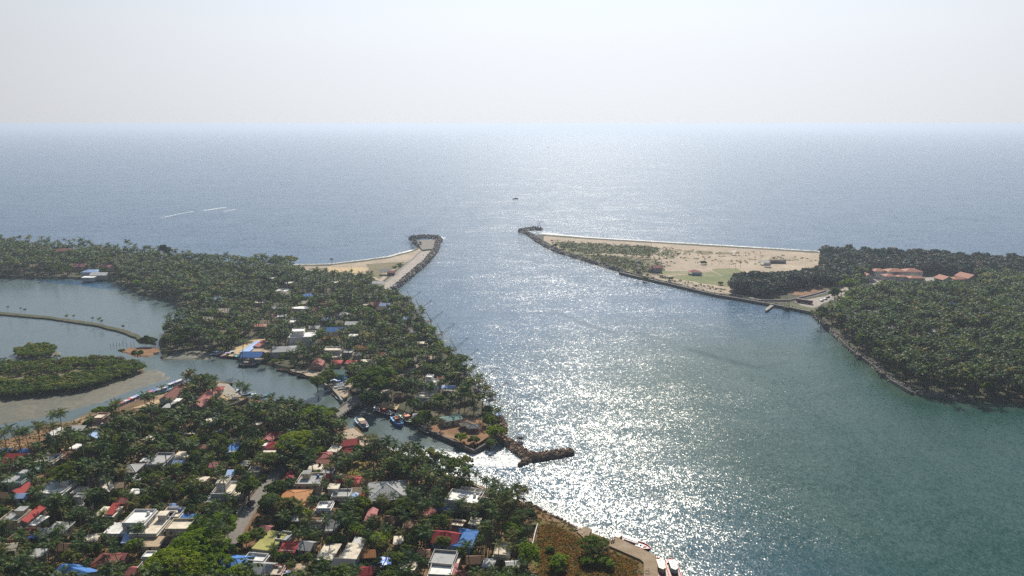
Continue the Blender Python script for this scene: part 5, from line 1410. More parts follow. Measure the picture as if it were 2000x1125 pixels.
NH += scatter(hd, 12000, [('bush', 0.8), ('mangrove', 0.2)], kdist=0.5, scal=(0.6, 1.0), shore=1.0)
CASW = wpoly([(1606, 499), (1700, 504), (1800, 509), (2000, 519), (2200, 530), (2200, 556), (2000, 553), (1910, 549), (1820, 545), (1760, 540), (1690, 550), (1650, 556), (1610, 572), (1580, 576), (1535, 585), (1490, 586), (1440, 578), (1415, 572), (1420, 560), (1428, 545), (1445, 532), (1480, 524), (1540, 522), (1600, 520), (1600, 508)])
NC = scatter(CASW, 26000, [('casuarina', 1.0)], kdist=0.50, scal=(0.6, 1.3), shore=2)
RPALM = wpoly([(1640, 566), (1670, 556), (1780, 556), (1900, 556), (2100, 566), (2300, 590), (2300, 860), (2000, 788), (1960, 782), (1900, 780), (1850, 775), (1780, 762), (1740, 738), (1700, 706), (1668, 684), (1640, 655), (1612, 630), (1606, 615), (1612, 600)])
NR = scatter(RPALM, 36000, [('palm', 0.80), ('mango', 0.12), ('jack', 0.07), ('airy', 0.02), ('bright_tree', 0.02)], kdist=0.58, scal=(0.7, 1.1), shore=1.2)
NR += scatter(RPALM, 6000, [('bush', 0.8), ('mangrove', .2)], kdist=0.5, scal=(0.6, 1.0), shore=1.0)
NM = scatter(POLYS['islet'], 1200, [('mangrove', 1.0)], kdist=0.5, scal=(0.5, 0.75), shore=0.5)
ISL_A = wpoly([(-60, 712), (40, 715), (90, 711), (150, 705), (215, 706), (262, 711), (284, 718), (270, 722), (200, 722), (150, 722), (140, 730), (60, 738), (0, 733), (-60, 735)])
ISL_B = wpoly([(-60, 752), (60, 752), (120, 745), (160, 738), (200, 730), (240, 722), (283, 722), (282, 726), (240, 742), (200, 757), (130, 770), (60, 776), (0, 781), (-60, 785)])
NM += scatter(ISL_A, 2500, [('mangrove', 0.9), ('dry', 0.1)], kdist=0.5, scal=(0.42, 0.72), shore=0.8)
NM += scatter(ISL_B, 2500, [('mangrove', 1.0)], kdist=0.46, scal=(0.6, 1.0), shore=0.8)
NM += scatter(POLYS['island'], 500, [('mangrove', 1.0)], kdist=0.6, scal=(0.3, 0.5), shore=1.0)
print('TREES', len(TREES), 'village', NV, 'headland', NH, 'casuarina', NC, 'right', NR, 'mangrove', NM)

# ---------------------------------------------------------------- which ones are individuals
DISP = {'palm': ('coconut_palm', 'coconut palm'), 'mango': ('mango_tree', 'dark leafy tree'), 'jack': ('mango_tree', 'dark leafy tree'), 'airy': ('airy_tree', 'loose olive tree'), 'rain': ('rain_tree', 'bright green umbrella tree'),
        'rain_olive': ('rain_tree', 'olive umbrella tree'), 'dry': ('dry_tree', 'half bare brown tree'), 'bush': ('bush', 'dark bush'), 'bright_bush': ('bush', 'bright green bush'), 'bright_tree': ('leafy_tree', 'bright leafy tree'),
        'casuarina': ('casuarina', 'casuarina tree'), 'mangrove': ('mangrove', 'mangrove bush')}
def onscreen(t):
    px, py, k = proj(t[2], t[3], 6)
    return -10 < px < 2010 and py < 1150
groups = {'palm': 300, 'leafy': 300, 'bush': 150}
def fam(k):
    return 'palm' if k == 'palm' else 'bush' if 'bush' in k else 'wood' if k in ('casuarina', 'mangrove') else 'leafy'
for t in TREES:
    q = proj(t[2], t[3], ZL)
    if 1060 < q[0] < 1150 and 1020 < q[1] < 1100: print('DBG', t, q)
IND, REST = [], []
by = {}
for t in TREES:
    by.setdefault(fam(t[0]), []).append(t)
for f, ts in by.items():
    if f == 'wood':
        REST += ts
        continue
    ts.sort(key=lambda t: (0 if (id(t) in FEAT_IDS and t[3] < 700) else 1, not onscreen(t), t[3]))
    IND += ts[:groups[f]]
    REST += ts[groups[f]:]

# labels: each tree is told by the nearest roof, or by its ground, and its place in the order
def rel(t, h):
    dx, dy = t[2] - h[0], t[3] - h[1]
    if abs(dx) > abs(dy):
        return 'left of' if dx < 0 else 'right of'
    return 'behind' if dy > 0 else 'in front of'
ORD = ['nearest', 'second nearest', 'third nearest', 'fourth nearest', 'fifth nearest', 'sixth nearest', 'seventh nearest', 'eighth nearest', 'ninth nearest', 'tenth nearest', 'eleventh nearest', 'twelfth nearest', 'thirteenth nearest', 'fourteenth nearest', 'fifteenth nearest']
buckets = {}
for t in IND:
    hs = min(MAIN, key=lambda h: math.hypot(t[2] - h[0], t[3] - h[1]))
    buckets.setdefault((DISP[t[0]][1], rel(t, hs), hs[6]), []).append((math.hypot(t[2] - hs[0], t[3] - hs[1]), t))
LAB = {}
for (nm, rl, hn), lst in buckets.items():
    lst.sort(key=lambda q: q[0])
    for i, (_, t) in enumerate(lst):
        LAB[id(t)] = '%s %s the %s%s' % (nm, rl, hn, '' if len(lst) == 1 else ', %s' % ORD[min(i, 14)])
        LAB[id(t)] = LAB[id(t)].replace('half bare brown tree', 'half bare tree')
        if len(LAB[id(t)].split()) > 16:
            LAB[id(t)] = LAB[id(t)].replace(' the ', ' ')
crown_me, trunk_me = {}, {}
for t in IND:
    kind, v, x, y, sc, rot, rad = t
    key = (kind, v)
    if key not in crown_me:
        if kind == 'palm':
            h, ln, hi, lo = PV[v]
            crown_me[key] = big_mesh('crown', *hi, M_PALM)
            trunk_me[key] = palm_trunk(h, ln).mesh('trunk', M_TRUNK, True)
        else:
            s = SPEC[kind]
            crown_me[key] = big_mesh('crown', *TV[kind][v], s[8])
            trunk_me[key] = tree_trunk(v + 5, s[0], s[1], s[2], r0=s[9]).mesh('trunk', M_TRUNK, True)
    nm, cat = DISP[kind]
    r_ = empty(nm, (x, y, ZL if y < 700 else ZL - 0.4), rot)
    r_.rotation_euler = (random.gauss(0, 0.05), random.gauss(0, 0.05), rot) if kind == 'palm' else (0, 0, rot)
    r_.scale = (sc, sc, sc * random.uniform(0.93, 1.08))
    gname = 'coconut palms in the near village' if kind == 'palm' else 'bushes around the houses' if 'bush' in kind else 'broad leaved trees among the palms'
    tag(r_, LAB[id(t)], 'palm' if kind == 'palm' else 'bush' if 'bush' in kind else 'tree', gname)
    link('trunk' if 'bush' not in kind else 'stem', trunk_me[key], r_)
    link('crown' if 'bush' not in kind else 'foliage', crown_me[key], r_)

# the uncounted rest: one mesh per wood
def merged(name, ts, mats, label, cat):
    V, Q, T, MI = [], [], [], []
    o = 0
    for kind, v, x, y, sc, rot, rad in ts:
        c, s = math.cos(rot), math.sin(rot)
        far_ = y > 430
        if kind == 'palm':
            vv, qq = PV[v][3]
        else:
            vv, qq = (TL if far_ else TV)[kind][v]
        W = vv * sc * np.array([1, 1, random.uniform(0.88, 1.12)])
        if kind == 'palm':
            W = W + W[:, 2:3] * np.array([[random.gauss(0, .05), random.gauss(0, .05), 0]])
        W = np.stack([W[:, 0] * c - W[:, 1] * s + x, W[:, 0] * s + W[:, 1] * c + y, W[:, 2] + (ZL if y < 700 else ZL - 0.4)], 1)
        V.append(W); Q.append(qq + o); o += len(W)
        T.append(np.full(len(W), random.random()))
        MI.append(np.full(len(qq), mats.index(M_PALM if kind == 'palm' else SPEC[kind][8])))
        # trunks
        if kind == 'palm':
            h, ln = PV[v][0] * sc, PV[v][1]
            lx, ly = (ln[0] * c - ln[1] * s) * sc, (ln[0] * s + ln[1] * c) * sc
            w_ = 0.19
        elif kind in ('bush', 'bright_bush', 'mangrove'):
            continue
        else:
            h, lx, ly, w_ = (SPEC[kind][2] + SPEC[kind][1] * 0.4) * sc, 0, 0, SPEC[kind][9]
        tv = np.array([[x + sx * w_, y + sy * w_, 0.5] for sx, sy in ((-1, -1), (1, -1), (1, 1), (-1, 1))] + [[x + lx + sx * w_ * .7, y + ly + sy * w_ * .7, h + 1.4] for sx, sy in ((-1, -1), (1, -1), (1, 1), (-1, 1))])
        tq = np.array([(k, (k + 1) % 4, 4 + (k + 1) % 4, 4 + k) for k in range(4)])
        V.append(tv); Q.append(tq + o); o += 8
        T.append(np.zeros(8)); MI.append(np.full(4, mats.index(M_TRUNK)))
    me = big_mesh(name, np.concatenate(V), np.concatenate(Q), mats, np.concatenate(T))
    me.polygons.foreach_set('material_index', np.concatenate(MI).astype(np.int32))
    me.update()
    ob = link(name, me)
    tag(ob, label, cat, None, 'stuff')
    return ob
pal = [t for t in REST if t[0] == 'palm']
merged('palm_grove', pal, [M_PALM, M_TRUNK], 'dense coconut palm grove covering the headland and the far shore', 'palm grove')
lf = [t for t in REST if fam(t[0]) == 'leafy']
merged('broadleaf_wood', lf, [M_LEAF, M_OLIVE, M_BRIGHT, M_DRY, M_TRUNK], 'broad leaved trees mixed through the distant palm groves', 'wood')
merged('casuarina_wood', [t for t in REST if t[0] == 'casuarina'], [M_CAS, M_TRUNK], 'dark bluish casuarina wood behind the far beach', 'wood')
merged('mangrove_thicket', [t for t in REST if t[0] == 'mangrove'], [M_MANG, M_TRUNK], 'mangrove thicket on the lagoon islands and banks', 'mangrove')
bs = [t for t in REST if fam(t[0]) == 'bush']
merged('scrub', bs, [M_LEAF, M_BRIGHT, M_TRUNK], 'low scrub filling the gaps under the trees', 'scrub')

# ground litter and grass tufts under the trees: nobody could count it
def tufts(name, poly, n, size, mat, label, zbase, cull=True, hgt=0.35):
    xs = [p.x for p in poly]; yv = [p.y for p in poly]
    X = rng.uniform(min(xs), max(xs), n); Y = rng.uniform(max(min(yv), 200), max(yv), n)
    ok = inside(X, Y, poly)
    dsh = dist_to_polyline(X, Y, poly + poly[:1])
    ok &= dsh > 1.5
    X, Y = X[ok], Y[ok]
    keep = np.array([not on_house(x, y, 0.3) and not any(inside(np.array([q[0]]), np.array([q[1]]), o)[0] for o in OPEN[:1]) for x, y, q in ((x, y, proj(x, y, ZL)) for x, y in zip(X, Y))])
    X, Y = X[keep], Y[keep]
    m = 5
    C = np.stack([np.repeat(X, m) + rng.normal(0, size * 0.9, len(X) * m), np.repeat(Y, m) + rng.normal(0, size * .9, len(X) * m), zbase + rng.uniform(0.05, hgt, len(X) * m)], 1)
    N = rng.normal(size=C.shape) * 0.5 + np.array([0, 0, 0.8])
    N /= np.linalg.norm(N, axis=1, keepdims=True)
    V, Q = quads_from(C, N, size * rng.uniform(0.5, 1.1, len(C)), rng)
    me = big_mesh(name, V, Q, mat, np.repeat(np.repeat(rng.random(len(X)), m), 4))
    tag(link(name, me), label, 'grass', None, 'stuff')
vis = [Vector((p.x, p.y, 0)) for p in (P(x, y, 0) for x, y in [(-20, 862), (160, 822), (440, 772), (620, 800), (690, 850), (880, 935), (1160, 1046), (1280, 1092), (1290, 1160), (-20, 1160)])]
tufts('undergrowth', vis, 16000, 0.5, M_UNDER, 'weeds, dead fronds and grass tufts on the village soil', ZL + 0.02)
fieldp = [Vector((p.x, p.y, 0)) for p in (P(x, y, ZL) for x, y in [(1044, 1024), (1085, 1022), (1125, 1045), (1160, 1060), (1200, 1078), (1250, 1096), (1252, 1150), (1044, 1150)])]
M_RUST = leaf_mat('rust_grass', [(0.0, (0.19, 0.075, 0.022)), (0.5, (0.155, 0.080, 0.024)), (0.7, (0.070, 0.095, 0.018)), (1.0, (0.17, 0.11, 0.045))], nscale=0.12)
tufts('dry_grass', fieldp, 6000, 0.42, M_RUST, 'rust coloured dry grass on the field beside the quay', ZL + 0.1, hgt=0.5)

for nm_, pix, n_ in (('a', [(1080, 472), (1120, 474), (1200, 479), (1262, 481), (1291, 485), (1270, 500), (1230, 498), (1190, 494), (1150, 496), (1110, 490)], 1300), ('b', [(1150, 501), (1175, 497), (1215, 503), (1268, 516), (1275, 532), (1250, 532), (1200, 521)], 900),
                     ('e', [(1072, 468), (1150, 473), (1250, 479), (1320, 484), (1330, 500), (1300, 530), (1250, 540), (1150, 512), (1085, 488)], 1100),
                     ('c', [(1060, 470), (1100, 484), (1200, 514), (1300, 540), (1420, 566), (1425, 574), (1300, 551), (1200, 526), (1090, 490)], 1500), ('d', [(1300, 487), (1440, 490), (1600, 500), (1600, 512), (1450, 520), (1300, 516)], 170)):
    tufts('dune_scrub', [Vector((p.x, p.y, 0)) for p in (P(x, y, ZL) for x, y in pix)], n_, 1.1, M_DUNE if nm_ != 'd' else M_UNDER, {'a': 'creeping scrub on the green dunes behind the far beach', 'b': 'scrub on the bright grass along the far embankment', 'c': 'weeds along the top of the far embankment', 'e': 'loose creepers spreading over the dunes between the beach and the embankment', 'd': 'scattered dry tufts on the far sand'}[nm_], ZL + 0.1, hgt=0.7)
# ---------------------------------------------------------------- boats
def paint(name, c, rough=0.45):
    return surf('paint_' + name, c, tuple(v * 0.75 for v in c), scale=1.2, lo=0.5, hi=0.75, rough=rough, spec=0.4)
PC = {'blue': (0.04, 0.16, 0.55), 'skyblue': (0.14, 0.42, 0.72), 'white': (0.66, 0.66, 0.66), 'red': (0.52, 0.03, 0.03), 'orange': (0.60, 0.15, 0.06), 'green': (0.05, 0.30, 0.20), 'palegreen': (0.40, 0.62, 0.42),
      'dark': (0.030, 0.035, 0.055), 'maroon': (0.11, 0.02, 0.022), 'cream': (0.58, 0.50, 0.30), 'mint': (0.50, 0.62, 0.52), 'wood': (0.20, 0.13, 0.08), 'lilac': (0.42, 0.40, 0.72), 'pink': (0.62, 0.20, 0.24), 'turq': (0.10, 0.46, 0.58), 'black': (0.02, 0.02, 0.022), 'yellow': (0.62, 0.42, 0.05), 'ice': (0.50, 0.60, 0.70)}
def pm(c):
    return paint(c, PC[c])

def hull_parts(L, B, D, sheer=0.9, full=0.75, transom=0.75):
    """stations from stern (x=-L/2) to bow (x=L/2): returns outer hull, rim and deck builders"""
    n = 12
    st = []
    for i in range(n + 1):
        t = i / n
        x = -L / 2 + L * t
        wd = B / 2 * (transom + (1 - transom) * math.sin(min(1, t / 0.45) * math.pi / 2)) * (1 - max(0, (t - full) / (1 - full)) ** 2.0 * 0.97)
        z = D * (1 + sheer * max(0, t - 0.45) ** 2 * 1.7 + 0.18 * max(0, 0.3 - t) * 2)
        rake = 0.10 * L * max(0, t - 0.8) / 0.2 * 0.5
        st.append((x, wd, z, rake))
    hull, rim, deck = MB(), MB(), MB()
    vs = []
    for x, w, z, rk in st:
        vs += [(x - rk * 0.0, -w, z), (x - rk, -w * 0.86, 0.25 * z), (x - rk * 1.4, -w * 0.45, -0.5), (x - rk * 1.4, w * 0.45, -0.5), (x - rk, w * 0.86, 0.25 * z), (x, w, z)]
    fs = []
    for i in range(n):
        for k in range(5):
            fs.append((i * 6 + k, (i + 1) * 6 + k, (i + 1) * 6 + k + 1, i * 6 + k + 1)[::-1])
    fs.append((0, 1, 2, 3, 4, 5))
    fs.append(tuple(n * 6 + k for k in (5, 4, 3, 2, 1, 0)))
    hull.add(vs, fs)
    # gunwale
    t = 0.09
    vs, fs = [], []
    for x, w, z, rk in st:
        wi = max(w - 0.16, 0.01)
        vs += [(x, -w - 0.05, z - t), (x, -w - 0.05, z + t), (x, -wi, z + t), (x, -wi, z - 3 * t), (x, wi, z - 3 * t), (x, wi, z + t), (x, w + 0.05, z + t), (x, w + 0.05, z - t)]
    for i in range(n):
        for a in (0, 1, 2, 4, 5, 6):
            fs.append((i * 8 + a, i * 8 + a + 1, (i + 1) * 8 + a + 1, (i + 1) * 8 + a))
    fs += [(0, 1, 2, 3), (4, 5, 6, 7)]
    rim.add(vs, fs)
    vs, fs = [], []
    for x, w, z, rk in st:
        wi = max(w - 0.1, 0.01)
        vs += [(x, -wi, z - 0.32), (x, wi, z - 0.32)]
    for i in range(n):
        fs.append((2 * i, 2 * i + 2, 2 * i + 3, 2 * i + 1))
    deck.add(vs, fs)
    def at(t):
        i = min(n - 1, max(0, int(t * n)))
        return st[i]
    return hull, rim, deck, at

def trawler(px, py, L, yaw, hull, deck, cab, roof, label, group, canopy=None, drum=True, z=0.0, name='fishing_boat', cat='boat', mast=True):
    p = P(px, py, 0.8)
    root = empty(name, (p.x, p.y, z), R(yaw))
    root.rotation_euler.x = R(random.uniform(-2, 2))
    B, D = L * 0.30, L * 0.085 + 0.35
    h, r, d, at = hull_parts(L, B, D)
    h.build('hull', pm(hull), root)
    r.build('gunwale', pm(deck if deck != hull else 'white'), root)
    d.build('deck', pm(deck) if deck not in ('dark',) else pm('wood'), root)
    tag(root, label, cat, group)
    zc = at(0.4)[2] - 0.318
    cl, cw, ch = L * 0.20, B * 0.52, 2.0
    x0 = -L * 0.12
    c = MB().box(x0, x0 + cl, -cw / 2, cw / 2, zc, zc + ch).build('wheelhouse', pm(cab), root)
    for sx in (-1, 1):
        MB().box(x0 + cl * 0.2, x0 + cl * 0.8, sx * cw / 2 - 0.03, sx * cw / 2 + 0.03, zc + 1.0, zc + 1.6).build('window', glassm, c)
    MB().box(x0 + cl - 0.03, x0 + cl + 0.03, -cw * 0.38, cw * 0.38, zc + 1.05, zc + 1.65).build('window', glassm, c)
    MB().box(x0 - 0.5, x0 + cl + 0.35, -cw / 2 - 0.3, cw / 2 + 0.3, zc + ch + 0.003, zc + ch + 0.13).build('roof', pm(roof), c)
    if mast:
        m = MB(); m.tube([(x0 + cl * 0.5, 0, zc + ch + 0.13), (x0 + cl * 0.5, 0, zc + ch + L * 0.22)], 0.06, 5)
        m.tube([(x0 + cl * 0.5, -0.8, zc + ch + L * 0.17), (x0 + cl * 0.5, 0.8, zc + ch + L * 0.17)], 0.04, 4)
        m.build('mast', pm('white'), root)
        m = MB(); m.tube([(x0 - 0.3, 0, zc + 0.2), (x0 - L * 0.22, 0, zc + L * 0.16)], 0.05, 4)
        m.build('boom', pm('wood'), root)
    if drum:
        zz = at(0.12)[2] - 0.318
        m = MB(); m.tube([(-L * 0.36, -B * 0.2, zz + 0.45), (-L * 0.36, B * 0.2, zz + 0.45)], 0.38, 9)
        m.build('winch', pm('wood'), root)
        nm_ = MB()
        for k in range(9):
            x, y, s = random.uniform(-L * .3, -L * .16), random.uniform(-B * .28, B * .28), random.uniform(.25, .5)
            nm_.add([(x - s, y - s, zz), (x + s, y - s, zz), (x + s, y + s, zz), (x - s, y + s, zz), (x + .1, y, zz + s * 1.1)], [(0, 1, 4), (1, 2, 4), (2, 3, 4), (3, 0, 4)])
        nm_.build('net_heap', surf('net_heap', (0.20, 0.24, 0.22), (0.10, 0.13, 0.14), scale=3), root)
    zb = at(0.75)[2] - 0.318
    MB().box(L * 0.12, L * 0.24, -B * 0.16, B * 0.16, zb - 0.1, zb + 0.5).build('hatch', pm('wood'), root)
    b = MB(); b.tube([(L * 0.40, 0, at(0.9)[2] - 0.2), (L * 0.40, 0, at(0.9)[2] + 0.7)], 0.1, 6)
    b.build('bollard', pm('black'), root)
    if canopy:
        z1 = zc + 1.9
        MB().box(x0 - L * 0.27, x0 - 0.55, -B * 0.36, B * 0.36, z1, z1 + 0.08).build('awning', pm(canopy), root)
        for sx in (-1, 1):
            m = MB(); m.tube([(x0 - L * .25, sx * B * .3, zc), (x0 - L * .25, sx * B * .3, z1)], 0.05, 4)
            m.build('awning_pole', pm('white'), root)
    return root

def open_boat(px, py, L, yaw, hull, inside_, label, group, z=0.0, cover=None, beam=0.24):
    p = P(px, py, 0.4)
    root = empty('open_boat', (p.x, p.y, z), R(yaw))
    root.rotation_euler.x = R(random.uniform(-3, 3))
    B, D = L * beam, 0.35 + L * 0.045
    h, r, d, at = hull_parts(L, B, D, sheer=0.8, full=0.6, transom=0.6)
    h.build('hull', pm(hull), root)
    r.build('gunwale', pm(inside_), root)
    d.build('deck', pm('wood' if inside_ in ('wood', 'dark') else inside_), root)
    for t in (0.3, 0.5, 0.68):
        x, w, zz, _ = at(t)
        MB().box(x - 0.14, x + 0.14, -w + 0.12, w - 0.12, zz - 0.2, zz - 0.14).build('thwart', pm('wood'), root)
    if cover:
        x, w, zz, _ = at(0.35)
        MB().box(-L * .28, L * .02, -w * .8, w * .8, zz + 0.9, zz + 0.98).build('canopy', pm(cover), root)
        for sx in (-1, 1):
            for xx in (-L * .26, 0):
                m = MB(); m.tube([(xx, sx * w * .7, zz - 0.3), (xx, sx * w * .7, zz + 0.9)], 0.04, 4)
                m.build('canopy_pole', pm('wood'), root)
    tag(root, label, 'boat', group)
    return root

G1 = 'trawlers in the creek by the bridge'
trawler(706, 828, 15.0, 118, 'dark', 'ice', 'cream', 'cream', 'dark hulled trawler with pale deck moored at the near bank below the bridge', G1, canopy='maroon')
trawler(776, 824, 13.5, -62, 'blue', 'skyblue', 'red', 'orange', 'blue trawler with an orange roofed cabin, outer one of the pair', G1)
trawler(795, 820, 14.0, -58, 'dark', 'palegreen', 'red', 'orange', 'trawler with pale green deck and red cabin, inner one of the pair', G1)
trawler(748, 805, 15.0, 140, 'dark', 'white', 'red', 'orange', 'white decked trawler with an orange cabin roof nearest the bridge', G1)
trawler(829, 841, 9.0, 132, 'dark', 'white', 'cream', 'cream', 'small white decked fishing boat moored at the corner yard wall', G1, drum=False)
open_boat(688, 842, 6.0, 120, 'white', 'ice', 'small white open boat pulled up beside the dark trawler', G1)
# the colourful row on the left channel
G2 = 'colourful boats moored along the channel landing'
row = [(236, 794, 'skyblue', 'white', 'lilac', 'red'), (242, 792, 'pink', 'lilac', 'white', 'pink'), (249, 789, 'lilac', 'white', 'blue', 'white'), (256, 786, 'red', 'orange', 'maroon', 'red'), (262, 783, 'blue', 'lilac', 'pink', 'white'), (268, 780, 'lilac', 'skyblue', 'pink', 'lilac'), (274, 777, 'turq', 'white', 'lilac', 'turq'),
       (296, 771, 'maroon', 'wood', 'white', 'pink'), (303, 768, 'skyblue', 'turq', 'white', 'blue'), (310, 767, 'turq', 'skyblue', 'white', 'white'), (317, 765, 'blue', 'turq', 'skyblue', 'ice'), (322, 764, 'green', 'ice', 'blue', 'white'),
       (335, 756, 'red', 'cream', 'green', 'white'), (342, 753, 'dark', 'lilac', 'white', 'lilac'), (348, 751, 'white', 'lilac', 'ice', 'white'), (355, 748, 'dark', 'ice', 'white', 'white')]
words_ = {'skyblue': 'sky blue', 'pink': 'pink', 'lilac': 'lilac', 'red': 'red', 'blue': 'blue', 'turq': 'turquoise', 'maroon': 'maroon', 'green': 'green', 'dark': 'dark', 'white': 'white', 'cream': 'cream', 'orange': 'orange', 'wood': 'wooden', 'ice': 'ice blue'}
for k, (x, y, hc, dc, cc, rc) in enumerate(row):
    trawler(x, y, 10.5, 62 + random.uniform(-5, 5), hc, dc, cc, rc, '%s hulled boat with %s deck and %s roof in the channel row' % (words_[hc], words_[dc], words_[rc]), G2, drum=k % 2 == 0, canopy=(None, 'ice', None, 'white')[k % 4])
G3 = 'pale boats moored at the east quay'
for k, (x, y, hc, dc, yw) in enumerate([(449, 762, 'skyblue', 'ice', 22), (458, 765, 'ice', 'white', 25), (468, 768, 'skyblue', 'white', 18), (478, 771, 'dark', 'ice', 30), (486, 769, 'white', 'mint', 24), (497, 776, 'dark', 'white', 35), (507, 776, 'mint', 'ice', 38), (515, 774, 'white', 'turq', 40)]):
    (trawler if k % 3 == 2 else open_boat)(*((x, y, 9.5, yw, hc, dc, 'white', 'ice', 'pale %s boat with cabin and %s deck at the east quay' % (words_.get(hc, hc), words_.get(dc, dc)), G3) if k % 3 == 2 else (x, y, 8.5, yw, hc, dc, 'open %s boat with %s inside at the east quay' % (words_.get(hc, hc), {'mint': 'mint green', 'turq': 'turquoise', 'ice': 'ice blue'}.get(dc, dc)), G3)))
open_boat(437, 750, 12, -8, 'dark', 'wood', 'dark open boat beyond the bright red pavilion', G3)
G4 = 'boats moored along the lagoon shore'
for (x, y, L, yw, hc, dc, cc, rc, lb) in [(427, 692, 11, 20, 'dark', 'ice', 'white', 'skyblue', 'ice blue decked boat leftmost at the lagoon shore'), (435, 691, 10, 25, 'skyblue', 'white', 'ice', 'ice', 'sky blue boat second from the left at the lagoon shore'), (446, 695, 10, 20, 'red', 'lilac', 'white', 'lilac', 'red hulled boat with lilac roof at the lagoon shore'),
        (455, 692, 10, 24, 'dark', 'lilac', 'ice', 'white', 'dark boat with lilac deck at the lagoon shore'), (472, 698, 13, 160, 'dark', 'turq', 'blue', 'green', 'dark boat with green roof below the blue boat shed'), (483, 702, 11, -10, 'green', 'mint', 'red', 'red', 'green boat with red roof below the blue boat shed'),
        (493, 707, 13, -12, 'turq', 'mint', 'white', 'mint', 'turquoise boat with mint deck, outside the green one'), (483, 713, 11, -6, 'dark', 'white', 'pink', 'cream', 'outermost boat with cream roof at the lagoon shore')]:
    trawler(x, y, L, yw, hc, dc, cc, rc, lb, G4, drum=False)
open_boat(518, 702, 14, -10, 'dark', 'dark', 'long dark boat right of the blue boat shed', G4)
open_boat(537, 712, 8, -20, 'dark', 'ice', 'dark little boat under the bank bushes', G4)
G5 = 'long dark country boats on the sandy shore'
for x, y, L, yw, lb in [(559, 724, 13, -12, 'long dark boat furthest left on the sandy shore'), (574, 728, 11, -24, 'brown boat left of the pair of barges'), (590, 731, 18, -14, 'long dark barge nearest the sandy shore'), (603, 737, 15, -14, 'long dark barge outside the other one')]:
    open_boat(x, y, L, yw, 'dark', 'wood', lb, G5, beam=0.16)
G6 = 'small boats at the bridge landing'
for x, y, L, yw, hc, ic, lb in [(639, 764, 6, 75, 'ice', 'white', 'pale little boat leftmost at the bridge landing'), (644, 762, 6, 80, 'dark', 'ice', 'dark little boat second at the bridge landing'), (650, 761, 6, 70, 'ice', 'ice', 'pale little boat third at the bridge landing'), (657, 773, 9, -50, 'dark', 'wood', 'dark boat tied below the quay wall by the bridge'), (664, 780, 9, -52, 'dark', 'ice', 'dark boat closest to the bridge below the quay wall')]:
    open_boat(x, y, L, yw, hc, ic, lb, G6)
for x, y, yw, hc, ic, lb in [(660, 755, 25, 'ice', 'white', 'white boat hauled out on the sandy landing'), (665, 752, 30, 'blue', 'blue', 'blue boat hauled out on the sandy landing'), (667, 746, 20, 'blue', 'skyblue', 'blue boat under a sky blue cover on the landing'), (672, 742, 15, 'skyblue', 'blue', 'sky blue boat furthest up the landing'), (669, 757, 28, 'white', 'ice', 'white boat right of the blue one on the landing'), (664, 761, 30, 'ice', 'white', 'pale boat nearest the quay edge on the landing'), (671, 764, 24, 'white', 'white', 'white boat nearest the bridge on the landing')]:
    open_boat(x, y, 6.5, yw, hc, ic, lb, 'boats hauled out by the bridge', z=ZL + 0.1, cover='blue' if hc == 'blue' else None)

# the three cargo boats at the lower quay
def barge(px, py, L, W, yaw, hull, cabc, cabside, label, extras):
    p = P(px, py, 0.8)
    root = empty('work_boat', (p.x, p.y, 0), R(yaw))
    h, r, d, at = hull_parts(L, W, 1.3, sheer=0.35, full=0.72, transom=0.85)
    h.build('hull', pm(hull), root)
    r.build('gunwale', pm('red' if hull != 'red' else 'white'), root)
    d.build('deck', pm('maroon'), root)
    z = 1.0
    if extras == 'cargo':     # open hold, long pale awning on the outer side, pale bow deck
        MB().box(-L * .30, L * .12, W * 0.02, W * .42, z + 1.0, z + 1.12).build('awning', pm('ice'), root)
        for xx in (-L * .28, -L * .09, L * .10):
            for yy in (W * .05, W * .39):
                m = MB(); m.tube([(xx, yy, z - .1), (xx, yy, z + 1.0)], 0.05, 4); m.build('awning_pole', pm('white'), root)
        MB().box(-L * .47, -L * .34, -W * .3, W * .3, z - .1, z + 1.2).build('stern_cabin', pm('cream'), root)
        MB().box(L * .10, L * .30, -W * .30, W * .12, z - .02, z + .35).build('bow_deck', pm('white'), root)
        MB().box(L * .20, L * .24, -W * .1, W * .0, z + .352, z + .8).build('hatch', pm('turq'), root)
        MB().box(L * .24, L * .34, W * .0, W * .2, z + .0, z + .4).build('bow_locker', pm('red'), root)
    else:
        MB().box(L * .31, L * .44, -W * .42, W * .42, z + .1, z + .5).build('stern_deck', pm(extras), root)
        c = MB()
        hw, x0, x1 = W * .30, -L * .02, L * .30
        prof = [(x1, -hw), (x1, hw), (x0, hw), (x0 - 1.0, 0), (x0, -hw)]
        vs = [(x, y, z - .1) for x, y in prof] + [(x, y, z + 1.7) for x, y in prof]
        c.add(vs, [(4, 3, 2, 1, 0)] + [tuple(range(5, 10))] + [(k, (k + 1) % 5, 5 + (k + 1) % 5, 5 + k) for k in range(5)])
        co = c.build('cabin', pm(cabc), root)
        for xx in (x0 + .8, x1 - .9):
            MB().box(xx, xx + .5, -.25, .25, z + 1.703, z + 1.8).build('skylight', pm('wood'), co)
        for sy in (-1, 1):
            MB().box(x0 + .6, x1 - .6, sy * hw - .03, sy * hw + .03, z + .7, z + 1.25).build('window', glassm, co)
    tag(root, label, 'boat', 'work boats at the lower quay')
    return root
barge(1236, 1062, 14.5, 4.2, -35, 'dark', 'cream', '', 'maroon work boat with long pale awning and red bow at the quay', 'cargo')
barge(1293, 1117, 15, 4.0, 90, 'dark', 'cream', '', 'work boat with bright red stern deck and cream cabin beside the quay', 'red')
barge(1317, 1118, 15, 4.0, 90, 'dark', 'mint', '', 'work boat with faded red stern deck and mint cabin, outer one', 'pink')
trawler(1007, 388, 13, 25, 'dark', 'wood', 'blue', 'ice', 'lone dark trawler heading in from the open sea', 'boats out at sea')
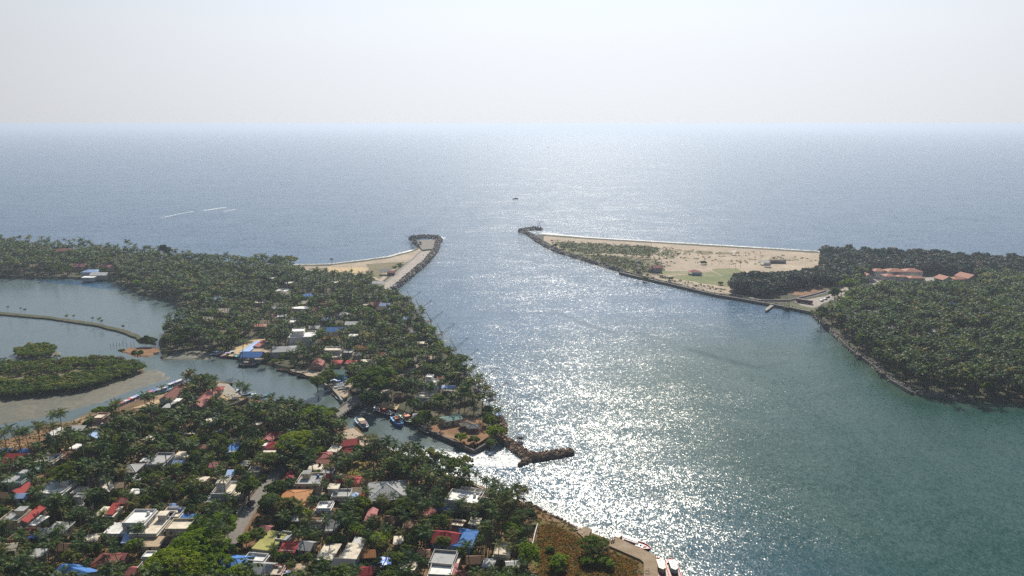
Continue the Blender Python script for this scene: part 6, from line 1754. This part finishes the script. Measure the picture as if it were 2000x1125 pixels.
trawler(1070, 288, 14, 10, 'dark', 'wood', 'white', 'ice', 'tiny boat far out near the horizon', 'boats out at sea')
# ---------------------------------------------------------------- bridge
stonem = surf('dark_stone', (0.15, 0.13, 0.115), (0.09, 0.08, 0.07), scale=0.9, third=(0.22, 0.19, 0.16), rough=0.95, bump=0.1, bscale=2.0)
rockm = surf('laterite_rock', (0.24, 0.165, 0.115), (0.15, 0.105, 0.08), scale=0.7, third=(0.30, 0.23, 0.17), rough=0.95)
rockg = surf('grey_rock', (0.16, 0.145, 0.13), (0.095, 0.09, 0.085), scale=0.5, third=(0.23, 0.21, 0.185), rough=0.95)
polem = surf('weathered_pole', (0.085, 0.065, 0.05), (0.05, 0.04, 0.032), scale=2, rough=0.9)
netm = surf('fishing_net', (0.12, 0.12, 0.11), (0.07, 0.07, 0.065), scale=3, rough=0.9)
a, b = P(650, 815, 3), P(706, 774, 3)
dv = (b - a); Lb = dv.length; yawb = math.atan2(dv.y, dv.x)
br = empty('bridge', (a.x, a.y, 0), yawb)
MB().box(0, Lb, -3.2, 3.2, 2.3, 3.0).build('deck', concrete, br)
MB().box(0.1, Lb - 0.1, -2.6, 2.6, 3.004, 3.05).build('road_surface', asphalt, br)
for sy in (-1, 1):
    m = MB()
    m.box(0, Lb, sy * 3.05 - 0.12, sy * 3.05 + 0.12, 3.7, 3.9)
    m.box(0, Lb, sy * 3.05 - 0.08, sy * 3.05 + 0.08, 3.3, 3.42)
    for k in range(int(Lb / 2.4) + 1):
        m.box(k * 2.4, k * 2.4 + .25, sy * 3.05 - .1, sy * 3.05 + .1, 3.002, 3.698)
    m.build('railing', concrete, br)
for t in (0.25, 0.5, 0.75):
    MB().box(Lb * t - .5, Lb * t + .5, -2.8, 2.8, -3, 2.297).build('pier', stonem, br)
tag(br, 'narrow concrete road bridge across the creek', 'bridge')

# ---------------------------------------------------------------- walls and quays
def wall_run(name, pix, th, z0, z1, mat, label, cat='wall'):
    pts = [P(x, y, z1) for x, y in pix]
    n = len(pts)
    vs, fs = [], []
    for i, p in enumerate(pts):
        d = (pts[min(i + 1, n - 1)] - pts[max(i - 1, 0)]).normalized()
        s = Vector((-d.y, d.x, 0)) * th / 2
        vs += [(p.x + s.x, p.y + s.y, z0), (p.x - s.x, p.y - s.y, z0), (p.x - s.x, p.y - s.y, z1), (p.x + s.x, p.y + s.y, z1)]
    for i in range(n - 1):
        for k in range(4):
            fs.append((4 * i + k, 4 * i + (k + 1) % 4, 4 * i + 4 + (k + 1) % 4, 4 * i + 4 + k))
    fs += [(3, 2, 1, 0), tuple(4 * (n - 1) + k for k in range(4))]
    o = MB().add(vs, fs).build(name, mat)
    tag(o, label, cat)
    return o
wall_run('creek_wall', [(806, 822), (840, 840), (891, 862), (926, 879), (938, 872), (956, 862)], 1.0, -2, 2.1, stonem, 'dark stone retaining wall round the creek corner yard')
wall_run('quay_wall', [(634, 749), (648, 757), (661, 771), (672, 787)], 1.0, -2, 2.0, concrete, 'low concrete quay wall at the bridge landing')
wall_run('garden_wall', [(676, 903), (690, 890), (704, 879), (716, 869)], 0.3, ZL - .3, ZL + 2.2, stonem, 'tall dark wall beside the golden grass plot')
wall_run('garden_wall', [(1040, 1062), (1045, 1040), (1050, 1022)], 0.3, ZL - .3, ZL + 1.5, wallm('white'), 'white boundary wall of the dry grass field')
wall_run('garden_wall', [(336, 1048), (352, 1056), (372, 1062)], 0.25, ZL - .3, ZL + 1.6, wallm('white'), 'white garden wall in front of the brown porch house')
wall_run('garden_wall', [(462, 1002), (480, 975), (494, 955)], 0.25, ZL - .3, ZL + 1.6, wallm('grey'), 'grey garden wall beside the village road')
wall_run('garden_wall', [(410, 806), (440, 795), (470, 783), (484, 776)], 0.4, ZL - .3, ZL + 2.6, stonem, 'brown compound wall behind the east quay')
wall_run('garden_wall', [(470, 1120), (484, 1098), (500, 1068), (510, 1058)], 0.25, ZL - .3, ZL + 1.6, stonem, 'dark wall beside the mossy roofed house')
wall_run('garden_wall', [(560, 666), (596, 662), (616, 652)], 0.5, ZL - .3, ZL + 2.6, wallm('white'), 'white compound wall of the big villa')
wall_run('garden_wall', [(625, 1012), (650, 975), (664, 952)], 0.25, ZL - .3, ZL + 1.5, wallm('cream'), 'cream lane wall by the white cube house')
wall_run('garden_wall', [(905, 935), (930, 948), (965, 966)], 0.5, -.5, ZL + 1.0, concrete, 'concrete bank wall behind the waterfront house')
wall_run('embankment_wall', [(1210, 531), (1260, 543), (1300, 551.5), (1350, 563.5), (1400, 575), (1450, 583), (1490, 590), (1540, 599), (1584, 608)], 2.2, -2, 2.3, rockg, 'stone embankment along the far shore')
wall_run('embankment_wall', [(1590, 613), (1626, 645), (1662, 682), (1702, 709), (1742, 742), (1782, 765)], 0.9, -2, 1.9, rockg, 'stone bank wall below the far shore palms')
wall_run('road_parapet', [(1480, 585), (1540, 585.5), (1588, 574), (1614, 566)], 0.6, ZL - .3, ZL + 1.4, wallm('grey'), 'low grey parapet round the casuarina wood')
# quay, lower right
def slab(name, pix, z0, z1, mat, label, cat):
    pts = [P(x, y, z1) for x, y in pix]
    if area2([Vector((p.x, p.y, 0)) for p in pts]) < 0:
        pts.reverse()
    n = len(pts)
    vs = [(p.x, p.y, z0) for p in pts] + [(p.x, p.y, z1) for p in pts]
    fs = [tuple(range(n, 2 * n)), tuple(range(n - 1, -1, -1))] + [(k, (k + 1) % n, n + (k + 1) % n, n + k) for k in range(n)]
    o = MB().add(vs, fs).build(name, mat)
    tag(o, label, cat)
    return o
slab('quay', [(1193, 1055), (1204, 1049), (1282, 1085), (1284, 1100), (1286, 1160), (1258, 1160), (1257, 1098), (1250, 1092), (1190, 1066)], -2, 2.3, quaym, 'brown concrete quay with work boats alongside', 'quay')
slab('landing_stage', [(1127, 1038), (1141, 1028), (1156, 1033), (1150, 1046), (1140, 1050)], -2, 2.1, quaym, 'small square concrete landing near the shore bush', 'quay')
slab('jetty', [(1494, 604), (1497, 607), (1513, 595), (1509, 592)], 0.7, 1.6, concrete, 'short concrete jetty on the far shore', 'jetty')
slab('quay', [(425, 748), (447, 750), (471, 774), (455, 782), (425, 765)], -1, 1.9, concrete, 'east quay with pale boats alongside', 'quay')
for px, py, lb in [(1195, 1058, 'dark motorbike, left one on the quay'), (1199, 1057, 'dark motorbike, right one on the quay')]:
    p = P(px, py, 2.3)
    r_ = empty('motorbike', (p.x, p.y, 2.3), R(60))
    for sx in (-.6, .6):
        m = MB()
        m.tube([(sx, -.06, .3), (sx, .06, .3)], .3, 10)
        m.build('wheel', pm('black'), r_)
    m = MB(); m.tube([(-.55, 0, .75), (-.1, 0, .7), (.25, 0, .85), (.55, 0, .55)], [.12, .16, .17, .08], 6); m.build('body', pm('black'), r_)
    m = MB(); m.tube([(.4, -.35, 1.05), (.42, .35, 1.05)], .03, 4); m.build('handlebar', pm('dark'), r_)
    m = MB(); m.box(-.55, .0, -.13, .13, .87, .95); m.build('seat', pm('black'), r_)
    tag(r_, lb, 'motorbike', 'motorbikes on the quay')
m = MB(); 
for k in range(16):
    t0, t1 = 2 * math.pi * k / 16, 2 * math.pi * (k + 1) / 16
    m.tube([(math.cos(t0) * .9, math.sin(t0) * .9, 0.08), (math.cos(t1) * .9, math.sin(t1) * .9, 0.08)], .08, 5)
o = m.build('rope_ring', pm('wood')); o.location = P(1264, 1118, 2.3); tag(o, 'coil of brown rope lying on the quay', 'rope')

# ---------------------------------------------------------------- rock heaps
def rocks(name, pix, width, top, mat, label, size=0.9, dens=1.0, seed=3, cat='breakwater'):
    r = np.random.default_rng(seed)
    pts = [P(x, y, 0) for x, y in pix]
    base = np.array([[-1, -1, -.6], [1, -1, -.6], [1, 1, -.6], [-1, 1, -.6], [-.75, -.8, .6], [.8, -.7, .5], [.7, .8, .65], [-.8, .7, .55]])
    bq = np.array([(0, 1, 5, 4), (1, 2, 6, 5), (2, 3, 7, 6), (3, 0, 4, 7), (4, 5, 6, 7), (3, 2, 1, 0)])
    V, Q = [], []
    o = 0
    # core
    n = len(pts)
    W = lambda i: width if isinstance(width, (int, float)) else width[min(i, len(width) - 1)]
    for i, (p, q) in enumerate(zip(pts[:-1], pts[1:])):
        d = q - p; L = d.length; d.normalize(); s = Vector((-d.y, d.x, 0))
        w0, w1 = W(i), W(i + 1)
        cv = []
        for pt, w in ((p - d * 1.0, w0), (q + d * 1.0, w1)):
            cv += [pt + s * w * .5 + Vector((0, 0, -2)), pt + s * w * .28 + Vector((0, 0, top * .75)), pt - s * w * .28 + Vector((0, 0, top * .75)), pt - s * w * .5 + Vector((0, 0, -2))]
        V.append(np.array([tuple(c) for c in cv]) + np.array([0, 0, 0.01 * i])); Q.append(np.array([(0, 1, 5, 4), (1, 2, 6, 5), (2, 3, 7, 6), (0, 3, 2, 1), (4, 5, 6, 7)]) + o); o += 8
        m = int(L * (w0 + w1) * .5 * dens / (size * size * 1.7))
        for _ in range(m):
            t, u = r.uniform(-.02, 1.02), r.uniform(-1, 1)
            w = (w0 + (w1 - w0) * t) * .5
            z = top * (1 - max(0, abs(u) - .45) / .55 * 1.05) * r.uniform(.75, 1.05)
            c = p + d * (L * t) + s * (u * w)
            sz = size * r.uniform(.45, .95)
            rot = r.normal(size=(3, 3)); qm, _r = np.linalg.qr(rot)
            if np.linalg.det(qm) < 0:
                qm[:, 0] *= -1
            V.append(((base + r.uniform(-.22, .22, base.shape)) * sz * np.array([1, r.uniform(.6, 1), r.uniform(.5, .9)])) @ qm.T + np.array([c.x, c.y, z]))
            Q.append(bq + o); o += 8
    me = big_mesh(name, np.concatenate(V), np.concatenate(Q), mat)
    tag(link(name, me), label, cat, None, 'stuff')
rocks('rock_groyne', [(962, 852), (985, 862), (1005, 875), (1022, 888), (1040, 896), (1065, 893), (1095, 888), (1116, 885)], [5.5, 6, 6.5, 7.5, 8, 7, 6, 4.0], 2.5, rockm, 'curved groyne of brown boulders at the creek mouth', 0.55)
rocks('rock_groyne', [(1040, 896), (1026, 903), (1016, 909)], [5.5, 4, 2.0], 1.7, rockm, 'short spur of brown boulders off the curved groyne', 0.5, seed=4)
rocks('rock_bank', [(962, 852), (978, 846), (984, 832), (972, 818)], [6, 6, 5, 4], 2.6, rockm, 'boulder bank below the corner bushes', 0.7, seed=5, cat='rocks')
rocks('rock_mole', [(804, 468), (812, 465), (832, 463.5), (850, 465), (856, 468)], [10, 14, 16, 16, 12], 3.6, rockg, 'dark rock head of the left jetty', 1.6, seed=6)
rocks('rock_mole', [(808, 472), (818, 478), (822, 484)], [8, 10, 8], 3.2, rockg, 'rocks on the seaward flank of the left jetty', 1.5, seed=7)
rocks('rock_mole', [(856, 468), (853, 478), (848, 492), (830, 514), (806, 534), (786, 551), (766, 567)], [12, 10, 9, 9, 9, 8, 7], 2.6, rockg, 'rock slope along the river side of the left jetty', 1.4, seed=8)
rocks('rock_mole', [(1016, 453), (1030, 449.5), (1045, 448), (1057, 449)], [8, 14, 14, 9], 3.6, rockg, 'dark rock head of the far jetty', 1.7, seed=9)
rocks('rock_mole', [(1018, 453), (1035, 459), (1050, 470), (1072, 484), (1095, 494), (1130, 505), (1170, 517), (1215, 531)], [8, 9, 9, 9, 8, 7, 7, 6], 2.8, rockg, 'long rock jetty running back from the far jetty head', 1.6, seed=10)
rocks('rock_bank', [(1215, 532), (1270, 546), (1330, 560), (1400, 577), (1450, 585), (1490, 592), (1545, 602), (1584, 610)], 4.5, 1.6, rockg, 'rocks at the foot of the far embankment', 1.2, seed=11, cat='rocks')
rocks('rock_bank', [(1586, 612), (1625, 649), (1661, 684), (1701, 711), (1741, 744), (1780, 767), (1850, 779), (1900, 784)], 5.0, 1.9, rockg, 'rocks along the bank below the far shore palms', 0.85, seed=12, cat='rocks')
rocks('rock_bank', [(774, 574), (792, 584), (812, 613), (850, 662), (880, 697), (897, 713), (918, 742), (937, 776)], 4.0, 1.4, rockg, 'rocks along the river bank of the headland', 1.0, seed=13, cat='rocks')
rocks('rock_bank', [(1030, 988), (1060, 1003), (1090, 1018), (1126, 1038)], 2.6, 1.5, rockm, 'rubble along the bank of the dry grass field', 0.6, seed=14, cat='rocks')
rocks('rubble', [(1128, 1040), (1136, 1048), (1140, 1052)], [3, 4, 3], 2.0, wallm('cream'), 'pale rubble heap behind the square landing', 0.5, seed=15, cat='rubble')
rocks('rubble', [(1210, 1078), (1235, 1092), (1250, 1104)], [3, 4, 3], 1.9, rockm, 'broken rubble along the inner side of the quay', 0.45, seed=16, cat='rubble')
# jetty deck on the left mole head
sheet('mole_top', [(812, 469), (850, 468.5), (845, 486), (824, 488)], surf('rubble_top', (0.12, 0.10, 0.085), (0.075, 0.065, 0.055), scale=0.25), 3.2, 'rubble covered top of the left jetty head')

# ---------------------------------------------------------------- shore lift nets on poles
def lift_net(px, py, yaw, sc, label, roof=False, group='shore lift nets'):
    p = P(px, py, 0)
    root = empty('lift_net', (p.x, p.y, 0), R(yaw))
    root.scale = (sc, sc, sc)
    MB().box(-1.6, 1.6, -2.6, 1.2, 2.0, 2.12).build('platform', polem, root)
    for x in (-1.5, 0, 1.5):
        for y in (-2.5, -.6, 1.1):
            m = MB(); m.tube([(x, y, -2), (x + random.uniform(-.1, .1), y, 2.0 + (1.6 if y == 1.1 else 0))], .09, 5); m.build('post', polem, root)
    for sx in (-1, 1):
        m = MB(); m.tube([(sx * 1.5, 1.0, 2.2), (sx * .35, 8.5, 7.2)], [.11, .06], 5); m.build('spar', polem, root)
        m = MB(); m.tube([(sx * 1.4, 1.0, 2.2), (sx * .4, -1.8, 8.6)], [.10, .06], 5); m.build('shear_leg', polem, root)
    m = MB(); m.tube([(.0, -1.8, 8.6), (0, 8.5, 7.2)], .035, 4); m.build('stay', polem, root)
    for k in range(4):
        t = math.pi / 4 + k * math.pi / 2
        m = MB(); m.tube([(0, 8.5, 7.2), (math.cos(t) * 2.4, 8.5 + math.sin(t) * 2.4, 5.6), (math.cos(t) * 4.2, 8.5 + math.sin(t) * 4.2, 3.4)], .05, 4); m.build('net_arm', polem, root)
    if roof:
        MB().add([(-1.8, -2.8, 3.9), (1.8, -2.8, 3.9), (1.8, .2, 4.6), (-1.8, .2, 4.6), (-1.8, -2.8, 4.0), (1.8, -2.8, 4.0), (1.8, .2, 4.7), (-1.8, .2, 4.7)], [(3, 2, 1, 0), (4, 5, 6, 7), (0, 1, 5, 4), (1, 2, 6, 5), (2, 3, 7, 6), (3, 0, 4, 7)]).build('roof', sheetm('paleblue', 'x'), root)
        for x in (-1.4, 1.4):
            m = MB(); m.tube([(x, -2.4, 2.1), (x, -2.4, 3.92)], .07, 4); m.build('roof_post', polem, root)
    tag(root, label, 'fishing net', group)
for k, (x, y, yw, sc, lb, rf) in enumerate([
    (806, 474, 60, 1.3, 'lift net standing off the seaward side of the left jetty', False), (806, 484, 70, 1.2, 'lift net beside the left beach end', False),
    (775, 566, -90, 1.0, 'roofed lift net just below the left jetty', True), (800, 590, -70, 1.2, 'lift net by the bank under the jetty trees', False),
    (818, 610, -70, 1.3, 'lift net above the bright tree on the bank', False), (838, 634, -70, 1.3, 'lift net left of the sun streak, upper bank', False), (860, 660, -65, 1.3, 'lift net at the middle of the headland bank', False),
    (886, 690, -60, 1.25, 'lift net beside the leaning bank palms', False), (906, 712, -60, 1.2, 'lift net below the leaning bank palms', False), (942, 752, -60, 1.2, 'lift net where the bank bends', False), (962, 778, -60, 1.1, 'lift net opposite the white tarpaulin roof', False),
    (978, 822, -75, 0.95, 'blue roofed lift net at the corner bushes', True), (1016, 862, 160, 0.8, 'roofed lift net standing in the water off the groyne', True),
    (1052, 449, -20, 1.6, 'lift net on the far jetty head', False), (1022, 456, 160, 1.2, 'lift net on the river side of the far jetty head', False),
    (1535, 606, 170, 1.3, 'lift net beside the row of far shore stakes', False), (1676, 700, 150, 1.3, 'lift net by the bank of the far shore palms', False), (1722, 735, 150, 1.2, 'lift net at the lower far shore bank', False)]):
    lift_net(x, y, yw, sc, lb, rf)
# stakes driven in the water
def stakes(pts, h, label, group, base='stake'):
    first = None
    for k, (x, y) in enumerate(pts):
        p = P(x, y, 0)
        m = MB(); hh = h * random.uniform(.7, 1.15)
        m.tube([(0, 0, -2), (random.uniform(-.2, .2), random.uniform(-.2, .2), hh)], .13, 5)
        o = m.build(base, polem); o.location = p
        tag(o, label, 'stake', group)
stakes([(1516, 617), (1521, 616), (1527, 618), (1531, 617), (1535, 616), (1539, 615), (1543, 613), (1541, 617)], 3.2, 'thin wooden stake of the row off the far car park', 'stakes off the far car park')
stakes([(1661, 716), (1664, 712), (1669, 713), (1677, 713), (1684, 712), (1690, 714), (1695, 712)], 3.0, 'thin wooden stake of the row off the far palms', 'stakes off the far palms')
stakes([(1337, 573), (1343, 575), (1347, 571), (1351, 570), (1355, 572)], 3.4, 'wooden stake of the old pier by the embankment', 'stakes of the old pier')
stakes([(1386, 585), (1391, 587), (1396, 583)], 3.0, 'wooden stake off the casuarina bank', 'stakes off the casuarina bank')
stakes([(528, 779), (540, 787)], 3.4, 'lone wooden stake in the creek basin', 'stakes in the creek basin')
stakes([(1123, 506), (1146, 513), (1172, 521), (1196, 527), (1064, 488), (1042, 478)], 4.0, 'wooden stake at the foot of the far jetty', 'stakes at the far jetty')
stakes([(216, 678), (222, 676), (228, 678), (234, 676), (240, 674), (248, 676), (256, 677), (262, 676)], 3.0, 'wooden stake of the lagoon fish pen', 'stakes of the lagoon fish pen')
stakes([(872, 690), (876, 692), (880, 694), (884, 698), (912, 722), (920, 730), (938, 760), (944, 766), (968, 782), (976, 785), (1008, 812), (1016, 806)], 4.2, 'tall wooden pole at the headland bank nets', 'poles at the headland bank')

# ---------------------------------------------------------------- watchtower, bus, cars, poles, people
def tower(px, py):
    p = P(px, py, ZL)
    r_ = empty('watchtower', (p.x, p.y, ZL), R(10))
    r_.scale = (0.8, 0.8, 0.8)
    for sx in (-2, 2):
        for sy in (-2, 2):
            MB().box(sx - .25, sx + .25, sy - .25, sy + .25, -.5, 13).build('leg', wallm('grey'), r_)
    for z in (4, 8, 11):
        MB().box(-2.6, 2.6, -2.6, 2.6, z, z + .3).build('floor', wallm('grey'), r_)
    MB().ring(-2.6, 2.6, -2.6, 2.6, 11.303, 12.2, .15).build('railing', wallm('grey'), r_)
    hip_roof(5, 5, 13.12, 1.6).build('roof', sheetm('dark', 'x'), r_)
    m = MB()
    for k in range(3):
        m.tube([(-1.6, 2.3, k * 4), (1.6, 2.3, k * 4 + 4)], .2, 4)
    m.build('stair', wallm('grey'), r_)
    tag(r_, 'grey open watchtower with a dark roof on the far embankment', 'tower')
tower(1247, 530)
def bus(px, py, yaw, L, c, label):
    p = P(px, py, ZL + .1)
    r_ = empty('parked_bus', (p.x, p.y, ZL + .1), R(yaw))
    b_ = MB().box(-L / 2, L / 2, -1.25, 1.25, .5, 3.0).build('body', pm(c), r_)
    MB().box(-L / 2 + .1, L / 2 - .1, -1.15, 1.15, 3.003, 3.15).build('roof', pm('maroon'), r_)
    for sy in (-1, 1):
        MB().box(-L / 2 + .5, L / 2 - .8, sy * 1.25 - .02, sy * 1.25 + .02, 1.7, 2.5).build('window', glassm, r_)
    for x in (-L * .32, L * .3):
        for sy in (-1, 1):
            m = MB(); m.tube([(x, sy * 1.0, .5), (x, sy * 1.28, .5)], .5, 10); m.build('wheel', pm('black'), r_)
    tag(r_, label, 'bus')
bus(1571, 592, -38, 13, 'maroon', 'dark maroon bus parked by the far bank')
def car(px, py, yaw, c, label, z=ZL + .15):
    p = P(px, py, z)
    r_ = empty('parked_car', (p.x, p.y, z), R(yaw))
    m = MB()
    prof = [(-2.0, .3), (2.0, .3), (2.05, .75), (1.1, .9), (.5, 1.4), (-1.1, 1.42), (-1.9, .95), (-2.05, .8)]
    vs = [(x, -.82, zz) for x, zz in prof] + [(x, .82, zz) for x, zz in prof]
    n = len(prof)
    m.add(vs, [tuple(range(n)), tuple(range(2 * n - 1, n - 1, -1))] + [(k, n + k, n + (k + 1) % n, (k + 1) % n) for k in range(n)])
    m.build('body', pm(c), r_)
    m = MB(); m.box(-1.0, .4, -.84, .84, .95, 1.3); m.build('window', glassm, r_)
    for x in (-1.25, 1.3):
        for sy in (-1, 1):
            w = MB(); w.tube([(x, sy * .68, .32), (x, sy * .86, .32)], .32, 10); w.build('wheel', pm('black'), r_)
    tag(r_, label, 'car', 'parked cars')
car(309, 1071, -15, 'red', 'red car parked in the sandy yard')
car(321, 1073, -10, 'dark', 'dark car parked right of the red one')
car(490, 985, 82, 'dark', 'dark car parked on the village road under trees')
for k, (x, y, c) in enumerate([(1605, 588, 'white'), (1612, 585, 'ice'), (1617, 581, 'dark'), (1627, 577, 'white'), (1636, 572, 'red')]):
    car(x, y, 30, c, '%s car in the far car park, %s from the bus' % ({'ice': 'silver'}.get(c, c), ['nearest', 'second', 'third', 'fourth', 'furthest'][k]))
def lamp_post(px, py, h, label):
    p = P(px, py, ZL)
    r_ = empty('lamp_post', (p.x, p.y, ZL))
    m = MB(); m.tube([(0, 0, -.3), (0, 0, h)], [.16, .09], 6); m.build('pole', polem, r_)
    m = MB(); m.tube([(0, 0, h), (1.6, 0, h + .3)], .06, 5); m.build('arm', polem, r_)
    m = MB(); m.box(1.2, 2.0, -.2, .2, h + .2, h + .38); m.build('lamp', pm('white'), r_)
    tag(r_, label, 'lamp post', 'tall poles')
lamp_post(1446, 523, 11, 'tall thin lamp post on the far beach')
lamp_post(1272, 486, 8, 'thin lamp post near the far surf')
lamp_post(1436, 526, 7, 'shorter lamp post left of the tall one')
lamp_post(687, 540, 12, 'bare pole at the edge of the yellow sand')
def person(px, py, shirt, label, z, yaw=0):
    p = P(px, py, z)
    r_ = empty('person', (p.x, p.y, z), R(yaw))
    bm = MB()
    m = bpy.data.meshes.new('body')
    J = [(0, 0, .95), (0, 0, 1.2), (0, 0, 1.42), (0, .01, 1.53), (0, .02, 1.66), (-.18, 0, 1.4), (-.26, .02, 1.14), (-.24, .1, .9), (.18, 0, 1.4), (.27, -.02, 1.14), (.25, .06, .9), (-.1, 0, .9), (-.11, .08, .5), (-.11, .02, .08), (-.11, .14, .04), (.1, 0, .9), (.11, -.1, .5), (.11, -.22, .1), (.11, -.1, .05)]
    E = [(0, 1), (1, 2), (2, 3), (3, 4), (2, 5), (5, 6), (6, 7), (2, 8), (8, 9), (9, 10), (0, 11), (11, 12), (12, 13), (13, 14), (0, 15), (15, 16), (16, 17), (17, 18)]
    rad = [.15, .14, .15, .06, .11, .07, .05, .04, .07, .05, .04, .1, .07, .05, .04, .1, .07, .05, .04]
    m.from_pydata([tuple(q) for q in J], E, [])
    o = link('body', m, r_)
    sk = o.modifiers.new('skin', 'SKIN')
    for v, rr_ in zip(m.skin_vertices[0].data, rad):
        v.radius = (rr_, rr_)
    m.skin_vertices[0].data[0].use_root = True
    ss = o.modifiers.new('smooth', 'SUBSURF'); ss.levels = 1; ss.render_levels = 1
    m.materials.append(surf('skin', (0.22, 0.12, 0.075), rough=0.6))
    t = MB(); t.tube([(0, 0, .86), (0, 0, 1.15), (0, 0, 1.38), (0, 0, 1.48)], [.18, .17, .2, .1], 10); t.build('shirt', pm(shirt), r_)
    t = MB(); t.tube([(0, .02, 1.66), (0, .01, 1.74), (0, 0, 1.79)], [.122, .115, .05], 9); t.build('hair', pm('black'), r_)
    tag(r_, label, 'person')
person(774, 538, 'dark', 'person in dark shirt walking on the jetty road, left of two', ZL + .16, 20)
person(777, 537.4, 'wood', 'person in brown shirt walking on the jetty road, right of two', ZL + .16, 30)
person(827, 500, 'dark', 'lone person in dark clothes far along the jetty road', ZL + .16, -20)

# blue tarpaulins between the houses
def tarp(px, py, w, d, c, label):
    r = np.random.default_rng(int(px * 7 + py))
    n = 7
    vs, fs = [], []
    for i in range(n):
        for j in range(n):
            u, v = i / (n - 1) - .5, j / (n - 1) - .5
            vs.append((u * w, v * d, 2.6 - 3.2 * u * u + r.uniform(-.22, .22) - .4 * v))
    for i in range(n - 1):
        for j in range(n - 1):
            fs.append((i * n + j, (i + 1) * n + j, (i + 1) * n + j + 1, i * n + j + 1))
    p = P(px, py, ZL + 2.4)
    root = empty('tarpaulin', (p.x, p.y, ZL), random.uniform(-.3, .3))
    MB().add(vs, fs).build('sheet', pm(c), root)
    for sx in (-.42, .42):
        for sy in (-.42, .42):
            m = MB(); m.tube([(sx * w, sy * d, -.2), (sx * w, sy * d, 1.9)], .06, 5); m.build('pole', polem, root)
    tag(root, label, 'tarpaulin', 'tarpaulins stretched between houses')
for x, y, w, d, c, lb in [(745, 1099, 6.5, 7, 'blue', 'big deep blue tarpaulin in the trees at the bottom'), (866, 992, 5, 4, 'blue', 'blue tarpaulin left of the waterfront house'), (888, 990, 3.5, 4, 'skyblue', 'sky blue tarpaulin right beside the blue one'), (658, 1020, 4, 4, 'blue', 'blue tarpaulin below the white cube house'), (428, 842, 3, 4, 'blue', 'small blue tarpaulin above the blue lean-to'), (194, 882, 3, 3, 'skyblue', 'tiny sky blue tarpaulin left of the dark trees'), (652, 742, 4, 3, 'ice', 'pale tarpaulin on the bridge landing'), (330, 1088, 3, 3, 'white', 'white tarpaulin by the sandy yard'), (63, 1048, 4, 3, 'blue', 'blue tarpaulin below the unfinished brick walls'), (560, 1118, 4, 3, 'lilac', 'lilac tarpaulin at the bottom edge'), (583, 1121, 4, 3, 'dark', 'dark tarpaulin right of the lilac one')]:
    tarp(x, y, w, d, c, lb)
# ---------------------------------------------------------------- render settings
S.view_settings.view_transform = 'Standard'
S.view_settings.look = 'None'
S.view_settings.exposure = 0.34
S.view_settings.gamma = 1.0
S.cycles.use_denoising = False
S.cycles.max_bounces = 6
S.cycles.diffuse_bounces = 2
S.cycles.glossy_bounces = 2
S.cycles.transmission_bounces = 3
S.cycles.transparent_max_bounces = 6
S.cycles.volume_bounces = 0
S.cycles.sample_clamp_direct = 2.1
S.cycles.sample_clamp_indirect = 3.0
